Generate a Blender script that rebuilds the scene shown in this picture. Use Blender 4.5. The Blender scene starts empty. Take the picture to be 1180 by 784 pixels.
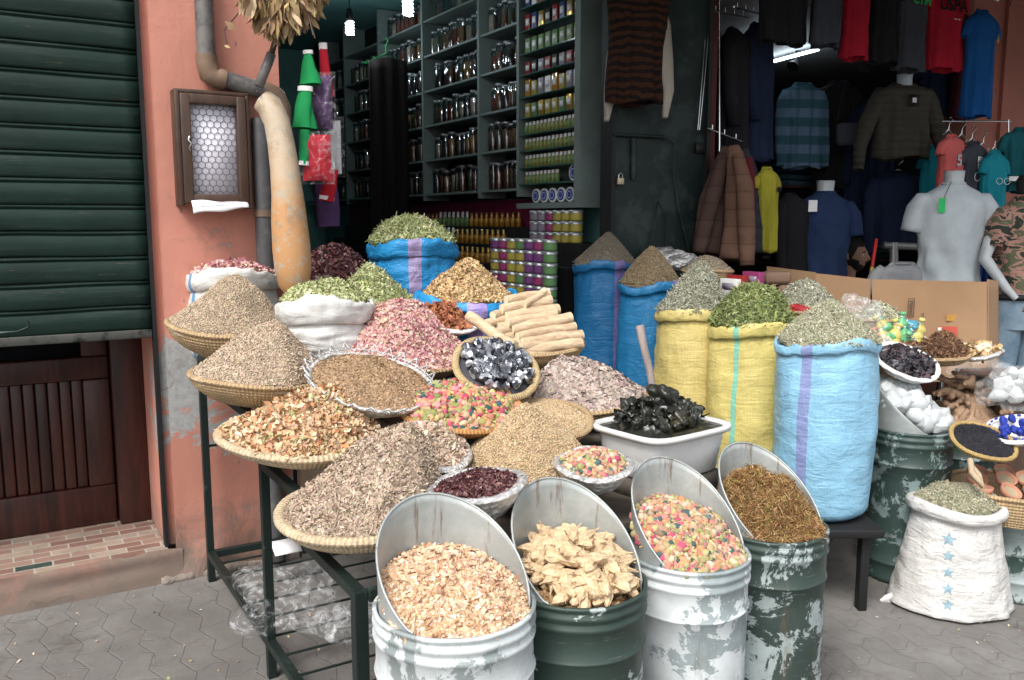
import bpy, math, random
import numpy as np
from mathutils import Vector, Matrix, noise as mn
random.seed(7); rng = np.random.default_rng(7)
PI = math.pi; R_ = math.radians
sc = bpy.context.scene; COL = sc.collection

# ------------------------------------------------------------------ camera model
F, CX, CY, PITCH, HC = 1000.0, 590.0, 392.0, R_(7.8), 1.6
sp_, cp_ = math.sin(PITCH), math.cos(PITCH)
CAM = Vector((0, 0, HC))
def ray(px, py):
    u, v = (px-CX)/F, (py-CY)/F
    return Vector((u, cp_-v*sp_, -sp_-v*cp_))
def P(px, py, d): return CAM + ray(px, py)*d
def onz(px, py, z):
    r = ray(px, py); return CAM + r*((z-HC)/r.z)
F0 = Vector((-2.104, 3.38, 0)); FA = R_(31)
EX = Vector((math.cos(FA), math.sin(FA), 0)); MX = Vector((-math.sin(FA), math.cos(FA), 0)); UZ = Vector((0, 0, 1))
def L(t, s, z): return F0 + EX*t + MX*s + UZ*z
def fac(px, py, s=0.0):
    r = ray(px, py); d = ((F0+MX*s-CAM).dot(MX))/r.dot(MX); return CAM + r*d
def side(px, py, t):
    r = ray(px, py); d = ((F0+EX*t-CAM).dot(EX))/r.dot(EX); return CAM + r*d
def tsz(p): q = p-F0; return q.dot(EX), q.dot(MX), p.z

# ------------------------------------------------------------------ objects
ORG = {}
def thing(name, label, cat, loc, group=None):
    o = bpy.data.objects.new(name, None); COL.objects.link(o); o.location = loc
    o.empty_display_size = .05
    ORG[o.name] = Vector(loc); return tag(o, label, cat, group)
def tag(o, label, cat, group=None, kind=None):
    o['label'] = label; o['category'] = cat
    if group: o['group'] = group
    if kind: o['kind'] = kind
    return o
def dup(root, loc, label=None, group=None, rot=None, scale=None, mats=None):
    r = root.copy(); COL.objects.link(r); r.location = loc
    if rot is not None: r.rotation_mode = 'QUATERNION'; r.rotation_quaternion = rot
    if scale is not None: r.scale = scale if hasattr(scale, '__len__') else (scale,)*3
    if label: r['label'] = label
    if group: r['group'] = group
    for ch in list(root.children):
        c = ch.copy(); COL.objects.link(c); c.parent = r
        if mats and ch.name.split('.')[0] in mats:
            c.material_slots[0].link = 'OBJECT'; c.material_slots[0].material = mats[ch.name.split('.')[0]]
        for g in ch.children:
            d = g.copy(); COL.objects.link(d); d.parent = c
    return r
def recolor(o, m):
    o.material_slots[0].link = 'OBJECT'; o.material_slots[0].material = m

class MB:
    def __init__(s): s.V = []; s.I = []; s.T = []; s.C = []; s.U = []; s.n = 0; s.hc = False; s.hu = False
    def add(s, v, f, col=None, uv=None):
        v = np.asarray(v, dtype=np.float32).reshape(-1, 3)
        if isinstance(f, np.ndarray):
            k = f.shape[1]; s.I.append((f+s.n).astype(np.int32).ravel()); nt = np.full(len(f), k, np.int32)
        else:
            s.I.append(np.array([i+s.n for q in f for i in q], np.int32)); nt = np.array([len(q) for q in f], np.int32)
        s.T.append(nt); nf = len(nt)
        if col is None: c = np.ones((nf, 4), np.float32)
        else:
            c = np.asarray(col, np.float32)
            if c.ndim == 1: c = np.tile(c[:3], (nf, 1))
            c = np.concatenate([c[:, :3], np.ones((nf, 1), np.float32)], 1); s.hc = True
        s.C.append(c)
        if uv is None: s.U.append(np.zeros((len(v), 3), np.float32))
        else: s.U.append(np.asarray(uv, np.float32)); s.hu = True
        s.V.append(v); s.n += len(v); return s
    def box(s, c, size, ax=(Vector((1, 0, 0)), Vector((0, 1, 0)), UZ), col=None):
        c = Vector(c); h = [x/2 for x in size]; v = []
        for i in (-1, 1):
            for j in (-1, 1):
                for k in (-1, 1): v.append(c+ax[0]*i*h[0]+ax[1]*j*h[1]+ax[2]*k*h[2])
        return s.add(v, [(0,1,3,2),(4,6,7,5),(0,4,5,1),(2,3,7,6),(0,2,6,4),(1,5,7,3)], col)
    def fbox(s, t0, t1, s0, s1, z0, z1, col=None):      # box in facade coordinates
        return s.box(L((t0+t1)/2, (s0+s1)/2, (z0+z1)/2), (abs(t1-t0), abs(s1-s0), abs(z1-z0)), (EX, MX, UZ), col)
    def grid(s, G, closed=False, col=None, uv=None):     # G (a,b,3)
        a, b = G.shape[:2]; i = np.arange(a-1)[:, None]*b; j = np.arange(b if closed else b-1)[None, :]
        jn = (j+1) % b
        f = np.stack([i+j, i+jn, i+b+jn, i+b+j], -1).reshape(-1, 4)
        if col is not None and np.ndim(col) == 2: pass
        return s.add(G.reshape(-1, 3), f, col, None if uv is None else uv.reshape(-1, 3))
    def tube(s, pts, rad, seg=10, caps=True, col=None, hint=None, ry=None, nz=0):
        pts = [Vector(p) for p in pts]; n = len(pts)
        if not hasattr(rad, '__len__'): rad = [rad]*n
        if ry is None: ry = rad
        elif not hasattr(ry, '__len__'): ry = [ry]*n
        G = np.zeros((n, seg, 3)); prev = None
        for i, p in enumerate(pts):
            t = (pts[min(i+1, n-1)]-pts[max(i-1, 0)]).normalized()
            if prev is None:
                h = hint or (UZ if abs(t.z) < .9 else Vector((1, 0, 0))); x = (h - t*h.dot(t)).normalized()
            else: x = (prev - t*prev.dot(t)).normalized()
            prev = x; y = t.cross(x)
            for k in range(seg):
                a = 2*PI*k/seg; w = 1
                if nz: w = 1+nz*mn.noise(p*7+Vector((math.cos(a), math.sin(a), i*.3))*1.3)
                G[i, k] = p + x*math.cos(a)*rad[i]*w + y*math.sin(a)*ry[i]*w
        s.grid(G, True, col)
        if caps:
            s.add(G[0], [tuple(range(seg))[::-1]], col); s.add(G[-1], [tuple(range(seg))], col)
        return s
    def lathe(s, prof, o, n=UZ, seg=48, f=None, col=None, a0=0, a1=2*PI, xh=None):
        X, Y, Z = frame(n, xh); k = len(prof); G = np.zeros((k, seg+1, 3)); U = np.zeros((k, seg+1, 3)); acc = 0
        for i, (r, z) in enumerate(prof):
            if i: acc += math.hypot(r-prof[i-1][0], z-prof[i-1][1])
            for j in range(seg+1):
                a = a0+(a1-a0)*j/seg; rr, zz = r, z
                if f: rr, zz = f(a, r, z, i)
                G[i, j] = Vector(o)+X*rr*math.cos(a)+Y*rr*math.sin(a)+Z*zz
                U[i, j] = (a/(2*PI), acc, z)
        return s.grid(G, False, col, U)
    def build(s, name, mat, parent=None, loc=None, smooth=True, bevel=0, solid=0):
        V = np.concatenate(s.V); 
        if parent is not None: o0 = ORG[parent.name]
        elif loc is not None: o0 = Vector(loc)
        else:
            mnv, mx = V.min(0), V.max(0); o0 = Vector(((mnv[0]+mx[0])/2, (mnv[1]+mx[1])/2, mnv[2]))
        V = V - np.array(o0, np.float32); I = np.concatenate(s.I); T = np.concatenate(s.T)
        me = bpy.data.meshes.new(name); me.vertices.add(len(V)); me.vertices.foreach_set('co', V.astype(np.float32).ravel())
        me.loops.add(len(I)); me.loops.foreach_set('vertex_index', I)
        me.polygons.add(len(T)); st = np.concatenate([[0], np.cumsum(T)[:-1]]).astype(np.int32)
        me.polygons.foreach_set('loop_start', st); me.polygons.foreach_set('loop_total', T)
        me.polygons.foreach_set('use_smooth', np.full(len(T), smooth))
        if s.hc:
            a = me.attributes.new('col', 'FLOAT_COLOR', 'FACE'); a.data.foreach_set('color', np.concatenate(s.C).ravel())
        if s.hu:
            a = me.attributes.new('uvp', 'FLOAT_VECTOR', 'POINT'); a.data.foreach_set('vector', np.concatenate(s.U).ravel())
        me.update(calc_edges=True); me.validate()
        if mat: me.materials.append(mat)
        o = bpy.data.objects.new(name, me); COL.objects.link(o); ORG[o.name] = o0
        if parent is not None: o.parent = parent
        else: o.location = o0
        if solid: m = o.modifiers.new('s', 'SOLIDIFY'); m.thickness = solid; m.offset = 0
        if bevel: m = o.modifiers.new('b', 'BEVEL'); m.width = bevel; m.segments = 2; m.limit_method = 'ANGLE'
        return o
def frame(n, xh=None):
    Z = Vector(n).normalized(); xh = xh or Vector((1, 0, 0))
    X = (xh-Z*xh.dot(Z)).normalized(); return X, Z.cross(X), Z
def pose(px, py, ratio, rot=0):
    v = ray(px, py).normalized(); up = Vector((0, sp_, cp_)); up = (up-v*up.dot(v)).normalized(); rt = v.cross(up)
    a = R_(rot); u2 = up*math.cos(a)+rt*math.sin(a)
    return (-v*ratio+u2*math.sqrt(1-ratio*ratio)).normalized()
def N3(x, y, z=0.): return mn.noise(Vector((x, y, z)))

# ------------------------------------------------------------------ materials
def newmat(name):
    m = bpy.data.materials.new(name); m.use_nodes = True; nt = m.node_tree
    return m, nt, nt.nodes['Principled BSDF']
def nd(nt, typ, **kw):
    n = nt.nodes.new(typ)
    for k, v in kw.items():
        if k.startswith('i_'):
            key = k[2:]; key = int(key) if key.isdigit() else key.replace('_', ' ')
            n.inputs[key].default_value = v
        else: setattr(n, k, v)
    return n
def c4(c): return (c[0], c[1], c[2], 1)
def coords(nt, mode='Object', scale=(1, 1, 1), world=False):
    if mode == 'uvp': a = nd(nt, 'ShaderNodeAttribute', attribute_name='uvp'); src = a.outputs['Vector']
    elif mode == 'World': a = nd(nt, 'ShaderNodeNewGeometry'); src = a.outputs['Position']
    else: a = nd(nt, 'ShaderNodeTexCoord'); src = a.outputs[mode]
    mp = nd(nt, 'ShaderNodeMapping'); mp.inputs['Scale'].default_value = scale; nt.links.new(src, mp.inputs['Vector']); return mp.outputs[0]
def noise(nt, vec, scale, detail=5, rough=.6, dist=0):
    n = nd(nt, 'ShaderNodeTexNoise'); n.inputs['Scale'].default_value = scale; n.inputs['Detail'].default_value = detail
    n.inputs['Roughness'].default_value = rough; n.inputs['Distortion'].default_value = dist
    nt.links.new(vec, n.inputs['Vector']); return n.outputs['Fac']
def ramp(nt, fac, stops, const=False):
    r = nd(nt, 'ShaderNodeValToRGB'); e = r.color_ramp.elements
    if const: r.color_ramp.interpolation = 'CONSTANT'
    while len(e) < len(stops): e.new(.5)
    for q, (p, c) in zip(e, stops): q.position = p; q.color = c4(c) if len(c) == 3 else c
    nt.links.new(fac, r.inputs[0]); return r.outputs[0]
def mix(nt, fac, a, b, mode='MIX'):
    m = nd(nt, 'ShaderNodeMix', data_type='RGBA', blend_type=mode)
    for k, v in ((0, fac), (6, a), (7, b)):
        if isinstance(v, (int, float)): m.inputs[k].default_value = v
        elif isinstance(v, (tuple, list)): m.inputs[k].default_value = c4(v)
        else: nt.links.new(v, m.inputs[k])
    return m.outputs[2]
def mth(nt, op, a, b=0., c=0., clamp=False):
    m = nd(nt, 'ShaderNodeMath', operation=op, use_clamp=clamp)
    for k, v in ((0, a), (1, b), (2, c)):
        if isinstance(v, (int, float)): m.inputs[k].default_value = v
        else: nt.links.new(v, m.inputs[k])
    return m.outputs[0]
def bump(nt, b, h, strength=.3, dist=.01, prev=None):
    n = nd(nt, 'ShaderNodeBump'); n.inputs['Strength'].default_value = strength; n.inputs['Distance'].default_value = dist
    nt.links.new(h, n.inputs['Height'])
    if prev is not None: nt.links.new(prev, n.inputs['Normal'])
    nt.links.new(n.outputs[0], b.inputs['Normal']); return n.outputs[0]
def M(name, col, rough=.7, metal=0, var=.15, vscale=6, bmp=.2, bscale=60, bdist=.004, col2=None, c2s=4, c2t=(.5, .6), spec=.4, coat=0, trans=0, ior=1.45):
    m, nt, b = newmat(name); v = coords(nt)
    n1 = noise(nt, v, vscale, 6)
    lo = tuple(x*(1-var) for x in col); hi = tuple(min(1, x*(1+var)) for x in col)
    c = ramp(nt, n1, [(.3, lo), (.7, hi)])
    if col2 is not None:
        n2 = noise(nt, v, c2s, 8, .65); f = ramp(nt, n2, [(c2t[0], (0, 0, 0)), (c2t[1], (1, 1, 1))]); c = mix(nt, f, c, col2)
    nt.links.new(c, b.inputs['Base Color']); b.inputs['Roughness'].default_value = rough; b.inputs['Metallic'].default_value = metal
    b.inputs['Specular IOR Level'].default_value = spec; b.inputs['Coat Weight'].default_value = coat
    b.inputs['Transmission Weight'].default_value = trans; b.inputs['IOR'].default_value = ior
    if bmp: bump(nt, b, noise(nt, v, bscale, 4), bmp, bdist)
    return m
def M_attr(name, rough=.85, bmp=.3, bscale=250, spec=.25):
    m, nt, b = newmat(name); a = nd(nt, 'ShaderNodeAttribute', attribute_name='col'); v = coords(nt)
    n1 = noise(nt, v, bscale, 3); c = mix(nt, 1., a.outputs['Color'], ramp(nt, n1, [(.3, (.78,)*3), (.7, (1.12,)*3)]), 'MULTIPLY')
    nt.links.new(c, b.inputs['Base Color']); b.inputs['Roughness'].default_value = rough; b.inputs['Specular IOR Level'].default_value = spec
    if bmp: bump(nt, b, n1, bmp, .003)
    return m
SP = M_attr('spice_flakes'); SPG = M_attr('glossy_flakes', .45, .2, 200, .5)
def M_emit(name, col, st):
    m, nt, b = newmat(name); b.inputs['Emission Color'].default_value = c4(col); b.inputs['Emission Strength'].default_value = st
    b.inputs['Base Color'].default_value = c4(col); return m
def M_glass(name, tint=(1, 1, 1), alpha=.8, rough=.05):
    m = bpy.data.materials.new(name); m.use_nodes = True; nt = m.node_tree; nt.nodes.clear()
    o = nd(nt, 'ShaderNodeOutputMaterial'); t = nd(nt, 'ShaderNodeBsdfTransparent'); t.inputs[0].default_value = c4(tint)
    g = nd(nt, 'ShaderNodeBsdfGlossy'); g.inputs['Roughness'].default_value = rough; g.inputs[0].default_value = (.9, .95, 1, 1)
    fr = nd(nt, 'ShaderNodeLayerWeight'); fr.inputs[0].default_value = .35
    f = mth(nt, 'MULTIPLY_ADD', fr.outputs['Fresnel'], 1-.1, (1-alpha)*.4, True)
    mx = nd(nt, 'ShaderNodeMixShader'); nt.links.new(f, mx.inputs[0]); nt.links.new(t.outputs[0], mx.inputs[1]); nt.links.new(g.outputs[0], mx.inputs[2])
    nt.links.new(mx.outputs[0], o.inputs[0]); return m
def M_film(name, white=.25):        # crinkled clear plastic
    m = bpy.data.materials.new(name); m.use_nodes = True; nt = m.node_tree; nt.nodes.clear()
    o = nd(nt, 'ShaderNodeOutputMaterial'); t = nd(nt, 'ShaderNodeBsdfTransparent'); d = nd(nt, 'ShaderNodeBsdfPrincipled')
    d.inputs['Base Color'].default_value = (.85, .88, .9, 1); d.inputs['Roughness'].default_value = .15; d.inputs['Specular IOR Level'].default_value = .9
    v = coords(nt); n = noise(nt, v, 9, 4, .5, 1.); 
    bb = nd(nt, 'ShaderNodeBump'); bb.inputs['Strength'].default_value = .9; bb.inputs['Distance'].default_value = .03; nt.links.new(n, bb.inputs['Height']); nt.links.new(bb.outputs[0], d.inputs['Normal'])
    f = ramp(nt, noise(nt, v, 16, 4, .6, 1.6), [(.50, (white,)*3), (.74, (min(1, white+.42),)*3)])
    mx = nd(nt, 'ShaderNodeMixShader'); nt.links.new(f, mx.inputs[0]); nt.links.new(t.outputs[0], mx.inputs[1]); nt.links.new(d.outputs[0], mx.inputs[2])
    nt.links.new(mx.outputs[0], o.inputs[0]); return m

def mat_ground():
    m, nt, b = newmat('grey_pavers'); g = nd(nt, 'ShaderNodeNewGeometry'); sep = nd(nt, 'ShaderNodeSeparateXYZ')
    mp = nd(nt, 'ShaderNodeMapping'); mp.inputs['Rotation'].default_value = (0, 0, -FA+R_(90)); nt.links.new(g.outputs['Position'], mp.inputs['Vector']); nt.links.new(mp.outputs[0], sep.inputs[0])
    x, y = sep.outputs[0], sep.outputs[1]
    # interlocking zigzag block edges
    def tri(v, per): return mth(nt, 'PINGPONG', v, per)
    zx = mth(nt, 'MULTIPLY_ADD', tri(y, .055), .55, x); zy = mth(nt, 'MULTIPLY_ADD', tri(x, .11), .35, y)
    cmb = nd(nt, 'ShaderNodeCombineXYZ'); nt.links.new(zx, cmb.inputs[0]); nt.links.new(zy, cmb.inputs[1])
    dn = nd(nt, 'ShaderNodeTexNoise'); dn.inputs['Scale'].default_value = 9; nt.links.new(g.outputs['Position'], dn.inputs['Vector'])
    va = nd(nt, 'ShaderNodeVectorMath', operation='MULTIPLY_ADD'); va.inputs[1].default_value = (.018,)*3
    nt.links.new(dn.outputs['Color'], va.inputs[0]); nt.links.new(cmb.outputs[0], va.inputs[2])
    br = nd(nt, 'ShaderNodeTexBrick'); br.inputs['Scale'].default_value = 1; br.inputs['Brick Width'].default_value = .22; br.inputs['Row Height'].default_value = .11
    br.inputs['Mortar Size'].default_value = .005; br.inputs['Mortar Smooth'].default_value = .6
    br.inputs['Color1'].default_value = (.86,)*3+(1,); br.inputs['Color2'].default_value = (1,)*4; br.inputs['Mortar'].default_value = (.62,)*3+(1,)
    nt.links.new(va.outputs[0], br.inputs['Vector'])
    n1 = noise(nt, g.outputs['Position'], 1.6, 8, .65); n2 = noise(nt, g.outputs['Position'], 14, 6, .7); n3 = noise(nt, g.outputs['Position'], 120, 3)
    c = ramp(nt, n1, [(.3, (.12, .114, .108)), (.5, (.175, .167, .158)), (.7, (.245, .236, .225))])
    c = mix(nt, ramp(nt, n2, [(.34, (.55,)*3), (.5, (0, 0, 0))]), c, (.15, .13, .115))
    c = mix(nt, ramp(nt, noise(nt, g.outputs['Position'], 2.7, 7, .75, .8), [(.54, (0, 0, 0)), (.66, (.6,)*3)]), c, (.085, .075, .068))
    wear = ramp(nt, noise(nt, g.outputs['Position'], .9, 5, .6), [(.40, (.1,)*3), (.58, (.92,)*3)])
    brc = mix(nt, wear, br.outputs['Color'], (.88, .88, .88))
    c = mix(nt, 1., c, brc, 'MULTIPLY'); nt.links.new(c, b.inputs['Base Color'])
    b.inputs['Roughness'].default_value = .85
    p = bump(nt, b, br.outputs['Fac'], .5, -.006); p = bump(nt, b, n2, .5, .006, p); bump(nt, b, n3, .35, .002, p); return m
def mat_wall(name, base, grey, zlo, zhi, amt=1.):
    m, nt, b = newmat(name); g = nd(nt, 'ShaderNodeNewGeometry'); pos = g.outputs['Position']
    sep = nd(nt, 'ShaderNodeSeparateXYZ'); nt.links.new(pos, sep.inputs[0])
    n1 = noise(nt, pos, 2.2, 7, .6); n2 = noise(nt, pos, 4.5, 10, .76, .6); n3 = noise(nt, pos, 45, 5, .7)
    c = ramp(nt, n1, [(.3, tuple(x*.84 for x in base)), (.55, base), (.75, tuple(min(1, x*1.12) for x in base))])
    # streaky grime
    mp = nd(nt, 'ShaderNodeMapping'); mp.inputs['Scale'].default_value = (14, 14, .9); nt.links.new(pos, mp.inputs[0])
    st = noise(nt, mp.outputs[0], 1, 5, .6); c = mix(nt, ramp(nt, st, [(.5, (0, 0, 0)), (.8, (.35,)*3)]), c, tuple(x*.6 for x in base))
    # dark flecks
    vs = nd(nt, 'ShaderNodeTexVoronoi'); vs.inputs['Scale'].default_value = 9; mp2 = nd(nt, 'ShaderNodeMapping'); mp2.inputs['Scale'].default_value = (1.6, 1.6, .7); mp2.inputs['Rotation'].default_value = (.3, .5, .2)
    nt.links.new(pos, mp2.inputs[0]); nt.links.new(mp2.outputs[0], vs.inputs[0])
    c = mix(nt, ramp(nt, vs.outputs['Distance'], [(.06, (.7,)*3), (.10, (0, 0, 0))]), c, (.16, .13, .12))
    # peeled band of bare render, more of it low down
    band = nd(nt, 'ShaderNodeMapRange'); band.inputs['From Min'].default_value = zhi; band.inputs['From Max'].default_value = zlo; nt.links.new(sep.outputs[2], band.inputs[0])
    dv_ = nd(nt, 'ShaderNodeVectorMath', operation='DISTANCE'); dv_.inputs[1].default_value = L(.80, 0, .86)[:]; nt.links.new(pos, dv_.inputs[0])
    dm = nd(nt, 'ShaderNodeMapRange'); dm.inputs['From Min'].default_value = .42; dm.inputs['From Max'].default_value = .05; nt.links.new(dv_.outputs['Value'], dm.inputs[0])
    k = mth(nt, 'MULTIPLY_ADD', band.outputs[0], .34*amt, n2); k = mth(nt, 'MULTIPLY_ADD', dm.outputs[0], .20, k); pl = ramp(nt, k, [(.66, (0, 0, 0)), (.68, (1, 1, 1))])
    gc = ramp(nt, n3, [(.3, tuple(x*.75 for x in grey)), (.7, tuple(x*1.15 for x in grey))])
    c = mix(nt, pl, c, gc)
    mud = nd(nt, 'ShaderNodeMapRange'); mud.inputs['From Min'].default_value = .42; mud.inputs['From Max'].default_value = .0; nt.links.new(sep.outputs[2], mud.inputs[0])
    kk = mth(nt, 'MULTIPLY_ADD', mud.outputs[0], .42, n2); c = mix(nt, ramp(nt, kk, [(.58, (0, 0, 0)), (.85, (.9,)*3)]), c, (.17, .135, .11))
    crk = nd(nt, 'ShaderNodeTexVoronoi', feature='DISTANCE_TO_EDGE'); crk.inputs['Scale'].default_value = 2.6; va_ = nd(nt, 'ShaderNodeVectorMath', operation='MULTIPLY_ADD'); va_.inputs[1].default_value = (.35,)*3
    dn_ = nd(nt, 'ShaderNodeTexNoise'); dn_.inputs['Scale'].default_value = 4; nt.links.new(pos, dn_.inputs['Vector']); nt.links.new(dn_.outputs['Color'], va_.inputs[0]); nt.links.new(pos, va_.inputs[2]); nt.links.new(va_.outputs[0], crk.inputs['Vector'])
    ck = mix(nt, 1., ramp(nt, crk.outputs['Distance'], [(.001, (.7,)*3), (.006, (0, 0, 0))]), ramp(nt, n1, [(.56, (0, 0, 0)), (.64, (1, 1, 1))]), 'MULTIPLY'); c = mix(nt, ck, c, tuple(x*.35 for x in base))
    nt.links.new(c, b.inputs['Base Color']); b.inputs['Roughness'].default_value = .75
    p = bump(nt, b, pl, .6, -.004); p = bump(nt, b, n2, .45, .012, p); bump(nt, b, n3, .3, .003, p); return m
def mat_tiles():
    m, nt, b = newmat('step_tiles'); g = nd(nt, 'ShaderNodeNewGeometry'); mp = nd(nt, 'ShaderNodeMapping'); mp.inputs['Rotation'].default_value = (0, 0, -FA); nt.links.new(g.outputs['Position'], mp.inputs[0])
    br = nd(nt, 'ShaderNodeTexBrick'); br.inputs['Scale'].default_value = 1; br.inputs['Brick Width'].default_value = .145; br.inputs['Row Height'].default_value = .062; br.inputs['Mortar Size'].default_value = .004
    br.inputs['Color1'].default_value = (0, 0, 0, 1); br.inputs['Color2'].default_value = (1, 1, 1, 1); br.inputs['Mortar'].default_value = (.5, .5, .5, 1); br.inputs['Bias'].default_value = 0; nt.links.new(mp.outputs[0], br.inputs['Vector'])
    c = ramp(nt, br.outputs['Color'], [(0, (.23, .13, .10)), (.22, (.34, .22, .17)), (.45, (.38, .30, .23)), (.66, (.30, .19, .15)), (.84, (.33, .27, .22)), (.93, (.03, .06, .05))], True)
    c = mix(nt, br.outputs['Fac'], c, (.42, .40, .36)); n = noise(nt, g.outputs['Position'], 7, 7, .7)
    c = mix(nt, ramp(nt, n, [(.45, (0, 0, 0)), (.75, (.6,)*3)]), c, (.14, .11, .09))
    nt.links.new(c, b.inputs['Base Color']); b.inputs['Roughness'].default_value = .45; bump(nt, b, br.outputs['Fac'], .4, -.002); return m
def mat_drum(name, base, patch, thr, bs=3.2, seed=0.):
    m, nt, b = newmat(name); v = coords(nt); mp = nd(nt, 'ShaderNodeMapping'); mp.inputs['Location'].default_value = (seed, seed*2, 0); nt.links.new(v, mp.inputs[0]); v = mp.outputs[0]
    n1 = noise(nt, v, bs, 9, .72, .4); n2 = noise(nt, v, 22, 6, .7); n3 = noise(nt, v, 5, 6, .6)
    k = mth(nt, 'MULTIPLY_ADD', n2, .12, n1)
    f = ramp(nt, k, [(thr, (0, 0, 0)), (thr+.012, (1, 1, 1))])
    a = ramp(nt, n3, [(.35, tuple(x*.8 for x in base)), (.65, tuple(min(1, x*1.2) for x in base))])
    p_ = ramp(nt, n2, [(.3, tuple(x*.8 for x in patch)), (.7, tuple(min(1, x*1.1) for x in patch))])
    c = mix(nt, f, a, p_)
    sn = noise(nt, coords(nt, 'Object', (12, 12, 1.4)), 1.5, 6, .75); c = mix(nt, ramp(nt, sn, [(.56, (0, 0, 0)), (.72, (.75,)*3)]), c, (.13, .085, .05))
    sc2 = noise(nt, coords(nt, 'Object', (3, 3, 60)), 1.2, 4, .7); c = mix(nt, ramp(nt, sc2, [(.64, (0, 0, 0)), (.70, (.5,)*3)]), c, (.30, .31, .30))
    nt.links.new(c, b.inputs['Base Color']); b.inputs['Roughness'].default_value = .5
    p = bump(nt, b, f, .5, -.0015); bump(nt, b, n2, .15, .003, p); return m
def mat_sheet():
    m, nt, b = newmat('galvanised_sheet'); v = coords(nt); n1 = noise(nt, v, 6, 6, .6); n2 = noise(nt, v, 40, 5)
    c = ramp(nt, n1, [(.3, (.25, .28, .28)), (.5, (.38, .41, .40)), (.7, (.50, .52, .50))]); st = noise(nt, coords(nt, 'Object', (9, 9, 1.2)), 2.2, 6, .7)
    c = mix(nt, ramp(nt, st, [(.60, (0, 0, 0)), (.68, (.85,)*3)]), c, (.19, .12, .08))
    nt.links.new(c, b.inputs['Base Color']); b.inputs['Roughness'].default_value = .42; b.inputs['Metallic'].default_value = .35
    p = bump(nt, b, n2, .15, .002); bump(nt, b, n1, .3, .02, p); return m
def mat_straw(name='coiled_straw', base=(.50, .35, .19)):
    m, nt, b = newmat(name); v = coords(nt, 'uvp', (1, 1, 1)); o = coords(nt)
    w = nd(nt, 'ShaderNodeTexWave'); w.inputs['Scale'].default_value = 34; w.inputs['Distortion'].default_value = 2.5; w.inputs['Detail'].default_value = 2; w.inputs['Detail Scale'].default_value = 3; nt.links.new(v, w.inputs[0])
    n1 = noise(nt, o, 9, 6, .7); n2 = noise(nt, coords(nt, 'uvp', (60, 25, 1)), 3, 4, .7)
    c = ramp(nt, n1, [(.3, tuple(x*.72 for x in base)), (.6, base), (.75, tuple(min(1, x*1.25) for x in base))])
    c = mix(nt, ramp(nt, n2, [(.35, (.75,)*3), (.55, (0, 0, 0))]), c, tuple(x*.55 for x in base))
    c = mix(nt, .5, c, ramp(nt, w.outputs[0], [(0, (.5,)*3), (.5, (1, 1, 1))]), 'MULTIPLY')
    nt.links.new(c, b.inputs['Base Color']); b.inputs['Roughness'].default_value = .75; p = bump(nt, b, w.outputs[0], .7, .004); bump(nt, b, n2, .4, .003, p); return m
def mat_sack(name, base, stripes=(), grid=.12, bulk=.5):
    m, nt, b = newmat(name); v = coords(nt, 'uvp'); o = coords(nt); sep = nd(nt, 'ShaderNodeSeparateXYZ'); nt.links.new(v, sep.inputs[0])
    n1 = noise(nt, o, 5, 6, .6); c = ramp(nt, n1, [(.3, tuple(x*.86 for x in base)), (.7, tuple(min(1, x*1.12) for x in base))])
    fib = noise(nt, coords(nt, 'uvp', (220, 12, 0)), 1, 3); fib2 = noise(nt, coords(nt, 'uvp', (10, 330, 0)), 1, 3)
    c = mix(nt, grid*1.6, c, ramp(nt, fib, [(.35, (.6,)*3), (.65, (1.25,)*3)]), 'MULTIPLY'); c = mix(nt, grid*1.6, c, ramp(nt, fib2, [(.35, (.6,)*3), (.65, (1.25,)*3)]), 'MULTIPLY')
    for (u, hw, sc_, amt) in stripes:
        wob = mth(nt, 'MULTIPLY_ADD', noise(nt, coords(nt, 'uvp', (0, 3, 0)), 1, 2), .02, sep.outputs[0])
        d = mth(nt, 'ABSOLUTE', mth(nt, 'SUBTRACT', wob, u+.01)); f = mth(nt, 'LESS_THAN', d, hw); f = mth(nt, 'MULTIPLY', f, amt); c = mix(nt, f, c, sc_)
    nt.links.new(c, b.inputs['Base Color']); b.inputs['Roughness'].default_value = .42; b.inputs['Specular IOR Level'].default_value = .45
    wr = noise(nt, coords(nt, 'uvp', (9, 26, 0)), 1, 5, .6, .8); wr2 = noise(nt, o, 13, 5, .6, 1.2)
    p = bump(nt, b, wr, bulk, .012); p = bump(nt, b, wr2, bulk, .012, p); p = bump(nt, b, fib2, .25, .002, p); bump(nt, b, fib, .2, .002, p); return m
def mat_foil():
    m, nt, b = newmat('kitchen_foil'); o = coords(nt); n = noise(nt, o, 26, 6, .7, 2); vv = nd(nt, 'ShaderNodeTexVoronoi'); vv.inputs['Scale'].default_value = 42; nt.links.new(o, vv.inputs[0])
    c = ramp(nt, n, [(.3, (.62, .62, .62)), (.7, (.93, .93, .92))]); nt.links.new(c, b.inputs['Base Color']); b.inputs['Metallic'].default_value = .75; b.inputs['Roughness'].default_value = .32
    p = bump(nt, b, n, 1., .012); bump(nt, b, vv.outputs['Distance'], .6, .008, p); return m
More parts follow.
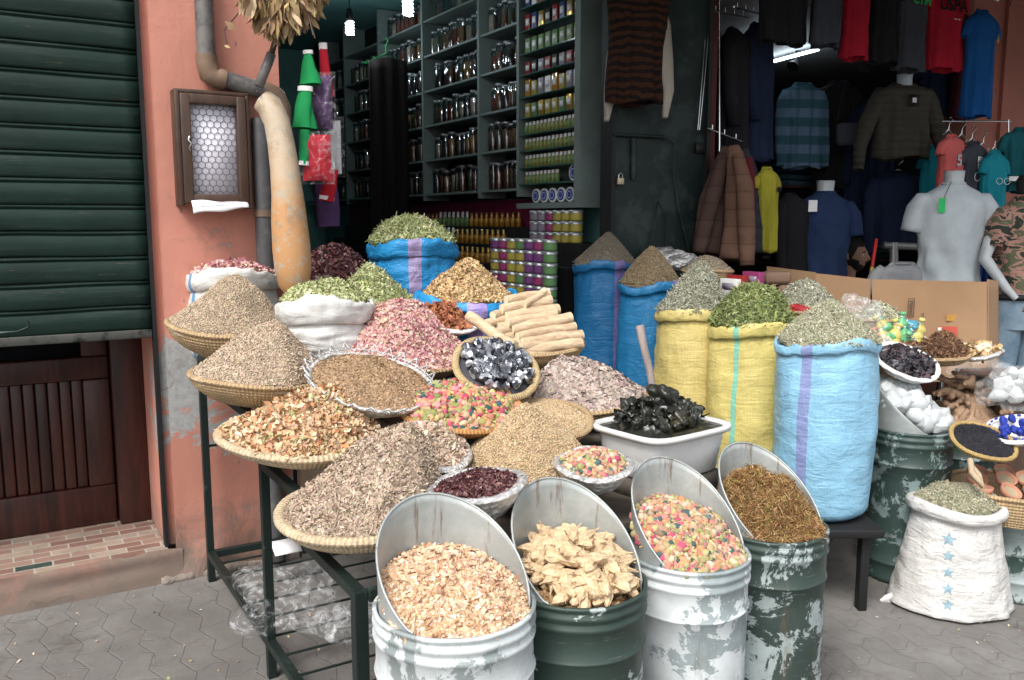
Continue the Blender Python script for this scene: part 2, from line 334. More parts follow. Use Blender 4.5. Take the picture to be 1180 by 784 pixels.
def mat_shutter():
    m, nt, b = newmat('green_shutter_paint'); g = nd(nt, 'ShaderNodeNewGeometry'); pos = g.outputs['Position']
    n1 = noise(nt, pos, 3, 7, .7); mp = nd(nt, 'ShaderNodeMapping'); mp.inputs['Scale'].default_value = (2, 2, 26); nt.links.new(pos, mp.inputs[0]); n2 = noise(nt, mp.outputs[0], 1.3, 6, .7)
    c = ramp(nt, n1, [(.3, (.004, .014, .011)), (.7, (.009, .028, .021))]); c = mix(nt, ramp(nt, n2, [(.52, (0, 0, 0)), (.75, (.38,)*3)]), c, (.045, .065, .055))
    n3 = noise(nt, mp.outputs[0], 2.2, 8, .8); c = mix(nt, ramp(nt, n3, [(.63, (0, 0, 0)), (.66, (.8,)*3)]), c, (.11, .065, .045))
    nt.links.new(c, b.inputs['Base Color']); b.inputs['Roughness'].default_value = .5; b.inputs['Specular IOR Level'].default_value = .25; bump(nt, b, n2, .3, .004); return m
def mat_wood(name, a, bb, sc_=(1, 1, 1), rough=.5, s=8):
    m, nt, b = newmat(name); v = coords(nt, 'Object', sc_); w = noise(nt, v, s, 7, .6, 1.2); n = noise(nt, coords(nt), 40, 5)
    c = ramp(nt, w, [(.3, a), (.65, bb)]); nt.links.new(c, b.inputs['Base Color']); b.inputs['Roughness'].default_value = rough; bump(nt, b, w, .3, .003); return m
def mat_card():
    m, nt, b = newmat('brown_cardboard'); v = coords(nt); n = noise(nt, v, 3, 5); w = nd(nt, 'ShaderNodeTexWave', bands_direction='X'); w.inputs['Scale'].default_value = 40; nt.links.new(v, w.inputs[0])
    c = ramp(nt, n, [(.3, (.30, .18, .095)), (.7, (.37, .23, .13))]); nt.links.new(c, b.inputs['Base Color']); b.inputs['Roughness'].default_value = .85; bump(nt, b, w.outputs[0], .06, .002); return m
def mat_cloth(name, base, kind=None, c2=None, c3=None, sc_=8):
    m, nt, b = newmat(name); v = coords(nt); n = noise(nt, v, 5, 4); c = ramp(nt, n, [(.3, tuple(x*.85 for x in base)), (.7, tuple(x*1.1 for x in base))])
    if kind == 'camo':
        f1 = noise(nt, coords(nt, 'Object', (1, 1, 2)), sc_, 3, .5, .8); c = ramp(nt, f1, [(0, c3), (.42, c3), (.43, c2), (.53, c2), (.54, base), (.66, base), (.67, (.26, .19, .16))], True)
    if kind == 'tiger':
        w = nd(nt, 'ShaderNodeTexWave', bands_direction='Z'); w.inputs['Scale'].default_value = sc_; w.inputs['Distortion'].default_value = 5; w.inputs['Detail'].default_value = 2; w.inputs['Detail Scale'].default_value = 1.4; nt.links.new(v, w.inputs[0]); c = mix(nt, ramp(nt, w.outputs[0], [(.45, (0, 0, 0)), (.6, (1, 1, 1))]), c, c2)
    if kind == 'plaid':
        w = nd(nt, 'ShaderNodeTexWave', bands_direction='Z'); w.inputs['Scale'].default_value = sc_; nt.links.new(v, w.inputs[0]); w2 = nd(nt, 'ShaderNodeTexWave', bands_direction='X'); w2.inputs['Scale'].default_value = sc_*1.2; nt.links.new(v, w2.inputs[0])
        c = mix(nt, ramp(nt, w.outputs[0], [(.4, (0, 0, 0)), (.6, (.8,)*3)]), c, c2); c = mix(nt, ramp(nt, w2.outputs[0], [(.7, (0, 0, 0)), (.8, (.4,)*3)]), c, c2)
    if kind == 'quilt':
        w = nd(nt, 'ShaderNodeTexWave', bands_direction='Z'); w.inputs['Scale'].default_value = sc_; w.inputs['Distortion'].default_value = .6; nt.links.new(v, w.inputs[0]); bump(nt, b, w.outputs[0], .45, .012)
        c = mix(nt, ramp(nt, w.outputs[0], [(.0, (.6,)*3), (.05, (0, 0, 0))]), c, tuple(x*.5 for x in base))
    if kind == 'jeans':
        c = mix(nt, ramp(nt, noise(nt, v, 4, 4), [(.4, (0, 0, 0)), (.7, (1, 1, 1))]), c, c2)
    nt.links.new(c, b.inputs['Base Color']); b.inputs['Roughness'].default_value = .9; b.inputs['Specular IOR Level'].default_value = .2
    if kind != 'quilt': p = bump(nt, b, noise(nt, coords(nt, 'Object', (1, 1, .25)), 22, 4), .4, .012); bump(nt, b, noise(nt, v, 400, 2), .1, .001, p)
    return m
GROUND = mat_ground(); PINK = mat_wall('salmon_plaster', (.53, .225, .165), (.36, .365, .36), .70, 1.15, .22)
PINK2 = mat_wall('red_plaster', (.34, .12, .085), (.3, .28, .27), 0, .5, .5)
TILE = mat_tiles(); SHEET = mat_sheet(); STRAW = mat_straw(); STRAW2 = mat_straw('pale_straw', (.62, .49, .32)); STRAW3 = mat_straw('orange_straw', (.55, .27, .09)); FOIL = mat_foil(); SHUT = mat_shutter()
IRON = M('dark_green_iron', (.016, .026, .024), .45, .3, col2=(.07, .10, .09), c2s=9, c2t=(.6, .7)); DARK = M('near_black', (.012, .012, .013), .6)
MAHOG = mat_wood('mahogany', (.012, .004, .003), (.060, .014, .009), (1, 1, .10), .4, 22); DKWOOD = mat_wood('dark_wood', (.03, .016, .01), (.10, .055, .035), (1, 1, .2)); BOARD = mat_wood('board', (.05, .04, .03), (.12, .10, .08), (.3, 1, 1), .8)
CARD = mat_card(); PIPE = M('grey_pipe', (.085, .085, .09), .45, 0, .2, col2=(.16, .15, .14), c2s=7); ELB = M('stained_elbow', (.17, .115, .08), .5, 0, .3)
WHITEP = M('white_plastic', (.68, .68, .67), .35, bmp=.05); STEEL = M('steel', (.5, .5, .5), .3, 1, bmp=.05); CHROME = M('chrome_rail', (.6, .6, .6), .2, 1, bmp=0)
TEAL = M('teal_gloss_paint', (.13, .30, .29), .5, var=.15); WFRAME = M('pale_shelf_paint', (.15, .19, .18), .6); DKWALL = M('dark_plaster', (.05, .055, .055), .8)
PAPER = M('white_paper', (.78, .78, .80), .7, bmp=.1, bscale=8, bdist=.01, var=.05); BLUEPAPER = M('lilac_paper', (.86, .85, .95), .6, var=.05); GLASSJ = M_glass('jar_glass'); FILM = M_film('clear_bag', .02); FILM2 = M_film('frosted_bag', .10)
MAJ = M('inner_lid', (.5, .08, .05), .5)

# ------------------------------------------------------------------ flakes
def T_leaf(w=.4, b=.12): return np.array([(-.5, 0, 0), (0, w/2, b), (.5, 0, 0), (0, -w/2, b)]), np.array([(0, 1, 3), (1, 2, 3)])
def T_seed(w=.4):
    h = w/2; return np.array([(-.5, 0, 0), (.5, 0, 0), (0, h, 0), (0, -h, 0), (0, 0, h), (0, 0, -h)]), np.array([(0, 4, 2), (0, 3, 4), (0, 5, 3), (0, 2, 5), (1, 2, 4), (1, 4, 3), (1, 3, 5), (1, 5, 2)])
def T_chip(): return np.array([(-.5, -.2, .0), (-.1, -.42, .1), (.5, -.1, 0), (.3, .4, .08), (-.35, .3, .02)]), np.array([(0, 1, 4), (1, 3, 4), (1, 2, 3)])
def T_curl(w=.3, a=1.6):
    v = []
    for i in range(4):
        t = (i/3-.5)*a; v += [(math.sin(t)/a*1., -w/2, (1-math.cos(t))/a), (math.sin(t)/a*1., w/2, (1-math.cos(t))/a+.05)]
    return np.array(v), np.array([(0, 2, 3, 1), (2, 4, 5, 3), (4, 6, 7, 5)])
def T_twig(w=.08): 
    v = []
    for x, k, z in ((-.5, 1, 0), (0, 1.2, .07), (.5, .7, 0)):
        for a in range(3): v.append((x, math.cos(a*2.09)*w/2*k, math.sin(a*2.09)*w/2*k+z))
    return np.array(v), np.array([(a, (a+1) % 3, 3+(a+1) % 3, 3+a) for a in range(3)]+[(3+a, 3+(a+1) % 3, 6+(a+1) % 3, 6+a) for a in range(3)])
def ico(sub=1):
    import bmesh
    bm = bmesh.new(); bmesh.ops.create_icosphere(bm, subdivisions=sub, radius=.5); v = np.array([x.co[:] for x in bm.verts]); f = np.array([[q.index for q in g.verts] for g in bm.faces]); bm.free(); return v, f
def T_bud():
    v, f = ico(2); n = np.linalg.norm(v, axis=1); k = np.array([1+.28*mn.noise(Vector(p)*7) for p in v]); v = v*k[:, None]; v[:, 2] *= .85; return v, f
def T_petal():
    g = [(x, y*.9, .35*(x*x+y*y)*2) for x in (-.5, 0, .5) for y in (-.4, 0, .4)]; return np.array(g), np.array([(i*3+j, i*3+j+1, i*3+j+4, i*3+j+3) for i in (0, 1) for j in (0, 1)])
TPL = dict(leaf=T_leaf(), thin=T_leaf(.2, .1), wide=T_leaf(.65, .15), seed=T_seed(), fat=T_seed(.7), chip=T_chip(), curl=T_curl(), curlw=T_curl(.5, 1.2), twig=T_twig(), needle=T_twig(.13), bud=T_bud(), ico=ico(1), petal=T_petal())
def pal(colors, n, jit=.15):
    w = np.array([c[3] if len(c) > 3 else 1. for c in colors], float); c = np.array([c[:3] for c in colors], float)
    i = rng.choice(len(c), n, p=w/w.sum()); k = 1+rng.normal(0, jit, (n, 1)); return np.clip(c[i]*k*(1+rng.normal(0, .04, (n, 3))), .004, 1)
def scatter(mb, pos, nrm, kind, size, cols, tilt=.5, svar=.3, aspect=(1, 1, 1)):
    tv, tf = TPL[kind]; N = len(pos); z = nrm+rng.normal(0, tilt, (N, 3)); z /= np.linalg.norm(z, axis=1, keepdims=True)+1e-9
    x = rng.normal(0, 1, (N, 3)); x -= z*(x*z).sum(1, keepdims=True); x /= np.linalg.norm(x, axis=1, keepdims=True)+1e-9; y = np.cross(z, x)
    Rm = np.stack([x, y, z], 2); s = size*np.clip(1+rng.normal(0, svar, (N, 1, 1)), .4, 2.2); a = np.array(aspect)*np.clip(1+rng.normal(0, .2, (N, 1, 3)), .5, 1.6)
    v = np.einsum('nij,nkj->nki', Rm, tv[None]*s*a)+pos[:, None]; k = len(tv)
    f = (tf[None]+(np.arange(N)*k)[:, None, None]).reshape(-1, tf.shape[1]); mb.add(v.reshape(-1, 3), f, np.repeat(cols, len(tf), 0))
def heap_fn(R, H, apex=(0, 0), kind='cone', lump=.11, seed=None, sx=1., sy=1., tilt=(0, 0), hole=0):
    ph = rng.uniform(0, 6.28, 12); sd = rng.uniform(0, 50)
    def fn(x, y):                               # unit disc -> local point
        r = np.sqrt(x*x+y*y); 
        th = np.arctan2(y, x); r = np.clip(r*(1+(.13*np.sin(2*th+ph[6])+.09*np.sin(3*th+ph[7]))*np.clip(1-r, 0, 1)*1.2), 0, 2)
        f = {'cone': 1.06-np.sqrt(r*r*1.02+.0125), 'dome': 1-r*r, 'soft': np.clip(1-r*r, 0, 1)**1.3*.5+.5*(1-r), 'flat': np.clip(1-r**5, 0, 1)}[kind]
        f = np.clip(f, 0, 1); th = np.arctan2(y, x)
        w = lump*(np.sin(3*x*R*12+ph[0])*np.cos(2.6*y*R*12+ph[1])+.6*np.sin(7*x+ph[2]+3*y)*np.cos(6*y+ph[3]))*np.clip((1-r)*3, 0, 1)
        edge = 1+.03*np.sin(5*th+ph[4])+.02*np.sin(9*th+ph[5])
        return np.stack([x*R*sx*edge+apex[0]*f, y*R*sy*edge+apex[1]*f, H*f+w*R*.35+tilt[0]*x*R+tilt[1]*y*R], -1)
    return fn
def heap(name, label, o, n, fn, kinds, cols, under, cat='spice heap', count=3000, size=.01, tilt=.5, mat=None, parent=None, lift=.3, group=None, back=-.35, svar=.3):
    """a heap: rough mound surface + loose pieces all over it"""
    X, Y, Z = frame(n); B = np.array([X[:], Y[:], Z[:]]); mb = MB()
    nr, na = 26, 64; rr = np.linspace(.001, 1, nr)[:, None]; aa = np.linspace(0, 2*PI, na, endpoint=False)[None]
    g = fn(rr*np.cos(aa), rr*np.sin(aa)); g[..., 2] -= size*.15; g[..., 2] += rng.normal(0, size*.25, g.shape[:2])
    bot = g[-1:].copy(); bot[..., 2] = -.02; g = np.concatenate([g, bot]); G = g@B+np.array(o)
    mb.grid(G, True, pal([under], (nr)*na, .1))
    if not isinstance(kinds, (list, tuple)): kinds = [(kinds, 1., size)]
    for kd, frac, sz in kinds:
        N = int(count*frac*1.3); r = np.sqrt(rng.uniform(0, 1.0, N)); a = rng.uniform(0, 2*PI, N); r = np.where(rng.uniform(0, 1, N) < .02, rng.uniform(1, 1.07, N), r); x, y = r*np.cos(a), r*np.sin(a)
        keep = (y < .25) | (rng.uniform(0, 1, N) < .5); x, y = x[keep], y[keep]; N = len(x)
        p = fn(x, y); e = .01; dx = (fn(x+e, y)-p)/e; dy = (fn(x, y+e)-p)/e; nn = np.cross(dx, dy); nn /= np.linalg.norm(nn, axis=1, keepdims=True)+1e-9
        p = p+nn*(rng.uniform(-.2, 1, (N, 1))*sz*lift); c = pal(cols, N) if not isinstance(cols, dict) else pal(cols[kd], N)
        scatter(mb, p@B+np.array(o), nn@B, kd, sz, c, tilt, svar)
    ob = mb.build(name, mat or SP, parent, None if parent else Vector(o))
    if parent is None: tag(ob, label, cat, group, 'stuff')
    return ob

# ------------------------------------------------------------------ containers
def basket(label, o, n, R, depth, style='straw', cat='basket', mat=None, group=None, rimr=.012, nm='spice_basket', bottom=.5):
    X, Y, Z = frame(n); t = thing(nm, label, cat, Vector(o)-Z*depth, group); prof = [(0.001, -depth)]; m = mat or STRAW
    K = 10 if style == 'straw' else 8; s2 = rng.uniform(0, 9)
    for i in range(K*6+1):
        u = i/(K*6); r = R*(bottom+(1-bottom)*math.sin(u*PI/2*.98)); z = -depth*(1-u**1.15)
        if style == 'straw': bo = .0045*abs(math.sin(u*K*PI)); r += bo; z -= bo*.5
        prof.append((r, z))
    def f(a, r, z, i):
        if style == 'foil': w = 1+.025*mn.noise(Vector((math.cos(a)*4, math.sin(a)*4, z*40+s2)))+.012*mn.noise(Vector((math.cos(a)*16, math.sin(a)*16, z*90))); return r*w, z+.006*mn.noise(Vector((a*3, r*30, s2)))
        return r*(1+.012*math.sin(2*a+s2)), z+.004*math.sin(3*a+s2)
    b = MB().lathe(prof, o, n, 72, f); prof2 = [(R-.006, 0), (R*.8, -depth*.5), (R*.5, -depth+.006), (.001, -depth+.006)]; b.lathe(prof2, o, n, 48, f if style != 'straw' else None)
    b.build('bowl', m, t); r = MB(); pr = []
    for i in range(13): a = 2*PI*i/12; pr.append((R+math.cos(a)*rimr, math.sin(a)*rimr*.8))
    def fr(a, r_, z, i):
        w = 1+.0045*math.sin(a*70)*(.5 if style != 'straw' else 1)+.012*math.sin(2*a+s2)
        if style == 'foil': w += .018*mn.noise(Vector((math.cos(a)*9, math.sin(a)*9, z*60)))
        return r_*w, z+.004*math.sin(3*a+s2)+(.003*mn.noise(Vector((a*6, s2, r_*50))) if style == 'foil' else 0)
    r.lathe(pr, o, n, 160 if style == 'straw' else 96, fr); r.build('rim', m, t); return t
def sack(label, top, R, z0, mat, Rb=None, roll=.028, wob=.04, bulge=.06, n=UZ, group=None, flop=0, nm='woven_sack', seed=None, tilt=0, neck=1., hfac=.05):
    o = Vector(top); Rb = Rb or R; H = o.z-z0; t = thing(nm, label, 'sack', (o.x, o.y, z0), group); s = rng.uniform(0, 90) if seed is None else seed; prof = [(.001, -H), (Rb*.80, -H), (Rb*.95, -H+.02)]
    K = 26
    for i in range(K+1):
        u = i/K; r = Rb+(R*neck-Rb)*u+bulge*R*math.sin(u*PI)**.8; prof.append((r, -H+.04+(H-.04-roll*2.5)*u))
    for i in range(11): a = -PI/2+.15+ (PI*1.15)*i/10; prof.append((R*neck+roll*.25+math.cos(a)*roll*.5, -roll*1.25+math.sin(a)*roll*1.35))
    prof += [(R*.9, -.03), (R*.86, -.09)]
    def f(a, r, z, i):
        c, s_ = math.cos(a), math.sin(a); hz = (z+H)/H
        w = 1+wob*1.5*mn.noise(Vector((c*1.6, s_*1.6, hz*2.1+s)))+wob*.7*mn.noise(Vector((c*2.2, s_*2.2, hz*13+s)))-wob*.5*abs(mn.noise(Vector((c*2.+hz*2, s_*2.5, hz*5+s+9))))+wob*.5*mn.noise(Vector((c*6, s_*6, hz*4+s)))*hz
        rim_ = max(0, (hz-.9)*10); w += rim_*.022*mn.noise(Vector((c*7, s_*7, z*30+s))); zz = z+hz**3*(.02*math.sin(2*a+s)+.012*mn.noise(Vector((c*3, s_*3, s)))+ flop*s_)+rim_*.010*mn.noise(Vector((c*6, s_*6, s+3)))
        return r*w, zz
    MB().lathe(prof, o, n, 96, f).build('sack_body', mat, t); return t
def drum(label, c, R, z0, z1, mat, scoop=None, group=None, th0=120, amp=.125, base=None, hmax=None):
    o = Vector((c[0], c[1], z0)); H = z1-z0; t = thing('spice_drum', label, 'drum', o, group); dr = random.uniform(0, 6)
    pr = [(.001, 0), (R*.97, 0), (R+.006, .008), (R+.006, .02), (R, .03)]
    def bead(z, h=.012, a=.007): return [(R, z-h), (R+a*.8, z-h*.4), (R+a, z), (R+a*.8, z+h*.4), (R, z+h)]
    for z in (.09,): pr += bead(z)
    for i in range(1, 13): pr.append((R, .12+(H-.32)*i/13))
    pr += bead(H-.15, .007, .005)+bead(H-.06)+bead(H-.03)+[(R, H-.012), (R+.006, H-.006), (R+.006, H), (R-.003, H+.002), (R-.006, H-.01), (R-.006, H-.2), (.001, H-.2)]
    def f(a, r, z, i): return r*(1+.022*mn.noise(Vector((math.cos(a)*2.2, math.sin(a)*2.2, z*6+dr)))-.03*max(0, mn.noise(Vector((math.cos(a)*3, math.sin(a)*3, z*9+dr+7)))-.25)), z
    MB().lathe(pr, o, UZ, 96, f).build('drum_body', mat, t)
    if scoop:
        b = MB(); na, nh = 97, 12; G = np.zeros((nh, na, 3)); Ra = R-.010
        for j in range(na):
            th = R_(th0)+(j/(na-1)-.5)*R_(246); h = max(0, amp*(.62+math.cos(th-R_(th0)))/1.62*scoop)
            h = scoop*max(0, (math.cos((th-R_(th0)))-math.cos(R_(120)))/1.5)
            for i in range(nh):
                z = -.03+(h+.03)*i/(nh-1); lean = 1+.03*(z/max(scoop, .01))
                G[i, j] = o+Vector((math.cos(th)*Ra*lean, math.sin(th)*Ra*lean, H+z))
        b.grid(G); b.build('scoop_plate', SHEET, t, solid=.003)
        e = MB().tube([Vector(G[-1, j]) for j in range(0, na, 2)], .0032, 6); e.build('scoop_edge', SHEET, t)
    return t
# palettes ----------------------------------------------------------------
BEIGE = [(.50, .40, .29), (.44, .345, .25), (.58, .48, .36), (.34, .25, .175, .35)]
GREYB = [(.45, .35, .265), (.50, .395, .305), (.39, .30, .225), (.56, .46, .36, .5), (.29, .215, .16, .3)]
PEEL = [(.62, .43, .27), (.70, .54, .36), (.56, .27, .13, .7), (.46, .42, .22, .6), (.60, .34, .20), (.78, .64, .46, .6)]
ROSEP = [(.60, .31, .32), (.66, .43, .39), (.50, .20, .24, .8), (.60, .46, .32, .9), (.36, .10, .16, .35), (.74, .56, .49, .9)]
GREEN = [(.40, .44, .20), (.50, .53, .29), (.29, .33, .14), (.60, .60, .38, .5), (.22, .24, .1, .5)]
GREEN2 = [(.20, .25, .08), (.29, .34, .13), (.42, .44, .24, .6), (.11, .14, .05), (.17, .20, .08)]
GREYG = [(.38, .39, .29), (.50, .50, .40), (.28, .28, .20), (.58, .58, .50, .5)]
PALEG = [(.47, .46, .34), (.57, .55, .43), (.36, .35, .24), (.40, .42, .28)]
BROWN = [(.55, .38, .19), (.66, .49, .28), (.42, .27, .13), (.73, .58, .36, .6), (.28, .18, .09, .4)]
TAN = [(.60, .45, .29), (.51, .37, .22), (.70, .56, .38), (.40, .28, .16, .4), (.5, .42, .22, .4)]
MAROON = [(.09, .03, .035), (.13, .04, .045), (.055, .02, .024), (.24, .11, .10, .3), (.34, .22, .17, .2)]
BARK = [(.40, .32, .28), (.47, .385, .34), (.33, .26, .225), (.52, .44, .39, .4)]
POT = [(.50, .08, .13), (.52, .17, .13), (.50, .27, .13), (.42, .34, .14), (.28, .29, .11, 1.3), (.04, .09, .09, .8), (.50, .23, .23), (.54, .33, .22), (.34, .06, .11, .6)]
POTL = [(.54, .30, .19), (.56, .37, .25), (.50, .21, .17), (.42, .35, .17), (.33, .34, .15), (.07, .13, .13, .8), (.56, .43, .31), (.44, .08, .14, .6), (.52, .25, .13, .7), (.34, .22, .15)]
SEEDP = [(.66, .44, .29), (.73, .53, .37), (.57, .35, .21), (.80, .64, .49, .6)]
MOSS = [(.30, .16, .06), (.42, .25, .11), (.20, .10, .04), (.54, .37, .19, .6), (.30, .28, .08, .35)]
DKB = [(.17, .09, .055), (.25, .14, .08), (.11, .06, .04), (.34, .2, .12, .4)]
BLACKP = [(.025, .022, .03), (.05, .045, .055), (.015, .013, .018)]
BSEED = [(.012, .012, .018), (.03, .03, .04), (.05, .05, .06, .3)]

exec_parts = []
# ================================================================== SETTING
g = MB(); g.add([(-60, -60, 0), (60, -60, 0), (60, 90, 0), (-60, 90, 0)], [(0, 1, 2, 3)]); o = g.build('ground', GROUND, loc=(0, 0, 0)); o['kind'] = 'structure'

# salmon wall and its step -------------------------------------------------
bw = thing('plaster_building', 'salmon pink plaster wall pier with peeling grey patches between shutter and spice shop', 'building', L(.97, .15, 0))
def wavy_wall(t0, t1, z0, z1, s, base, nt_=24, nz=60, amp=.006):
    G = np.zeros((nz, nt_, 3))
    for i in range(nz):
        for j in range(nt_):
            t = t0+(t1-t0)*j/(nt_-1); z = z0+(z1-z0)*i/(nz-1); w = amp*mn.noise(Vector((t*3, 0, z*2.2)))
            if z < .35: w += -.035*max(0, 1-z/.35)*(.6+mn.noise(Vector((t*6, 3, z*7))))
            G[i, j] = L(t, s+w, z)
    return base.grid(G)
b = MB(); wavy_wall(.70, 1.235, 0, 3.3, 0, b); b.fbox(.70, 1.235, .02, .32, 0, 3.3); b.fbox(.66, .70, .045, .57, 0.15, 3.3)
b.build('wall', PINK, bw, smooth=False)
b = MB(); b.fbox(-1.6, 1.235, .01, .32, 3.3, 6.2); b.fbox(-1.6, -.95, .01, .32, 0, 3.3); b.build('upper_wall', PINK, bw, smooth=False)
b = MB(); G = np.zeros((12, 50, 3))          # worn front edge of the step
for i in range(12):
    for j in range(50):
        t = -.9+1.62*j/49; z = .15*i/11; w = .010*mn.noise(Vector((t*5, z*20, 1)))-.02*(1-z/.15)
        G[i, j] = L(t, -.005+w, z - .018*max(0, mn.noise(Vector((t*9, 0, 4))))*(i == 11))
b.grid(G); b.build('step_front', mat_wall('grimy_step', (.34, .18, .135), (.22, .20, .18), .0, .2, .30), bw)
b = MB(); b.fbox(-.95, .66, -.003, .9, 0, .148); b.build('step_slab', TILE, bw, smooth=False)
# broken kerb of concrete at pier foot
b = MB(); pts = []
for j in range(26): t = .62+.62*j/25; pts.append(L(t, -.018-.015*mn.noise(Vector((t*7, 1, 2))), .008+.012*mn.noise(Vector((t*9, 5, 2)))))
b.tube(pts, [.022+.014*mn.noise(Vector((i*.7, 0, 0))) for i in range(26)], 8, nz=.3); b.build('broken_footing', M('crumbled_render', (.26, .22, .19), .95, bmp=.8, bscale=30, bdist=.02), bw)

# rolling shutter -----------------------------------------------------------
sh = thing('rolling_shutter', 'dark green slatted metal rolling shutter pulled half down over the wooden door', 'shutter', L(-.1, .06, 1.1))
z = 1.135; k = 0
while z < 3.3:
    pr = [(0, .006), (.004, .012), (.010, .0145), (.045, .017), (.078, .0145), (.083, .010), (.087, .002), (.090, .0), (.093, .010), (.097, .012), (.101, .010), (.1045, .0), (.1065, .002)]
    G = np.zeros((len(pr), 30, 3))
    for i, (dz, ds) in enumerate(pr):
        for j in range(30): t = -.95+1.60*j/29; G[i, j] = L(t, .05-ds+.007*mn.noise(Vector((t*2.4, k*1.7, 0))), z+dz+.004*mn.noise(Vector((t*3, k, 9))))
    MB().grid(G).build('slat', SHUT, sh, solid=.002); z += .1065; k += 1
b = MB(); b.fbox(-.95, .65, .032, .064, 1.098, 1.135); b.build('bottom_rail', M('worn_rail', (.10, .10, .09), .6, .3, col2=(.02, .03, .028), c2s=12), sh, bevel=.004)
b = MB(); b.tube([L(.05, .02, 1.16), L(.05, .005, 1.16), L(.14, 0, 1.16), L(.18, 0, 1.175), L(.18, 0, 1.2)], .005, 8); b.build('pull_handle', IRON, sh)
b = MB(); b.fbox(.652, .668, .02, .07, .15, 3.3); b.build('guide_rail', DARK, sh, smooth=False)
# wooden door behind ---------------------------------------------------------
dr = thing('wooden_door', 'reddish brown panelled wooden door under the half lowered shutter', 'door', L(-.1, .36, .15))
b = MB(); b.fbox(.52, .66, .44, .56, .15, 1.9); b.build('door_frame', MAHOG, dr, bevel=.006)
b = MB(); b.fbox(-.95, .515, .50, .545, .15, .34); b.fbox(-.95, .515, .50, .545, .86, .97); b.fbox(.40, .515, .50, .543, .34, .86); b.fbox(.40, .515, .50, .543, .97, 1.8); b.fbox(-.10, -.02, .50, .543, .97, 1.8); b.build('door_rails', MAHOG, dr, bevel=.008)
b = MB()
for k in range(27): t = .40-.05*(k+1); b.fbox(t+.0025, t+.0475, .515, .538, .34, .86)
b.build('planks', MAHOG, dr, bevel=.006)
b = MB(); b.fbox(-.95, -.10, .52, .53, .97, 1.8); b.fbox(-.02, .40, .52, .53, .97, 1.8); b.build('window_pane', M('dark_pane', (.01, .012, .015), .08, bmp=0), dr)
b = MB(); b.fbox(-1.2, .9, .58, .62, 0, 3.3); b.fbox(.70, 1.235, .33, .37, 0, 3.3); o = b.build('passage_wall', DKWALL, dr, smooth=False)

# ---------------------------------------------------------------- spice shop shell
shop = thing('spice_shop_room', 'dim spice shop room with teal ceiling and walls behind the heaps', 'building', L(2.2, 2.6, 0))
T0, T1, SB = 1.10, 3.32, 5.5
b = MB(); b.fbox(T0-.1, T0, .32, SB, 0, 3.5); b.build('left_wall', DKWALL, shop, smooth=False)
b = MB(); b.fbox(T1, T1+.1, .06, SB, 0, 3.5); b.build('right_wall', TEAL, shop, smooth=False)
b = MB(); b.fbox(T0-.1, T1+.1, SB, SB+.1, 0, 3.5); b.build('back_wall', TEAL, shop, smooth=False)
b = MB(); b.fbox(T0-.1, T1+.1, .06, SB+.1, 3.42, 3.52); b.build('ceiling', TEAL, shop, smooth=False)
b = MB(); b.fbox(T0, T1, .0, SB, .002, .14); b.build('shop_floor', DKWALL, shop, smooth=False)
b = MB(); b.fbox(1.236, 9.2, .0, .3, 3.36, 6.2); b.build('lintel_wall', PINK2, shop, smooth=False)
b = MB(); b.fbox(-1.6, 9.2, .3, 7.5, 6.0, 6.2); b.build('roof', DKWALL, shop, smooth=False)

# ------------------------------------------------------------ shelving with jars
TS = 3.08
shel = thing('shelf_wall', 'tall pale shelving along the right wall of the spice shop, rows of jars', 'shelving', L(TS+.1, 2.8, 0))
uprights = [.66, .97, 1.50, 2.41, 3.30, 4.15, 4.85]
rows_z = [1.815, 2.08, 2.345, 2.61, 2.875, 3.14]
for s_ in uprights[1:]:
    b = MB(); b.fbox(TS, T1-.004, s_-.014, s_+.014, 1.76, 3.41); b.build('upright', WFRAME, shel, smooth=False)
for z in rows_z:
    b = MB(); b.fbox(TS+.008, T1-.006, .99, SB-.1, z-.015, z); b.build('shelf_board', WFRAME, shel, smooth=False)
b = MB(); b.fbox(TS+.215, T1-.004, .9, SB-.1, 1.76, 3.40); b.build('shelf_back', DARK, shel, smooth=False)
JM = [M('jar_fill_%s' % k, c, .9, bmp=.8, bscale=120, var=.4, vscale=30) for k, c in dict(brown=(.13, .07, .04), green=(.06, .075, .04), red=(.14, .035, .02), pale=(.28, .25, .2), ochre=(.22, .13, .05), dark=(.025, .025, .03)).items()]
LIDM = M('jar_lid', (.35, .37, .38), .35, .6)
def make_jar(h, r, loc):
    t = thing('glass_jar', '', 'jar', loc); o = Vector(loc)
    MB().lathe([(.001, 0), (r*.96, 0), (r, .008), (r, h*.82), (r*.85, h*.88), (r*.85, h*.93)], o, UZ, 16).build('glass', GLASSJ, t)
    MB().lathe([(.001, .004), (r*.93, .004), (r*.93, h*.72), (.001, h*.75)], o, UZ, 14).build('contents', JM[0], t)
    MB().lathe([(r*.9, h*.9), (r*.92, h*.9), (r*.92, h), (.001, h)], o, UZ, 14).build('lid', LIDM, t); return t
ORD = ['first', 'second', 'third', 'fourth', 'fifth', 'sixth', 'seventh', 'eighth', 'ninth', 'tenth', 'eleventh', 'twelfth', 'thirteenth', 'fourteenth', 'fifteenth', 'sixteenth', 'seventeenth', 'eighteenth', 'nineteenth', 'twentieth']
bays = [(.97, 1.50, 'bay beside the cosmetics cabinet', 6), (1.50, 2.41, 'wide middle bay', 10), (2.41, 3.30, 'bay left of the middle one', 10), (3.30, 4.15, 'bay behind the dark hanging cloth', 9), (4.15, 4.85, 'farthest bay on the left', 7)]
jar0 = None
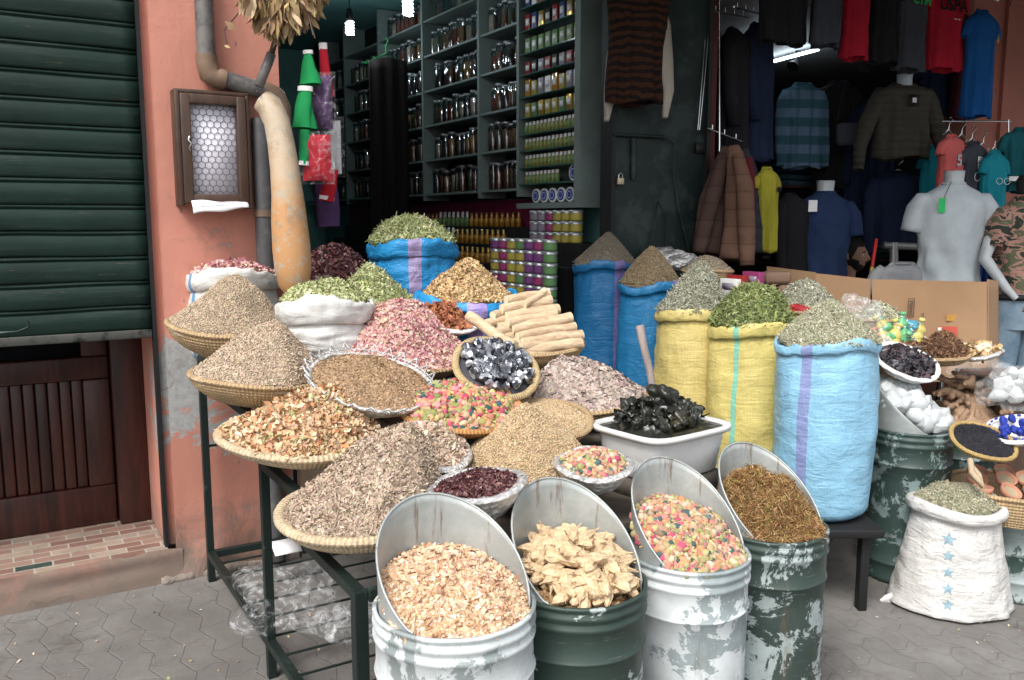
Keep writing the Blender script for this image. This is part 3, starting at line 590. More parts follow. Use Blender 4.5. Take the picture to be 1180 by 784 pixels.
for bi, (a, c, bn, n) in enumerate(bays):
    for ri, z in enumerate(rows_z[:-1]+([rows_z[-1]] if bi in (1, 2) else [])):
        for k in range(n):
            s_ = c-.06-(c-a-.12)*k/(n-1)+random.uniform(-.01, .01); p = L(TS+.10+random.uniform(-.015, .015), s_, z+.001)
            lab = 'glass spice jar, %s from left, %s shelf, %s' % (ORD[k], ['lowest', 'second lowest', 'third lowest', 'third highest', 'second highest', 'top'][ri], bn)
            if jar0 is None: jar0 = make_jar(.195, .036, p); jar0['label'] = lab; jar0['group'] = 'spice jars on the shop shelves'
            else: dup(jar0, p, lab, 'spice jars on the shop shelves', scale=(1, 1, random.choice([.95, 1, .9, 1.03])), mats={'contents': random.choice(JM)})
# cosmetics cabinet ----------------------------------------------------------
cab = thing('display_cabinet', 'narrow lit cabinet of small cosmetics bottles at the right of the shelves', 'cabinet', L(TS+.05, .55, 1.74))
CA, CB = .30, .95
b = MB(); b.fbox(TS-.02, T1-.006, CA-.055, CA, 1.68, 3.41); b.build('cabinet_side', WFRAME, cab, smooth=False)
b = MB(); b.fbox(TS-.02, T1-.006, CA, CB, 1.68, 1.715); b.build('cabinet_base', WFRAME, cab, smooth=False)
b = MB(); b.fbox(TS+.16, T1-.008, CA, CB, 1.715, 3.40); b.build('cabinet_back', M('mirror_back', (.25, .3, .3), .25, .6), cab, smooth=False)
cz = [1.716, 1.84, 1.945, 2.05, 2.155, 2.26, 2.39, 2.53, 2.66, 2.80, 2.94, 3.08]
for z in cz[1:]:
    b = MB(); b.fbox(TS, TS+.158, CA+.002, CB-.002, z-.008, z-.001); b.build('glass_shelf', M('shelf_edge', (.05, .12, .10), .15), cab, smooth=False)
def bottle(name, cat, prof, capprof, mat, capm, loc, label, seg=12, group=None):
    t = thing(name, label, cat, loc, group); MB().lathe(prof, loc, UZ, seg).build('bottle_body', mat, t); MB().lathe(capprof, loc, UZ, seg).build('cap', capm, t); return t
OIL = M('olive_oil_bottle', (.22, .24, .07), .2, coat=.4); LABELG = M('green_label', (.16, .25, .10), .5); AMB = M('amber_bottle', (.40, .20, .03), .2, coat=.5); WCAP = M('white_cap', (.75, .76, .74), .4); GCAP = M('gold_cap', (.55, .36, .10), .3, .7)
CBL = M('royal_blue_tin', (.03, .06, .30), .4); CPK = M('pink_jar', (.26, .04, .13), .35); CYE = M('yellow_jar', (.34, .28, .06), .35); CGR = M('green_jar', (.10, .20, .08), .35); CPU = M('purple_jar', (.15, .05, .17), .35); CRD = M('red_pack', (.26, .02, .02), .4); CLAV = M('grey_lilac_jar', (.24, .21, .26), .35); CNAV = M('navy_pack', (.03, .05, .16), .4)
p0 = L(TS+.04, CB-.04, cz[1])
bot0 = bottle('oil_bottle', 'bottle', [(.001, 0), (.017, 0), (.018, .04), (.012, .055), (.009, .06)], [(.011, .058), (.011, .078), (.001, .078)], OIL, WCAP, p0, 'small green oil bottle', 10)
first = True
rownames = {1: 'cabinet\'s fourth oil bottle row from the top', 2: 'cabinet\'s third oil bottle row from the top', 3: 'cabinet\'s second oil bottle row from the top', 4: 'cabinet\'s top oil bottle row'}
for r in (1, 2, 3, 4):
    n = 9 if r == 1 else 14
    for k in range(n):
        p = L(TS+.04, CB-.035-k*.044, cz[r]); lab = 'white capped oil bottle, %s from left, %s' % (ORD[k], rownames[r])
        if first: bot0.location = p; bot0['label'] = lab; bot0['group'] = 'small oil bottles in the cabinet'; first = False
        else: dup(bot0, p, lab, 'small oil bottles in the cabinet', mats={'bottle_body': random.choice([OIL, LABELG, OIL])})
def tin(loc, lab, r=.034, h=.012):           # round tin standing on edge, face towards the shop
    t = thing('round_tin', lab, 'tin', loc, 'round blue tins in the cabinet'); c = Vector(loc)+UZ*r; n = -EX
    MB().lathe([(.001, 0), (r, 0), (r, h), (r*.78, h+.001), (r*.78, h)], c, n, 28).build('tin_rim', WCAP, t)
    MB().lathe([(r*.77, h+.0015), (r*.4, h+.002), (.001, h+.002)], c, n, 28).build('tin_face', CBL, t)
    MB().lathe([(r*.5, h+.0035), (r*.42, h+.0035)], c, n, 24).build('tin_ring', WCAP, t)
for k in range(5): tin(L(TS+.04, CB-.16-k*.095, cz[0]), 'round blue tin, %s from the left on the cabinet bottom' % ORD[k], .045)
tin(L(TS+.04, CA+.07, cz[1]), 'single round blue tin at the right of the lowest oil bottle row', .05)
def pack(loc, w, d, h, mat, lab, cat='box', nm='small_box', group=None, m2=None):
    t = thing(nm, lab, cat, loc, group); MB().box(Vector(loc)+UZ*h/2, (d, w, h), (EX, MX, UZ)).build('carton', mat, t, bevel=.002)
    MB().box(Vector(loc)+UZ*h*.55-EX*(d/2+.001), (.001, w*.7, h*.4), (EX, MX, UZ)).build('printed_label', m2 or WCAP, t); return t
upm = [CRD, CNAV, CGR, WCAP, CYE, LABELG, CLAV]
for r, hh in ((5, .10), (6, .11), (7, .09), (8, .11), (9, .11), (10, .11), (11, .2)):
    n = 8; mats = {5: [CYE, CGR, GCAP, CYE], 6: [AMB, CYE, CLAV, WCAP], 7: [CRD, DARK, CLAV], 8: [LABELG, CGR, LABELG], 9: [CRD, CNAV, GCAP, DARK], 10: [CNAV, WCAP, CRD], 11: [WCAP, CLAV, CPK]}[r]
    pk0 = {}
    for k in range(n):
        p = L(TS+.05, CB-.05-k*.078, cz[r]); m = mats[k % len(mats)]; lab = 'small packet, %s from left on the %s shelf above the oil bottles' % (ORD[k], ORD[r-5])
        if m.name not in pk0: pk0[m.name] = pack(p, .055, .04, hh*random.uniform(.85, 1), m, lab, group='packets in the cabinet')
        else: dup(pk0[m.name], p, lab, 'packets in the cabinet')
# counter below the shelves ---------------------------------------------------
cnt = thing('shop_counter', 'dark green stepped counter of bottles below the jar shelves', 'counter', L(2.8, 2.2, 0))
b = MB(); b.fbox(2.75, T1-.01, .75, 4.6, .142, 1.12); b.build('counter_body', M('dark_green_counter', (.02, .05, .04), .5), cnt, smooth=False)
stp = [(2.78, 1.20), (2.90, 1.32), (3.02, 1.44), (3.14, 1.56)]
for t_, z in stp:
    b = MB(); b.fbox(t_, t_+.119, .8, 4.4, 1.122, z); b.build('counter_step', DARK, cnt, smooth=False)
b = MB(); b.fbox(3.27, 3.30, .8, 4.6, 1.13, 1.75); b.build('crimson_backing', M('crimson', (.22, .02, .07), .6), cnt, smooth=False)
ab0 = wb0 = None
for r, (t_, z) in enumerate(stp):
    for k in range(20):
        s_ = 1.15+k*.075; p = L(t_+.06, s_, z+.001); white = (k > 9 and k < 17 and r > 1)
        lab = '%s perfume bottle, %s from the right on the %s counter step' % ('white capped' if white else 'gold capped amber', ORD[k], ['lowest', 'second', 'third', 'top'][r])
        if white:
            if wb0 is None: wb0 = bottle('spray_bottle', 'bottle', [(.001, 0), (.02, 0), (.02, .06), (.010, .07)], [(.011, .07), (.010, .11), (.001, .112)], LABELG, WCAP, p, lab, 10, 'bottles on the counter steps')
            else: dup(wb0, p, lab, 'bottles on the counter steps')
        else:
            if ab0 is None: ab0 = bottle('perfume_bottle', 'bottle', [(.001, 0), (.019, 0), (.019, .055), (.009, .07)], [(.010, .07), (.010, .10), (.001, .102)], AMB, GCAP, p, lab, 10, 'bottles on the counter steps')
            else: dup(ab0, p, lab, 'bottles on the counter steps')
cj = [bottle('cream_jar', 'jar', [(.001, 0), (.040, 0), (.041, .01), (.041, .045)], [(.043, .045), (.043, .062), (.001, .062)], m, GLASSJ if False else LIDM, L(2.6, .5, 1), 'cream pot', 16) for m in (CLAV, CPK, CYE, CGR, CPU)]
used = set()
def put_jar(mi, p, lab, grp):
    if mi not in used: used.add(mi); cj[mi].location = p; cj[mi]['label'] = lab; cj[mi]['group'] = grp; cj[mi]['category'] = 'jar'
    else: dup(cj[mi], p, lab, grp)
# pale display board under the cabinet and pots on it
b = thing('pot_shelf', 'black stepped shelf holding coloured pots under the cabinet', 'shelf', L(3.0, .55, 0))
q = MB(); q.fbox(2.90, T1-.01, .15, .76, .142, 1.33); q.build('plinth', DARK, b, smooth=False); q = MB(); q.fbox(3.02, T1-.01, .18, .76, 1.332, 1.47); q.build('riser', DARK, b, smooth=False)
cn = ['grey', 'pink', 'yellow', 'green', 'purple']
for lv in range(3):
    for k in range(6):
        mi = [0, 0, 1, 2, 3 if lv == 0 else 2, 2][k]; mi = [0, 0, 1, 2, 2, 2][k]
        put_jar(mi, L(3.08, .74-k*.088, 1.471+lv*.066), '%s cream pot, %s from left, %s row of the stack under the cabinet' % (cn[mi], ORD[k], ['lowest', 'middle', 'top'][lv]), 'cream pots stacked under the cabinet')
# second stack lower, in front
b = thing('low_pot_stand', 'low black stand with a wall of coloured pots', 'stand', L(2.6, .5, 0)); q = MB(); q.fbox(2.70, 2.895, .0, .72, .142, 1.04); q.build('stand_body', DARK, b, smooth=False)
for lv in range(7):
    for k in range(7):
        mi = [2, 1, 2, 2, 4, 4, 3][k] if lv % 3 else [4, 1, 2, 3, 4, 1, 3][k]
        put_jar(mi, L(2.745, .66-k*.098, 1.041+lv*.066), '%s pot, %s from left, %s layer from top, low stack behind blue sacks' % (cn[mi], ORD[k], ORD[6-lv]), 'pots in the low stack')
# bulbs ----------------------------------------------------------------------
BULB = M_emit('lit_tube', (.85, .95, 1), 9)
for bi, (px, py, s_, lab) in enumerate(((403, 32, 3.5, 'glowing spiral bulb hanging lower left in the spice shop'), (470, 8, 2.4, 'glowing spiral bulb right of the other, at the frame top'))):
    r = ray(px, py); d = s_+3.2 if bi == 0 else s_+3.0; c = P(px, py, d); t = thing('light_bulb', lab, 'bulb', c, 'bulbs in the spice shop')
    pts = [c+Vector((.028*math.cos(a), .028*math.sin(a), -.05+.09*a/(8*PI))) for a in np.linspace(0, 8*PI, 60)]
    MB().tube(pts, .0065, 6).build('tube', BULB, t); MB().lathe([(.001, 0), (.028, 0), (.028, .05), (.018, .09), (.001, .09)], c+UZ*.05, UZ, 16).build('socket', DARK, t)
    MB().tube([c+UZ*.13, Vector((c.x, c.y, 3.42))], .004, 6).build('cable', DARK, t)
    pl_ = bpy.data.lights.new('bulb_light', 'POINT'); pl_.energy = 4.5; pl_.color = (.82, .93, 1); pl_.shadow_soft_size = .05; po = bpy.data.objects.new('bulb_light', pl_); COL.objects.link(po); po.location = c-UZ*.09
# dark cloth on green hanger in shop -----------------------------------------
hc = P(445, 62, 6.9); t = thing('green_hanger', 'green plastic clothes hanger hooked under the shop ceiling', 'hanger', hc)
HANG = M('green_plastic', (.02, .22, .06), .4)
MB().tube([hc+UZ*.12, hc+UZ*.1+EX*.02, hc+UZ*.06, hc, hc-EX*.2-UZ*.09, hc+EX*.2-UZ*.09, hc], .006, 6).build('hanger_wire', HANG, t)

def cloth_hang(name, label, top, w, h, d, ax, ay, mat, cat='garment', wave=3, taper=1., group=None, amp=.15, bottom_var=.02):
    """a hanging cloth with vertical folds and thickness"""
    t = thing(name, label, cat, top, group); G = np.zeros((18, 41, 3)); s = rng.uniform(0, 30)
    for i in range(18):
        v = i/17
        for j in range(41):
            u = j/40-.5; k = w*(1+(taper-1)*v); G[i, j] = Vector(top)+ax*u*k+ay*d*(amp+v)*.6*(math.sin(u*wave*2*PI+s+v)+.5*mn.noise(Vector((u*5, v*3, s))))-UZ*(h*v+(bottom_var*math.sin(u*9+s) if i == 17 else 0)+.03*abs(u)*2*(1-v))
    MB().grid(G).build('cloth', mat, t, solid=.012); return t
cloth_hang('dark_cloth', 'long near black cloth hanging from the green hanger in the spice shop', P(447, 66, 6.85)-UZ*.0, .34, 1.42, .03, EX*.5+Vector((.85, 0, 0))*.5, -MX, mat_cloth('black_cloth', (.012, .008, .008)), 'cloth')
# dark back counter in shop for depth
b = thing('back_table', 'dark cluttered table at the back of the spice shop', 'table', L(1.8, 4.2, 0)); q = MB(); q.fbox(1.3, 2.6, 3.9, 5.2, .142, 1.05); q.build('table_body', DKWOOD, b, smooth=False)

# ================================================================== wall fixtures
nb = thing('notice_box', 'dark wooden wall box with chicken wire over white paper', 'notice board', fac(246, 240, -.07))
A = fac(203, 110); B2 = fac(293, 236); ta, _, za = tsz(A); tb, _, zb = tsz(B2); ta -= .005; tb -= .045
fr = MB(); wd = .040
fr.fbox(ta, tb, -.10, -.06, za-wd, za); fr.fbox(ta, tb, -.10, -.06, zb, zb+wd); fr.fbox(ta, ta+wd, -.102, -.058, zb+.001, za-.001); fr.fbox(tb-wd, tb, -.102, -.058, zb+.001, za-.001); fr.build('door_frame', DKWOOD, nb, bevel=.005)
fr = MB(); fr.fbox(ta-.02, ta, -.095, 0, zb-.01, za+.012); fr.fbox(tb, tb+.015, -.095, 0, zb-.02, za+.005); fr.fbox(ta-.02, tb+.015, -.09, 0, za+.001, za+.018); fr.build('case', DKWOOD, nb, bevel=.004)
fr = MB(); fr.fbox(ta+.01, tb-.01, -.0595, -.052, zb+.02, za-.02); fr.build('paper_backing', BLUEPAPER, nb)
fr = MB(); hx = .033; t_ = ta+wd; row = 0; z_ = zb+wd
while z_ < za-wd:
    t_ = ta+wd+(row % 2)*hx*.433
    while t_ < tb-wd+.01:
        pts = [L(min(max(t_+hx*.5*math.cos(R_(60*k+30)), ta+wd-.004), tb-wd+.004), -.062, min(max(z_+hx*.5*math.sin(R_(60*k+30)), zb+wd-.004), za-wd+.004)) for k in range(6)]
        for k in range(6): fr.tube([pts[k], pts[(k+1) % 6]], .0011, 4, False)
        t_ += hx*.87
    z_ += hx*.75; row += 1
fr.build('chicken_wire', M('galv_wire', (.14, .14, .17), .5, .3), nb, smooth=False)
fr = MB(); mid = (za+zb)/2+.02; fr.tube([L(ta+.031, -.104, mid+.03), L(ta+.024, -.112, mid+.015), L(ta+.036, -.114, mid), L(ta+.026, -.112, mid-.015), L(ta+.031, -.104, mid-.03)], .004, 6); fr.build('latch', STEEL, nb)
G = np.zeros((8, 20, 3)); tq = ta+.025
for i in range(8):
    for j in range(20): u = j/19; v = i/7; G[i, j] = L(tq+(tb-tq-.01)*u, -.10-.035*math.sin(v*PI*.6)-.012*math.sin(u*5), zb+.012-.055*v+.025*u*v+.004*math.sin(u*9))
o = MB().grid(G).build('curled_notice', PAPER, nb, solid=.001)
fr = MB()
for r in range(3):
    for k in range(9-r*3): u = .15+k*.08; fr.box(L(tq+(tb-tq)*u, -.1385-.012*math.sin(u*5)+.003*r, zb-.002-.011*r+.012*u), (.018, .001, .0022), (EX, MX, UZ))
fr.build('printed_lines', M('ink_blue', (.15, .15, .35), .7), nb, smooth=False)
# drain pipe
dp = thing('drain_pipe', 'grey plastic drain pipe bending across the pink wall with brown elbows', 'pipe', L(1.2, -.05, 0))
pA = fac(238, -60, -.05); p1 = fac(238, 72, -.05); p2 = fac(250, 90, -.05); p3 = fac(308, 106, -.05); p4 = fac(318, 118, -.05)
MB().tube([Vector((p1.x, p1.y, 3.6)), p1], .038, 20).build('upper_pipe', PIPE, dp); MB().tube([p1+UZ*.03, p1, (p1+p2)/2+Vector((-.01, 0, -.02)), p2, p2+(p3-p2)*.15], [.044]*5, 20).build('elbow', ELB, dp)
MB().tube([p2, p3], .038, 20).build('cross_pipe', PIPE, dp); q4 = p4-UZ*.02; MB().tube([p3-(p3-p2)*.1, p3, (p3+q4)/2+EX*.02+UZ*.012, q4+EX*.02, q4+EX*.02-UZ*.06], [.044]*5, 20).build('elbow', ELB, dp)
q5 = fac(300, 150, -.05); MB().tube([Vector((q5.x, q5.y, q5.z+.05)), Vector((q5.x, q5.y, .02))], .038, 20).build('lower_pipe', PIPE, dp)
for pz in (1.62, 1.15): MB().tube([Vector((q5.x, q5.y, pz)), Vector((q5.x, q5.y, pz+.03))], .043, 20).build('pipe_collar', ELB, dp)
st = thing('pipe_stub', 'short grey plastic pipe offcut leaning out above the gourd', 'pipe', P(299, 98, 3.55)); a = P(298, 100, 3.5); c = P(313, 62, 3.5); MB().tube([a, c], .018, 16, False).build('stub', PIPE, st, solid=.003)
MB().tube([c, P(322, 30, 3.55)], .012, 8).build('stick_end', DKWOOD, st)
# long gourd
gp = [(303, 116, 14, 3.55), (310, 122, 15, 3.55), (319, 140, 15, 3.56), (324, 165, 15.5, 3.57), (328, 195, 16.5, 3.58), (331, 225, 18, 3.6), (333, 255, 20, 3.62), (336, 285, 21.5, 3.64), (338, 310, 21, 3.66), (339, 330, 17, 3.67), (339, 342, 8, 3.68)]
m, nt, bs = newmat('gourd_skin'); v = coords(nt); sep = nd(nt, 'ShaderNodeSeparateXYZ'); nt.links.new(v, sep.inputs[0]); n1 = noise(nt, v, 7, 8, .7); n2 = noise(nt, v, 18, 6, .7)
k = mth(nt, 'MULTIPLY_ADD', n1, .6, mth(nt, 'MULTIPLY', sep.outputs[2], -1.)); cc = mix(nt, ramp(nt, k, [(.0, (0, 0, 0)), (.25, (1, 1, 1))]), (.50, .41, .30), (.50, .27, .12))
cc = mix(nt, ramp(nt, n2, [(.53, (0, 0, 0)), (.58, (.8,)*3)]), cc, (.42, .37, .29)); cc = mix(nt, ramp(nt, n1, [(.52, (0, 0, 0)), (.64, (.75,)*3)]), cc, (.30, .20, .12)); nt.links.new(cc, bs.inputs['Base Color']); bs.inputs['Roughness'].default_value = .5; bump(nt, bs, n2, .2, .004); GOURD = m
gd = thing('bottle_gourd', 'long dried bottle gourd, cream above and orange below, standing against the pipe', 'gourd', P(336, 255, 3.62))
MB().tube([P(x, y, d) for x, y, r, d in gp], [r*d/1000 for x, y, r, d in gp], 28, nz=.05).build('gourd_body', GOURD, gd); MB().tube([P(303, 114, 3.54), P(300, 108, 3.5), P(296, 105, 3.47)], [.006, .005, .003], 8).build('stalk', DKWOOD, gd)
# dried leaf bunch --------------------------------------------------------------
def leaf_bunch(name, label, px, py, d, spread, drop, N, size, palx, twigs):
    c = P(px, py, d); t = thing(name, label, 'dried leaves', c)
    gx, gf = [], []; 
    tv = np.array([(-.5, 0, 0), (-.3, .085, .05), (-.3, -.085, .05), (0, .13, -.03), (0, -.13, .06), (.3, .08, .04), (.3, -.08, -.02), (.5, 0, .08)]); tf = [(0, 1, 2), (1, 3, 4, 2), (3, 5, 6, 4), (5, 7, 6)]
    mb = MB()
    for k in range(N):
        u = random.uniform(-1, 1); w = random.uniform(-1, 1); h = random.uniform(0, 1)**.8; R0 = (1-h*.35)
        p = c+Vector((u*spread*R0, w*spread*.5*R0, -h*drop*(1-.5*u*u)+.15)); dirv = Vector((u*.5+random.gauss(0, .35), random.gauss(0, .35), -1)).normalized()
        X, Y, Z = frame(dirv, Vector((random.gauss(0, 1), random.gauss(0, 1), .1))); s = size*random.uniform(.6, 1.3); A_ = np.array([Z[:], X[:], Y[:]]); mb.add(np.array((tv*s)@A_)+np.array(p), tf, pal(palx, 4, .18) if False else np.repeat(pal(palx, 1, .2), 4, 0))
    mb.build('leaves', SP, t); tw = MB()
    for k in range(twigs): u = random.uniform(-1, 1); tw.tube([c+Vector((u*.1*spread, 0, .3)), c+Vector((u*spread*.5, random.uniform(-.05, .05), .1)), c+Vector((u*spread*.9, random.uniform(-.08, .08), -drop*.5))], .003, 5)
    tw.build('twigs', DKWOOD, t); return t
LP_ = [(.46, .33, .19), (.36, .25, .14), (.56, .43, .27), (.28, .18, .1), (.50, .38, .18)]
leaf_bunch('dried_leaf_bunch', 'big bunch of dry brown leaves hanging above the gourd', 322, 4, 3.35, .22, .27, 480, .095, LP_, 4)
t = thing('dry_twig', 'thin dry twig with one curled leaf hanging left of the leaf bunch', 'twig', P(262, 55, 3.4)); MB().tube([P(300, 0, 3.4), P(275, 15, 3.4), P(258, 35, 3.4), P(262, 52, 3.4)], .003, 5).build('stem', DKWOOD, t)
lf = MB(); scatter(lf, np.array([P(262, 54, 3.4)[:], P(266, 30, 3.4)[:]]), np.array([(0, -1, .1)]*2), 'leaf', .05, pal(LP_, 2)); lf.build('leaf', SP, t)
leaf_bunch('pale_leaf_bunch', 'pale dried bunch hanging at the upper right corner', 1176, -6, 5.2, .07, .10, 70, .06, [(.62, .48, .30), (.72, .58, .4)], 3)
# hanging packets at the pillar edge
SATG = mat_cloth('green_satin', (.015, .26, .08)); SATR = mat_cloth('red_cloth', (.42, .015, .03)); SATP = mat_cloth('purple_cloth', (.08, .04, .11)); SATW = mat_cloth('white_cuff', (.7, .68, .68))
def pouch(name, label, px0, py0, px1, py1, w0, w1, d, mat, cuff=None):
    a, c = P(px0, py0, d), P(px1, py1, d); t = thing(name, label, 'hanging bag', c); n = 9
    MB().tube([a.lerp(c, i/(n-1)) for i in range(n)], [(w0+(w1-w0)*(i/(n-1))**.7)*d/1000 for i in range(n)], 22, hint=Vector((1, 0, 0)), ry=[(w0+(w1-w0)*(i/(n-1))**.7)*d/2000 for i in range(n)], nz=.35).build('bag_cloth', mat, t)
    if cuff:
        q, r = cuff; MB().tube([a.lerp(c, q), a.lerp(c, q+.12)], [r*d/1000]*2, 16, hint=Vector((1, 0, 0)), ry=[r*d/2000]*2).build('cuff', SATW, t)
    return t
pouch('green_bag', 'upper green satin bag hanging at the shop corner', 355, 62, 357, 98, 4, 13, 4.05, SATG, (-.1, 6))
pouch('green_bag', 'green satin bag with a white band hanging beside the purple packet', 352, 100, 350, 148, 5, 14, 4.0, SATG, (0, 9))
pouch('green_sock', 'green satin pointed piece with white tip below the green bags', 352, 150, 350, 190, 6, 5, 3.98, SATG, (.9, 6))
pouch('red_bag', 'red hanging cloth with white band above the purple packet', 372, 50, 377, 112, 4, 8, 4.2, SATR, (0, 5))
pouch('red_sock', 'red cloth with pale cuff hanging below the red packet', 382, 195, 376, 232, 8, 9, 4.2, SATR, (.85, 9))
pouch('dark_bag', 'black cloth hanging below the red cloth', 376, 212, 380, 262, 14, 12, 4.4, SATP)
def packet(label, px, py, w, h, d, mat, rz=0):
    c = P(px, py, d); t = thing('plastic_packet', label, 'packet', c); X = Vector((math.cos(rz), math.sin(rz), 0)); Y = Vector((-math.sin(rz), math.cos(rz), 0))
    def pil(e, th, nm, mt, k):
        G = np.zeros((16, 14, 3)); G2 = G.copy()
        for i in range(16):
            for j in range(14):
                u = j/13-.5; v = i/15-.5; q = th*(1-(2*u)**4)*(1-(2*v)**4)+k*mn.noise(Vector((u*6, v*9, px))); p = c+X*u*(w+e)*d/1000+UZ*v*(h+e)*d/1000
                G[i, j] = p-Y*q; G2[i, j] = p+Y*abs(q)
        MB().grid(G).grid(G2[:, ::-1]).build(nm, mt, t)
    pil(0, .02, 'folded_cloth', mat, .006); pil(8, .03, 'clear_wrap', FILM, .012); return t
packet('purple cloth sealed in a clear plastic packet', 372, 118, 22, 60, 4.1, SATP); packet('bright red cloth in clear plastic packet hanging lowest', 365, 182, 33, 52, 4.0, SATR); packet('white and grey clear packet hanging behind the red one', 386, 170, 14, 60, 4.3, PAPER)

# ================================================================== green metal door
gm = M('dark_green_door_paint', (.010, .020, .018), .6, var=.3, vscale=3, col2=(.025, .04, .036), c2s=5, bmp=.3, bscale=18)
gd = thing('metal_door', 'dark green padlocked sheet metal door between the two shops', 'door', L(3.42, -.02, 0))
b = MB(); b.fbox(3.10, 3.80, -.03, .04, .05, 3.3); b.build('door_leaf', gm, gd, bevel=.004)
b = MB(); b.fbox(3.072, 3.098, -.05, .055, 0, 3.35); b.fbox(3.775, 3.805, -.055, .055, 0, 3.35); b.build('door_frame', DARK, gd, smooth=False)
def Lz(px, py, s_=-.05): return fac(px, py, s_)
b = MB(); b.tube([Lz(707, 155), Lz(765, 158)], .010, 8); b.tube([Lz(765, 158), Lz(776, 165), Lz(776, 200), Lz(782, 240), Lz(794, 290)], .005, 6); b.build('lock_bar', gm, gd)
b = MB(); b.tube([Lz(730, 160), Lz(730, 207)], .016, 8); b.tube([Lz(750, 280), Lz(758, 232), Lz(768, 250), Lz(768, 290)], .004, 6); b.build('hasp', gm, gd)
b = MB(); b.fbox(3.70, 3.77, -.05, -.031, 2.0, 2.06); b.build('hinge', DARK, gd)
pl = thing('padlock', 'brass and steel padlock hanging on the green metal door', 'padlock', Lz(715, 214, -.06)); c = Lz(715, 209, -.06)
MB().box(c, (.042, .018, .036), (EX, MX, UZ)).build('lock_body', M('brass', (.55, .45, .32), .35, .5), pl, bevel=.004); MB().tube([c+EX*.013+UZ*.015, c+EX*.013+UZ*.035, c+UZ*.048, c-EX*.013+UZ*.035, c-EX*.013+UZ*.015], .0035, 8).build('shackle', STEEL, pl)

# ================================================================== clothes shop
cs = thing('clothes_shop_room', 'dark clothes shop room with grey ceiling and spotlights', 'building', L(5.1, 2, 0))
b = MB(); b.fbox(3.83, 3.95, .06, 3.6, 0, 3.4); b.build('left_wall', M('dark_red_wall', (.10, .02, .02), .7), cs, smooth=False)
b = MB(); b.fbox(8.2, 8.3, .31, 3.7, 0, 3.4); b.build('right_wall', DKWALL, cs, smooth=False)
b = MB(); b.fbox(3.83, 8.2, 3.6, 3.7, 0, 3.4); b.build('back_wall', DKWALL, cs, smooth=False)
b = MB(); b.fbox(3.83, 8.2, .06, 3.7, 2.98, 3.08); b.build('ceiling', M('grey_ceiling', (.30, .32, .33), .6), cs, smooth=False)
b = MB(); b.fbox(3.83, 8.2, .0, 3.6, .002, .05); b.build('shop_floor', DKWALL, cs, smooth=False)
b = MB(); b.fbox(6.45, 9.2, .0, .3, 0, 3.36); b.build('red_pier', PINK2, cs, smooth=False); b = MB(); b.fbox(6.85, 6.91, -.03, .01, 0, 3.3); b.build('wall_rib', PINK2, cs, smooth=False)
# unseen canopy above the clothes shop, sized to keep the garments in shade
cn_ = thing('unseen_canopy', 'unseen dark canopy shaped to keep the clothes shop front in shade', 'canopy', L(5.8, -.7, 3.1))
b = MB(); b.add([L(t_, s_, z_+q) for t_ in (3.3, 9.2) for (s_, z_) in ((0, 3.48), (-2.1, 3.06)) for q in (0, .04)], [(0,1,3,2),(4,6,7,5),(0,4,5,1),(2,3,7,6),(0,2,6,4),(1,5,7,3)]); b.build('canopy_sheet', DKWALL, cn_, smooth=False)
cn2 = thing('unseen_canopy', 'unseen dark canopy added to shade the spice shop front', 'canopy', L(2, -.5, 3.35)); b = MB(); b.add([L(t_, s_, z_+q) for t_ in (1.24, 3.28) for (s_, z_) in ((0, 3.44), (-1.3, 3.02)) for q in (0, .04)], [(0,1,3,2),(4,6,7,5),(0,4,5,1),(2,3,7,6),(0,2,6,4),(1,5,7,3)]); b.build('canopy_sheet', DKWALL, cn2, smooth=False)  # unseen canopy, added to darken the shop and the rear sacks
# led strip and spots
for k, (a, c, lab) in enumerate((((872, 76), (943, 57), 'cold white LED strip across the clothes shop ceiling'), ((868, 48), (905, 38), 'short cold LED strip behind the hanging black clothes'))):
    pa = onz(*a, 2.93); pc = onz(*c, 2.93); t = thing('led_strip', lab, 'light', pa); MB().tube([pa, pc], .012, 6).build('diodes', M_emit('led', (.8, .9, 1), 10), t)
for k, (x, y) in enumerate(((872, 55), (918, 70), (1000, 72))):
    c = onz(x, y, 2.9); t = thing('spotlight', 'small dark ceiling spotlight, %s from the left in the clothes shop' % ORD[k], 'spotlight', c, 'ceiling spotlights'); MB().tube([c+UZ*.08, c, c+Vector((-.04, -.03, -.05))], [.012, .02, .05], 14).build('lamp_head', DARK, t)
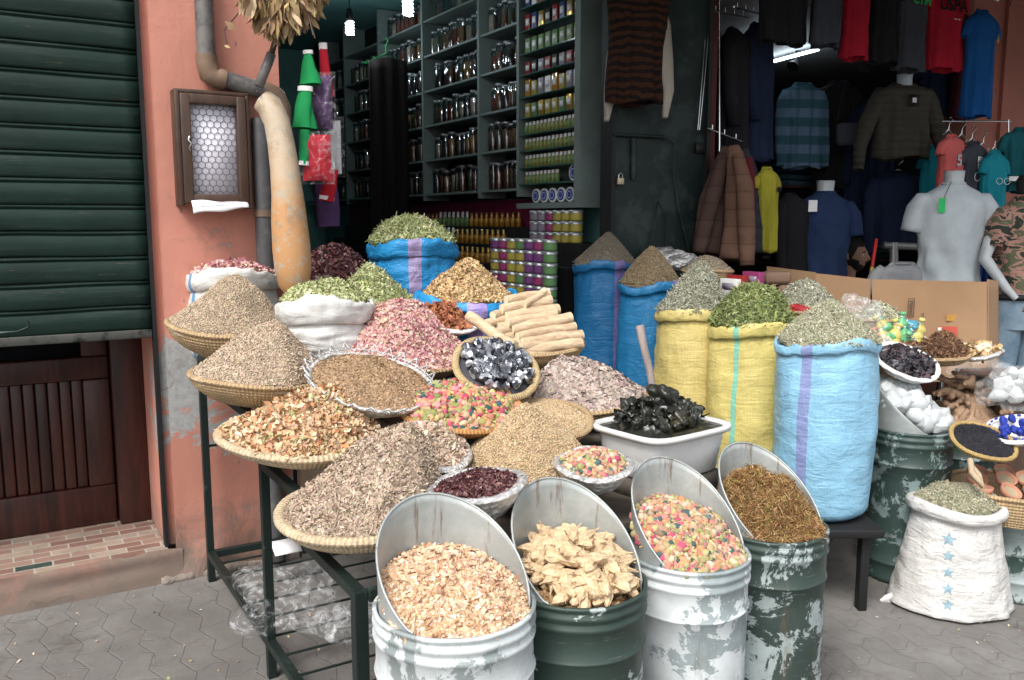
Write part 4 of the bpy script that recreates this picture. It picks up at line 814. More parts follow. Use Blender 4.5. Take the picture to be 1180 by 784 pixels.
# ---- garments
def shirt(name, label, px, py, d, w, h, mat, rz=0, sleeve='short', group=None, cat='shirt', thick=.10, neck=None, open_=False, logo=None, splay=.0, smat=None, collar=True, boxy=1.0):
    """top centre (collar) at pixel px,py; w shoulder width m, h length m"""
    c = P(px, py, d); t = thing(name, label, cat, c-UZ*h, group); X = Vector((math.cos(rz), math.sin(rz), 0)); Y = Vector((math.sin(rz), -math.cos(rz), 0)); s = rng.uniform(0, 50)
    rings = [(0, .16, .30), (.02, .22, .45), (.045, .36, .7), (.08, .47, .9), (.14, .48*boxy, 1.), (.3, .455*boxy, 1.1), (.5, .44*boxy, 1.05), (.7, .45*boxy, 1.05), (.85, .46*boxy, 1.1), (1., .47*boxy, 1.1)]
    zz = np.interp(np.linspace(0, 1, 40), [0, .1, .35, 1], [0, .06, .2, 1]); G = np.zeros((40, 72, 3))
    for i, v in enumerate(zz):
        hw = np.interp(v, [r[0] for r in rings], [r[1] for r in rings])*w; dp = np.interp(v, [r[0] for r in rings], [r[2] for r in rings])*thick*.5
        for j in range(72):
            a = 2*PI*j/72; fold = .014*v*(math.sin(9*a+s+v*1.5)+.7*math.sin(15*a+s*2))+.012*mn.noise(Vector((math.cos(a)*2+s, math.sin(a)*2, v*4)))
            G[i, j] = c+X*(hw*math.cos(a)*(1+.02*math.sin(s+v*9)))+Y*(dp*math.sin(a)+fold)-UZ*(v*h+(.012*math.sin(3*a+s) if v > .97 else 0)-(.02*(math.sin(a) < 0)*(v < .03)))
    MB().grid(G, True).build('torso', mat, t, solid=.004)
    if sleeve:
        for sg in (-1, 1):
            sh_ = c+X*sg*w*.40-UZ*(h*.085); kk = w/.42
            if sleeve == 'short': pts = [sh_-X*sg*w*.08+UZ*.005, sh_+X*sg*w*.03-UZ*.04*kk, sh_+X*sg*w*(.09+splay)-UZ*.11*kk, sh_+X*sg*w*(.13+splay)-UZ*.18*kk]; rr = [.045*kk, .062*kk, .066*kk, .068*kk]
            else: pts = [sh_-X*sg*w*.03, sh_+X*sg*w*.07-UZ*.08, sh_+X*sg*w*(.10+splay*.5)-UZ*.22, sh_+X*sg*w*(.12+splay)-UZ*.38+Y*.02, sh_+X*sg*w*(.12+splay*1.2)-UZ*.54+Y*.04]; rr = [q*kk for q in (.06, .072, .066, .058, .046)]
            MB().tube(pts, [r*.8 for r in rr], 18, False, hint=X, ry=[r*.5+thick*.1 for r in rr], nz=.25).build('sleeve', smat or mat, t, solid=.004)
    if collar: 
        pts = [c+X*w*.165*math.cos(a)+Y*(thick*.2*math.sin(a))+UZ*(.008-.022*(math.sin(a) > 0)*math.sin(a)) for a in np.linspace(0, 2*PI, 20)]; MB().tube(pts, .008, 6).build('collar', mat, t)
    return t, c, X, Y
CC = lambda n, c, **k: mat_cloth(n, c, **k)
RED = CC('red_cotton', (.38, .012, .03)); NAVY = CC('navy_cotton', (.012, .02, .05)); BLK = CC('black_cotton', (.012, .012, .015)); CHAR = CC('charcoal_cotton', (.05, .055, .07)); BLU = CC('blue_cotton', (.01, .09, .30)); TEALC = CC('teal_cotton', (.01, .22, .28)); CORAL = CC('coral_cotton', (.60, .13, .12)); YEL = CC('yellow_cotton', (.30, .28, .03)); GREYT = CC('pale_grey_cotton', (.44, .49, .52)); NAVM = CC('mannequin_navy', (.018, .035, .09))
def hanger(px, py, d, w=.36, lab='', rz=0):
    c = P(px, py, d); X = Vector((math.cos(rz), math.sin(rz), 0)); t = thing('clothes_hanger', lab, 'hanger', c, 'clothes hangers'); MB().tube([c+UZ*.09, c+UZ*.10+X*.02, c+UZ*.08+X*.03, c+UZ*.05, c+UZ*.015, c-X*w/2-UZ*.05, c+X*w/2-UZ*.05, c+UZ*.015], .004, 6).build('wire', CHROME, t); return t
def text_on(body, c, X, Y, size, mat, parent, name='printed_text', off=.075, ext=.001, rot=0):
    cu = bpy.data.curves.new(name, 'FONT'); cu.body = body; cu.size = size; cu.align_x = 'CENTER'; cu.align_y = 'CENTER'; cu.extrude = ext; cu.offset = size*.02
    ob = bpy.data.objects.new('tmp', cu); COL.objects.link(ob); bpy.context.view_layer.update(); me = bpy.data.meshes.new_from_object(ob.evaluated_get(bpy.context.evaluated_depsgraph_get())); bpy.data.objects.remove(ob)
    o = bpy.data.objects.new(name, me); COL.objects.link(o); me.materials.clear(); me.materials.append(mat); o.parent = parent
    Z = UZ; Mx = Matrix((X, Z, Y)).transposed().to_4x4(); 
    if rot: Mx = Mx@Matrix.Rotation(rot, 4, 'Z')
    Mx.translation = (c+Y*off)-ORG[parent.name]; o.matrix_local = Mx; return o
# top row
RZ = R_(20)
shirt('black_shirt', 'black shirt at the left end of the top row', 905, -62, 5.15, .36, .56, BLK, RZ)
shirt('grey_shirt', 'dark grey shirt left of the plain red shirt in the top row', 955, -60, 5.3, .27, .58, CHAR, R_(40)) 
shirt('red_shirt', 'plain red shirt hanging in the top row, left of the lettered one', 989, -40, 5.45, .24, .57, RED, R_(35))
shirt('black_shirt', 'black shirt between the plain red and the charcoal shirts', 1022, -45, 5.6, .27, .64, BLK, R_(30))
t, c, X, Y = shirt('charcoal_shirt', 'charcoal shirt with green print left of the lettered red shirt', 1053, -28, 5.75, .29, .61, CHAR, R_(30)); text_on('CTM', c-UZ*.17, X, Y, .09, M('print_green', (.03, .4, .10), .6), t)
t, c, X, Y = shirt('lettered_red_shirt', 'red shirt with big black letters hanging in the top row', 1092, -22, 5.9, .34, .59, RED, R_(25)); text_on('USPA', c-UZ*.175, X, Y, .115, BLK, t, off=.065); text_on('~ ~', c-UZ*.26+X*.04, X, Y, .04, WCAP, t, 'small_print', .065)
t, c, X, Y = shirt('blue_polo', 'long bright blue polo hanging at the right of the top row', 1132, 14, 6.0, .27, .71, BLU, R_(20)); MB().box(c-UZ*.19+X*.07+Y*.085, (.016, .002, .055), (X, Y, UZ)).build('yellow_emblem', CYE, t)
shirt('navy_shirt', 'navy shirt hanging under the lettered red shirt', 1085, 62, 6.6, .36, .46, NAVY, RZ); shirt('maroon_shirt', 'narrow maroon shirt edge beside the blue polo', 1113, 20, 6.5, .22, .75, CC('maroon_cotton', (.10, .02, .03)), R_(60))
rail = thing('top_rail', 'steel rail carrying the top row of shirts', 'rail', P(1000, -60, 6.2)); MB().tube([P(870, -75, 5.1), P(1150, 0, 6.1)], .012, 10).build('bar', CHROME, rail)
# jackets on the left of clothes shop
def jacket(name, label, px, py, d, w, h, mat, rz, splay=.0, smat=None): return shirt(name, label, px, py, d, w, h, mat, rz, 'long', thick=.2, cat='jacket', splay=splay, smat=smat, boxy=1.05)
TIG = CC('tiger_fabric', (.045, .017, .009), kind='tiger', c2=(.010, .007, .006), sc_=7); CREAM = CC('cream_fleece', (.34, .31, .26))
t, c, X, Y = shirt('striped_jacket', 'brown tiger striped jacket with cream sleeves hanging on the green door', 736, -25, 4.68, .38, .66, TIG, FA*.6, None, cat='jacket', thick=.14)
for sg, pts in ((-1, [(722, -10), (716, 30), (708, 70), (702, 110), (699, 140)]), (1, [(752, -10), (762, 30), (767, 70), (771, 105), (766, 136)])):
    MB().tube([P(x, y, 4.76) for x, y in pts], [.045, .052, .046, .036, .012], 16, hint=X, ry=[.02]*5, nz=.35).build('cream_sleeve', CREAM, t)
jacket('black_jacket', 'long black jacket on the upper hooks left of the plaid shirt', 846, 36, 5.5, .34, .78, BLK, R_(70)); jacket('navy_jacket', 'navy jacket with white side stripe on the upper hooks', 873, 30, 5.6, .30, .86, NAVY, R_(60))
PUF = CC('brown_quilt', (.13, .072, .05), kind='quilt', sc_=3.2); PUF2 = CC('dark_brown_quilt', (.07, .042, .035), kind='quilt', sc_=3.2); OLV = CC('olive_quilt', (.055, .05, .04), kind='quilt', sc_=6)
def hung_jacket(name, label, spine, d, mat, sl, ln=None):
    c = P(*spine[0][:2], d); t = thing(name, label, 'jacket', P(*spine[-1][:2], d)); n = 26; xs = np.linspace(0, 1, n); k = np.linspace(0, 1, len(spine)); X_ = np.interp(xs, k, [q[0] for q in spine]); Y_ = np.interp(xs, k, [q[1] for q in spine]); R0 = np.interp(xs, k, [q[2] for q in spine])
    pts = [P(X_[i], Y_[i], d) for i in range(n)]; puff = [1+.05*abs(math.sin(i*1.6)) for i in range(n)]
    MB().tube(pts, [R0[i]*d/1000*puff[i] for i in range(n)], 30, False, hint=Vector((1, 0, 0)), ry=[R0[i]*d/1700*puff[i] for i in range(n)], nz=.22).build('jacket_body', mat, t, solid=.006)
    n = 18; xs = np.linspace(0, 1, n); k = np.linspace(0, 1, len(sl)); X_ = np.interp(xs, k, [q[0] for q in sl]); Y_ = np.interp(xs, k, [q[1] for q in sl]); R0 = np.interp(xs, k, [q[2] for q in sl])
    MB().tube([P(X_[i], Y_[i], d-.09) for i in range(n)], [R0[i]*d/1000*(1+.07*abs(math.sin(i*1.7))) for i in range(n)], 18, False, hint=Vector((1, 0, 0)), nz=.15).build('sleeve', ln or mat, t, solid=.005); return t
hung_jacket('brown_puffer', 'light brown quilted jacket on the lower hooks', [(846, 168, 5), (848, 185, 11), (852, 220, 15), (852, 262, 16), (848, 300, 19)], 5.1, PUF, [(850, 178, 6), (858, 215, 9), (860, 262, 9), (861, 306, 7)])
hung_jacket('dark_puffer', 'darker brown quilted jacket left of the light brown one', [(838, 170, 5), (832, 190, 11), (824, 225, 14), (818, 262, 17), (814, 292, 17)], 5.2, PUF2, [(832, 185, 6), (822, 225, 8), (812, 265, 8), (806, 292, 6)])
hung_jacket('grey_puffer', 'dark grey and red quilted jacket right of the brown one', [(858, 172, 4), (864, 195, 8), (867, 230, 9), (868, 262, 10), (869, 292, 9)], 5.35, CC('grey_quilt', (.03, .03, .04), kind='quilt', sc_=4), [(862, 182, 4), (864, 200, 5), (864, 225, 5), (864, 245, 4)], CC('red_lining', (.10, .012, .02)))
for nm, a, c in (('upper_hook_rail', (820, 12), (862, 20)), ('upper_hook_rail', (846, 8), (882, 18)), ('lower_hook_rail', (815, 148), (868, 168))):
    pa, pc = P(*a, 5.1), P(*c, 5.6); t = thing('hook_rail', 'chrome hook rail with knobs over the %s' % ('brown quilted jackets' if 'lower' in nm else ('black jacket' if a[0] == 820 else 'navy jacket')), 'rail', pa); b = MB(); b.tube([pa, pc], .006, 8)
    for u in (.1, .35, .6, .85): q = pa.lerp(pc, u); b.tube([q, q+UZ*.03], .005, 6)
    b.build('bar', CHROME, t)
t = thing('steel_pole', 'thin steel pole with hanging wires at the left of the clothes shop', 'pole', P(815, 100, 5.1)); MB().tube([P(829, -30, 5.2), P(829, 240, 5.2)], .006, 8).build('rod', CHROME, t); MB().tube([P(817, -20, 5.1), P(810, 80, 5.1), P(804, 150, 5.1)], .003, 6).tube([P(821, -20, 5.1), P(813, 80, 5.1), P(806, 150, 5.1)], .003, 6).build('wires', CHROME, t)
t, c, X, Y = shirt('yellow_polo', 'mustard yellow polo shirt hanging beside the brown jackets', 884, 196, 5.35, .17, .50, YEL, R_(25)); MB().box(c-UZ*.12+X*.05+Y*.06, (.03, .002, .03), (X, Y, UZ)).build('dark_print', BLK, t)
PLAID = CC('plaid_cotton', (.13, .21, .33), kind='plaid', c2=(.025, .10, .12), sc_=2.4); t, c, X, Y = shirt('plaid_shirt', 'blue and green plaid long sleeved shirt hanging in the clothes shop', 926, 98, 6.4, .34, .60, PLAID, R_(10), 'long')
t, c, X, Y = jacket('olive_puffer', 'dark olive quilted puffer jacket on a headless bust', 1042, 98, 6.0, .42, .50, OLV, R_(8), .22); MB().box(c-UZ*.12-X*.0+Y*.13, (.07, .003, .075), (X, Y, UZ)).build('hang_tag', DARK, t); MB().box(c-UZ*.12+Y*.1335, (.03, .002, .032), (X, Y, UZ)).build('tag_square', WCAP, t)
MB().tube([c-UZ*.04, c+UZ*.03, c+UZ*.07], [.055, .05, .052], 18).build('bust_neck', M('grey_blue_bust', (.35, .42, .47), .4), t)
for (px, py, m_, l_) in ((968, 95, BLK, 'black jacket with cross straps left of the olive puffer'), (1000, 120, NAVY, 'dark navy jacket behind the olive puffer')): jacket('dark_jacket', l_, px, py, 6.6, .36, .80, m_, R_(15))
shirt('navy_sweater', 'dark navy sweater on a white hanger behind the pale grey mannequin', 1035, 200, 6.4, .40, .52, NAVY, 0, 'long'); hanger(1035, 198, 6.45, .4, 'white hanger holding the dark navy sweater')
jacket('black_tracksuit', 'black tracksuit top with white stripe beside the navy mannequin', 912, 226, 5.7, .24, .60, BLK, R_(40))
t, c, X, Y = shirt('coral_tee', 'small coral pink tee with grey print on the wall rack', 1097, 158, 5.75, .20, .42, CORAL, R_(25)); text_on('5', c-UZ*.16, X, Y, .10, GREYT, t, off=.07)
t, c, X, Y = shirt('charcoal_tee', 'charcoal tee with white lettering between coral and teal tees', 1123, 166, 5.8, .22, .50, CHAR, R_(25)); text_on('Ride', c-UZ*.11, X, Y, .055, WCAP, t, off=.07); text_on('Free', c-UZ*.155, X, Y, .05, WCAP, t, off=.07)
b = MB()
for sx in (-.04, .04): b.tube([c-UZ*.22+X*(sx+.028*math.cos(a))+Y*.07+UZ*.028*math.sin(a) for a in np.linspace(0, 2*PI, 16)], .002, 4)
b.build('wheel_print', WCAP, t)
t, c, X, Y = shirt('teal_tee', 'teal tee with thin white line print at the right of the small tees', 1147, 176, 5.75, .22, .56, TEALC, R_(25)); b = MB()
for sx in (-.035, .04): b.tube([c-UZ*.19+X*(sx+.03*math.cos(a))+Y*.07+UZ*.02*math.sin(a) for a in np.linspace(0, 2*PI, 16)], .002, 4)
b.build('line_print', WCAP, t)
shirt('teal_dress', 'dark teal top at the far right edge above the white shelf', 1178, 150, 5.9, .26, .42, CC('deep_teal', (.01, .10, .12)), 0); shirt('teal_shirt', 'plain teal shirt behind the coral tee', 1078, 170, 6.3, .24, .60, TEALC, R_(20))
for k, x in enumerate((1093, 1108, 1120, 1133, 1146)): hanger(x, 152+k*5, 5.85, .18, 'small chrome hanger, %s from the left on the wall rack' % ORD[k], R_(25))
t = thing('wall_rack', 'chrome wire rack on the red pier above the small tees', 'rack', P(1140, 145, 6)); MB().tube([P(1085, 140, 5.9), P(1165, 140, 6.1)], .006, 6).tube([P(1162, 138, 6.), P(1162, 200, 6.)], .006, 6).build('bars', CHROME, t)
t = thing('wall_shelf', 'white shelf edge below the teal top at right', 'shelf', P(1175, 207, 5.9)); MB().box(P(1185, 207, 5.9), (.4, .25, .03)).build('board', WHITEP, t, smooth=False)
# folded jeans stacks
FOLD = [CC('fold_denim', (.05, .09, .14)), CC('fold_teal', (.04, .10, .12)), CC('fold_navy', (.02, .03, .06)), CC('fold_green', (.02, .07, .04)), CC('fold_grey', (.12, .12, .12))]
sf = thing('clothes_shelf', 'dark shelf unit with folded clothes at the back of the clothes shop', 'shelf', P(960, 260, 7.4))
for y in (180, 218, 260, 300): q = P(965, y, 7.4); MB().box(q, (1.7, .4, .02), (EX, MX, UZ)).build('shelf_board', DKWOOD, sf, smooth=False)
for r, y in enumerate((218, 260, 300)):
    for k in range(5):
        base = P(965, y, 7.3)+EX*(-.62+k*.3)+UZ*.011
        for l in range(4):
            c = base+UZ*(l*.045+.02); b = MB(); b.box(c, (.26, .30, .04), (EX, MX, UZ)); o = b.build('folded_garment', FOLD[(r*2+k+l) % 5], bevel=.015)
            tag(o, 'folded %s garment, %s from bottom, %s stack from left, %s back shelf' % (['denim', 'teal', 'navy', 'green', 'grey'][(r*2+k+l) % 5], ORD[l], ORD[k], ['upper', 'middle', 'lower'][r]), 'folded clothes', 'folded clothes on the back shelves')
# mannequins ---------------------------------------------------------------
MANQ = M('mannequin_gloss', (.42, .45, .47), .3, coat=.3, bmp=.02)
def mannequin(label, px, py, d, hw, mat, zb, lab=None, rz=0, jeans=None, arm=False, green=None, head=True):
    c = P(px, py, d); t = thing('mannequin', label, 'mannequin', Vector((c.x, c.y, zb))); X = Vector((math.cos(rz), math.sin(rz), 0)); Y = Vector((math.sin(rz), -math.cos(rz), 0))
    rings = [(-.07, .062, .062), (-.02, .056, .058), (.01, .060, .06), (.03, .09, .065)]
    if head:
        MB().tube([c+UZ*.075, c+UZ*.02, c-UZ*.02], [.058, .054, .062], 24).build('neck_stub', MANQ, t); MB().lathe([(.001, .002), (.056, 0), (.058, -.004)], c+UZ*.077, UZ, 24).build('neck_cap', STEEL, t)
    K = hw/.22; prof = [(0, .064, .066), (.018, .082, .075), (.05, .14, .09), (.085, .19*K, .10), (.12, .215*K, .112), (.18, .21*K, .125), (.30, .19*K, .125), (.42, .168*K, .115), (.54, .168*K, .118), (.66, .178*K, .122)]
    G = np.zeros((36, 64, 3)); s = px
    for i in range(36):
        v = .66*(i/35)**1.2; w = np.interp(v, [p[0] for p in prof], [p[1] for p in prof]); dp = np.interp(v, [p[0] for p in prof], [p[2] for p in prof])
        for j in range(64):
            a = 2*PI*j/64; w2 = .012*mn.noise(Vector((math.cos(a)*2, math.sin(a)*2+s, v*9)))+.009*math.sin(6*a+v*14)*min(1, v*2)-.012*abs(mn.noise(Vector((math.cos(a)*1.5+v*5, math.sin(a)*3+s, v*6-math.cos(a)*2))))
            G[i, j] = c+X*(w+w2)*math.cos(a)*(1+.12*abs(math.cos(a))**4*0)+Y*(dp+w2)*math.sin(a)-UZ*v
    MB().grid(G, True).build('shirt', mat, t, solid=.004)
    for sg in (-1, 1):
        a = c+X*sg*.13*K-UZ*.085; MB().tube([a-X*sg*.05, a+X*sg*.035*K-UZ*.02, a+X*sg*.058*K-UZ*.065, a+X*sg*.070*K-UZ*.12, a+X*sg*.078*K-UZ*.17, a+X*sg*.084*K-UZ*.20], [.03, .056, .062, .063, .062, .063], 24, False, hint=X, ry=[.05, .076, .078, .076, .074, .074], nz=.12).build('sleeve', mat, t, solid=.004)
        if arm: e = a+X*sg*.115*K-UZ*.17; MB().tube([a, e, e+X*sg*.03-UZ*.1, e-X*sg*.06+Y*.08-UZ*.27, e-X*sg*.10+Y*.12-UZ*.33], [.04, .04, .036, .026, .018], 14).build('arm', MANQ, t)
    MB().tube([c+X*.06*math.cos(q)+Y*.062*math.sin(q)-UZ*(.0) for q in np.linspace(0, 2*PI, 24)], .009, 8).build('collar', mat, t)
    if jeans:
        hz = c-UZ*.56; b = MB(); J = np.zeros((8, 40, 3))
        for i in range(8):
            for j in range(40): a = 2*PI*j/40; J[i, j] = hz-UZ*i*.03+X*(.165+.012*math.sin(i*.4))*math.cos(a)+Y*.125*math.sin(a)
        b.grid(J, True)
        for sg in (-1, 1): b.tube([hz+X*sg*.085-UZ*.14, hz+X*sg*.09-UZ*.3, hz+X*sg*.10-UZ*.55, hz+X*sg*.10-UZ*.8, hz+X*sg*.10-UZ*.98], [.09, .088, .07, .062, .065], 24, nz=.1)
        b.build('jeans', jeans, t); MB().tube([hz-UZ*.02+X*.172*math.cos(q)+Y*.132*math.sin(q) for q in np.linspace(0, 2*PI, 30)], .018, 8).build('belt', DARK, t)
    else: MB().tube([c-UZ*.3, Vector((c.x, c.y, zb+.02))], .02, 12).build('stand_pole', CHROME, t)
    MB().lathe([(.001, .02), (.13, .02), (.15, 0)], Vector((c.x, c.y, zb)), UZ, 32).build('base_plate', CHROME, t)
    return t, c, X, Y
t, c, X, Y = mannequin('headless mannequin in a pale grey tee with a green tag', 1099, 212, 5.2, .225, GREYT, .3, rz=R_(-14))
q = MB(); q.box(c+Y*.13-X*.085-UZ*.13, (.028*1.3, .002, .085), (X, Y, UZ)); q.build('green_tag', M('tag_green', (.02, .45, .12), .6), t, smooth=False); MB().tube([c+Y*.07-X*.03+UZ*.01, c+Y*.125-X*.075-UZ*.085], .002, 5).build('tag_string', DARK, t)
t, c, X, Y = mannequin('headless mannequin in a navy blue tee with a white tag', 951, 222, 5.75, .20, NAVM, .3, rz=R_(-8)); q = MB(); q.box(c+Y*.13-X*.10-UZ*.09, (.055, .002, .075), (X, Y, UZ)); q.build('white_tag', PAPER, t, smooth=False)
CAMO = CC('pink_camo', (.10, .11, .065), kind='camo', c2=(.34, .19, .155), c3=(.03, .04, .03), sc_=10); JEAN = CC('faded_denim', (.10, .17, .24), kind='jeans', c2=(.28, .36, .42))
t, c, X, Y = mannequin('mannequin in pink and green camouflage tee and faded jeans at right edge', 1184, 228, 5.1, .20, CAMO, .12, jeans=JEAN, arm=True, rz=R_(10), head=False); MB().tube([c+UZ*.13, c+UZ*.09, c+UZ*.02], [.05, .07, .055], 18).build('black_head', DARK, t)
# ---- seated man --------------------------------------------------------------
SKIN = M('skin', (.36, .205, .135), .5, var=.08, bmp=.1, bscale=90, bdist=.001, spec=.35)
hp = P(983, 295, 6.45); man = thing('person', 'seated man in dark jacket with short black hair and beard looking right, behind the cardboard', 'person', Vector((hp.x, hp.y, .05)))
yaw = R_(35)       # facing right and slightly towards the camera
FX = Vector((math.cos(-yaw), math.sin(-yaw), 0)); LX = Vector((math.sin(yaw), math.cos(yaw), 0))   # forward, person's left
def H(f, l, z): return hp+FX*f+LX*l+UZ*z
def head_pt(u, v):        # u azimuth (0 = face), v polar -1..1
    th = u; ph = v*PI/2; cf, sf_ = math.cos(ph), math.sin(ph); x = .098*cf*math.cos(th); y = .076*cf*math.sin(th); z = .118*sf_
    if z < 0: y *= 1-.30*(-z/.118)**1.5; x = x*(1-.12*(-z/.118)) + (.012*(-z/.118) if math.cos(th) > 0 else -.01)
    fr_ = max(0, math.cos(th)); s = abs(math.sin(th))
    if fr_ > 0:
        nose = math.exp(-((s/.20)**2))*(math.exp(-((z+.022)/.016)**2)*.026+math.exp(-((z-.002)/.022)**2)*.013); x += nose*(cf > .2)
        x += .007*math.exp(-((z-.030)/.010)**2)*math.exp(-((s-.22)/.30)**2); x -= .009*math.exp(-((z-.012)/.012)**2)*math.exp(-((s-.40)/.18)**2)
        x += .007*math.exp(-((z+.052)/.006)**2)*math.exp(-(s/.28)**2)+.008*math.exp(-((z+.066)/.006)**2)*math.exp(-(s/.25)**2)-.006*math.exp(-((z+.059)/.003)**2)*math.exp(-(s/.3)**2)
        x += .012*math.exp(-((z+.098)/.016)**2)*math.exp(-(s/.35)**2)
    return x, y, z
b = MB(); G = np.zeros((64, 96, 3))
for i in range(64):
    for j in range(96): x, y, z = head_pt(2*PI*j/96, -1+2*i/63*.9999); G[i, j] = H(x, y, z)
b.grid(G, True); b.tube([H(-.02, 0, -.05), H(-.03, 0, -.12), H(-.045, 0, -.20)], [.055, .054, .07], 24)
for sg in (-1, 1): b.tube([H(-.012, sg*.074, .02), H(-.018, sg*.084, .005), H(-.012, sg*.078, -.03)], [.008, .02, .009], 12, ry=[.006]*3)
# torso, arms, legs (seated on a stool), all in one surface through the remesh
b.tube([H(-.05, 0, -.20), H(-.06, 0, -.27), H(-.07, 0, -.45), H(-.08, 0, -.62), H(-.08, 0, -.72)], [.09, .125, .12, .11, .12], 28, hint=FX, ry=[.14, .19, .17, .15, .16])
for sg in (-1, 1):
    b.tube([H(-.06, sg*.16, -.26), H(-.03, sg*.21, -.40), H(.03, sg*.22, -.52), H(.15, sg*.17, -.58), H(.26, sg*.12, -.60)], [.058, .048, .042, .036, .028], 16)
    b.tube([H(.24, sg*.12, -.60), H(.30, sg*.11, -.61), H(.34, sg*.105, -.615)], [.026, .034, .03], 14, ry=[.018, .017, .014])
    for k in range(4): f0 = H(.33, sg*(.125-.016*k), -.61); ln = (.07, .08, .078, .06)[k]; b.tube([f0, f0+FX*ln*.5-UZ*.008, f0+FX*ln-UZ*.03], [.0095, .009, .007], 8)
    b.tube([H(.28, sg*.09, -.61), H(.31, sg*.07, -.62), H(.34, sg*.065, -.63)], [.011, .010, .008], 8)
    b.tube([H(-.06, sg*.09, -.72), H(.15, sg*.11, -.70), H(.34, sg*.12, -.70)], [.09, .08, .06], 18); zf = .09-hp.z; b.tube([H(.34, sg*.12, -.70), H(.36, sg*.12, -.9), H(.34, sg*.12, zf)], [.06, .055, .038], 16); b.tube([H(.32, sg*.12, zf), H(.42, sg*.12, zf-.01), H(.52, sg*.12, zf-.015)], [.04, .042, .03], 12)
o = b.build('body', SKIN, man); r = o.modifiers.new('r', 'REMESH'); r.mode = 'VOXEL'; r.voxel_size = .0045; r.use_smooth_shade = True; sm = o.modifiers.new('s', 'SMOOTH'); sm.iterations = 3
HAIR = M('black_hair', (.012, .010, .010), .6, bmp=.8, bscale=160, bdist=.006)
b = MB(); G = np.zeros((30, 96, 3))
for i in range(30):
    for j in range(96):
        th = 2*PI*j/96; fr_ = math.cos(th); zlow = .062 if fr_ > .55 else (.062-.10*min(1, (.55-fr_)/.55) if fr_ > 0 else -.035-.03*min(1, -fr_*2)); v0 = math.asin(max(-.95, min(.95, zlow/.118)))/(PI/2)
        v = v0+(1-v0)*i/29*.9999; x, y, z = head_pt(th, v); k = 1.10+.03*mn.noise(Vector((x*90, y*90, z*90)))
        if i == 0: k = 1.0
        G[i, j] = H(x*k-.002, y*k, z*k+(.006 if z > .05 else 0))
b.grid(G, True).build('hair', HAIR, man)
b = MB(); G = np.zeros((14, 60, 3))
for i in range(14):
    for j in range(60):
        th = -1.75+3.5*j/59; top = -.070 if abs(th) < .45 else (-.058 if abs(th) < .9 else -.03+.03*(abs(th)-.9)); z_ = -.110+(top+.110)*i/13; v = math.asin(max(-.99, z_/.118))/(PI/2); x, y, z = head_pt(th, v); k = 1.012+.01*mn.noise(Vector((x*150, y*150, z*150)))-.03*(i in (0, 13) or j in (0, 59)); G[i, j] = H(x*k, y*k, z)
b.grid(G).build('beard', HAIR, man)
b = MB(); b.tube([H(.098, y, -.045) for y in np.linspace(-.024, .024, 7)], .005, 6); b.build('moustache', HAIR, man)
for sg in (-1, 1):
    MB().lathe([(math.sin(a)*.0105, -math.cos(a)*.0105) for a in np.linspace(0.01, PI, 10)], H(.078, sg*.030, .010), UZ, 14).build('eye', M('eye_white', (.6, .57, .53), .2, bmp=0), man); MB().tube([H(.087, sg*.029, .010), H(.0895, sg*.029, .010)], .005, 10).build('iris', DARK, man)
    MB().tube([H(.088, sg*.012, .026), H(.090, sg*.028, .032), H(.078, sg*.050, .027)], [.003, .0045, .003], 6).build('eyebrow', HAIR, man)
JK = CC('man_jacket', (.02, .022, .03)); b = MB(); b.tube([H(-.045, 0, -.165), H(-.05, 0, -.21), H(-.06, 0, -.28), H(-.07, 0, -.45), H(-.08, 0, -.66)], [.075, .115, .142, .14, .14], 32, hint=FX, ry=[.08, .155, .21, .19, .18], nz=.06)
for sg in (-1, 1): b.tube([H(-.06, sg*.15, -.25), H(-.03, sg*.215, -.39), H(.03, sg*.225, -.51), H(.15, sg*.175, -.575), H(.23, sg*.135, -.595)], [.074, .064, .057, .048, .042], 18, nz=.15)
b.build('jacket', JK, man)
b = MB()
for sg in (-1, 1): zf = .10-hp.z; b.tube([H(-.10, sg*.09, -.72), H(.15, sg*.11, -.70), H(.34, sg*.12, -.70), H(.37, sg*.12, -.78), H(.36, sg*.12, -.95), H(.34, sg*.12, zf)], [.112, .098, .082, .078, .07, .06], 18)
b.build('trousers', NAVY, man)
t = thing('stool', 'low wooden stool under the seated man', 'stool', H(-.06, 0, .05-hp.z)); sz_ = hp.z-.84; MB().box(H(-.04, 0, -.84), (.36, .36, .04), (FX, LX, UZ)).build('seat', DKWOOD, t, bevel=.005)
for i in (-1, 1):
    for j in (-1, 1): MB().tube([H(-.04+i*.14, j*.14, -.86), H(-.04+i*.15, j*.15, .052-hp.z)], .018, 8).build('leg', DKWOOD, t)
t = thing('red_broom', 'thin red pole with yellow end beside the seated man', 'broom', P(1006, 320, 5.5)); MB().tube([P(1010, 276, 5.55), P(1005, 308, 5.5)], .010, 8).build('red_pole', M('red_plastic', (.5, .02, .02), .4), t); MB().tube([P(1005, 308, 5.5), P(1003, 330, 5.5)], .014, 8).build('yellow_end', CYE, t)
t, c, X, Y = shirt('grey_tee', 'grey tee laid low just behind the cardboard', 1040, 306, 5.3, .36, .3, CC('grey_tee_cotton', (.25, .26, .27)), 0)
t = thing('steel_stand', 'chrome display stand behind the pale grey mannequin', 'stand', P(1045, 295, 6.0)); MB().tube([P(1030, 280, 6.0), P(1030, 380, 6.0)], .03, 8).tube([P(1062, 280, 6.0), P(1062, 380, 6.0)], .02, 8).tube([P(1018, 283, 6.0), P(1068, 285, 6.0)], .025, 8).build('posts', M('stand_grey', (.3, .3, .3), .4, .5), t)
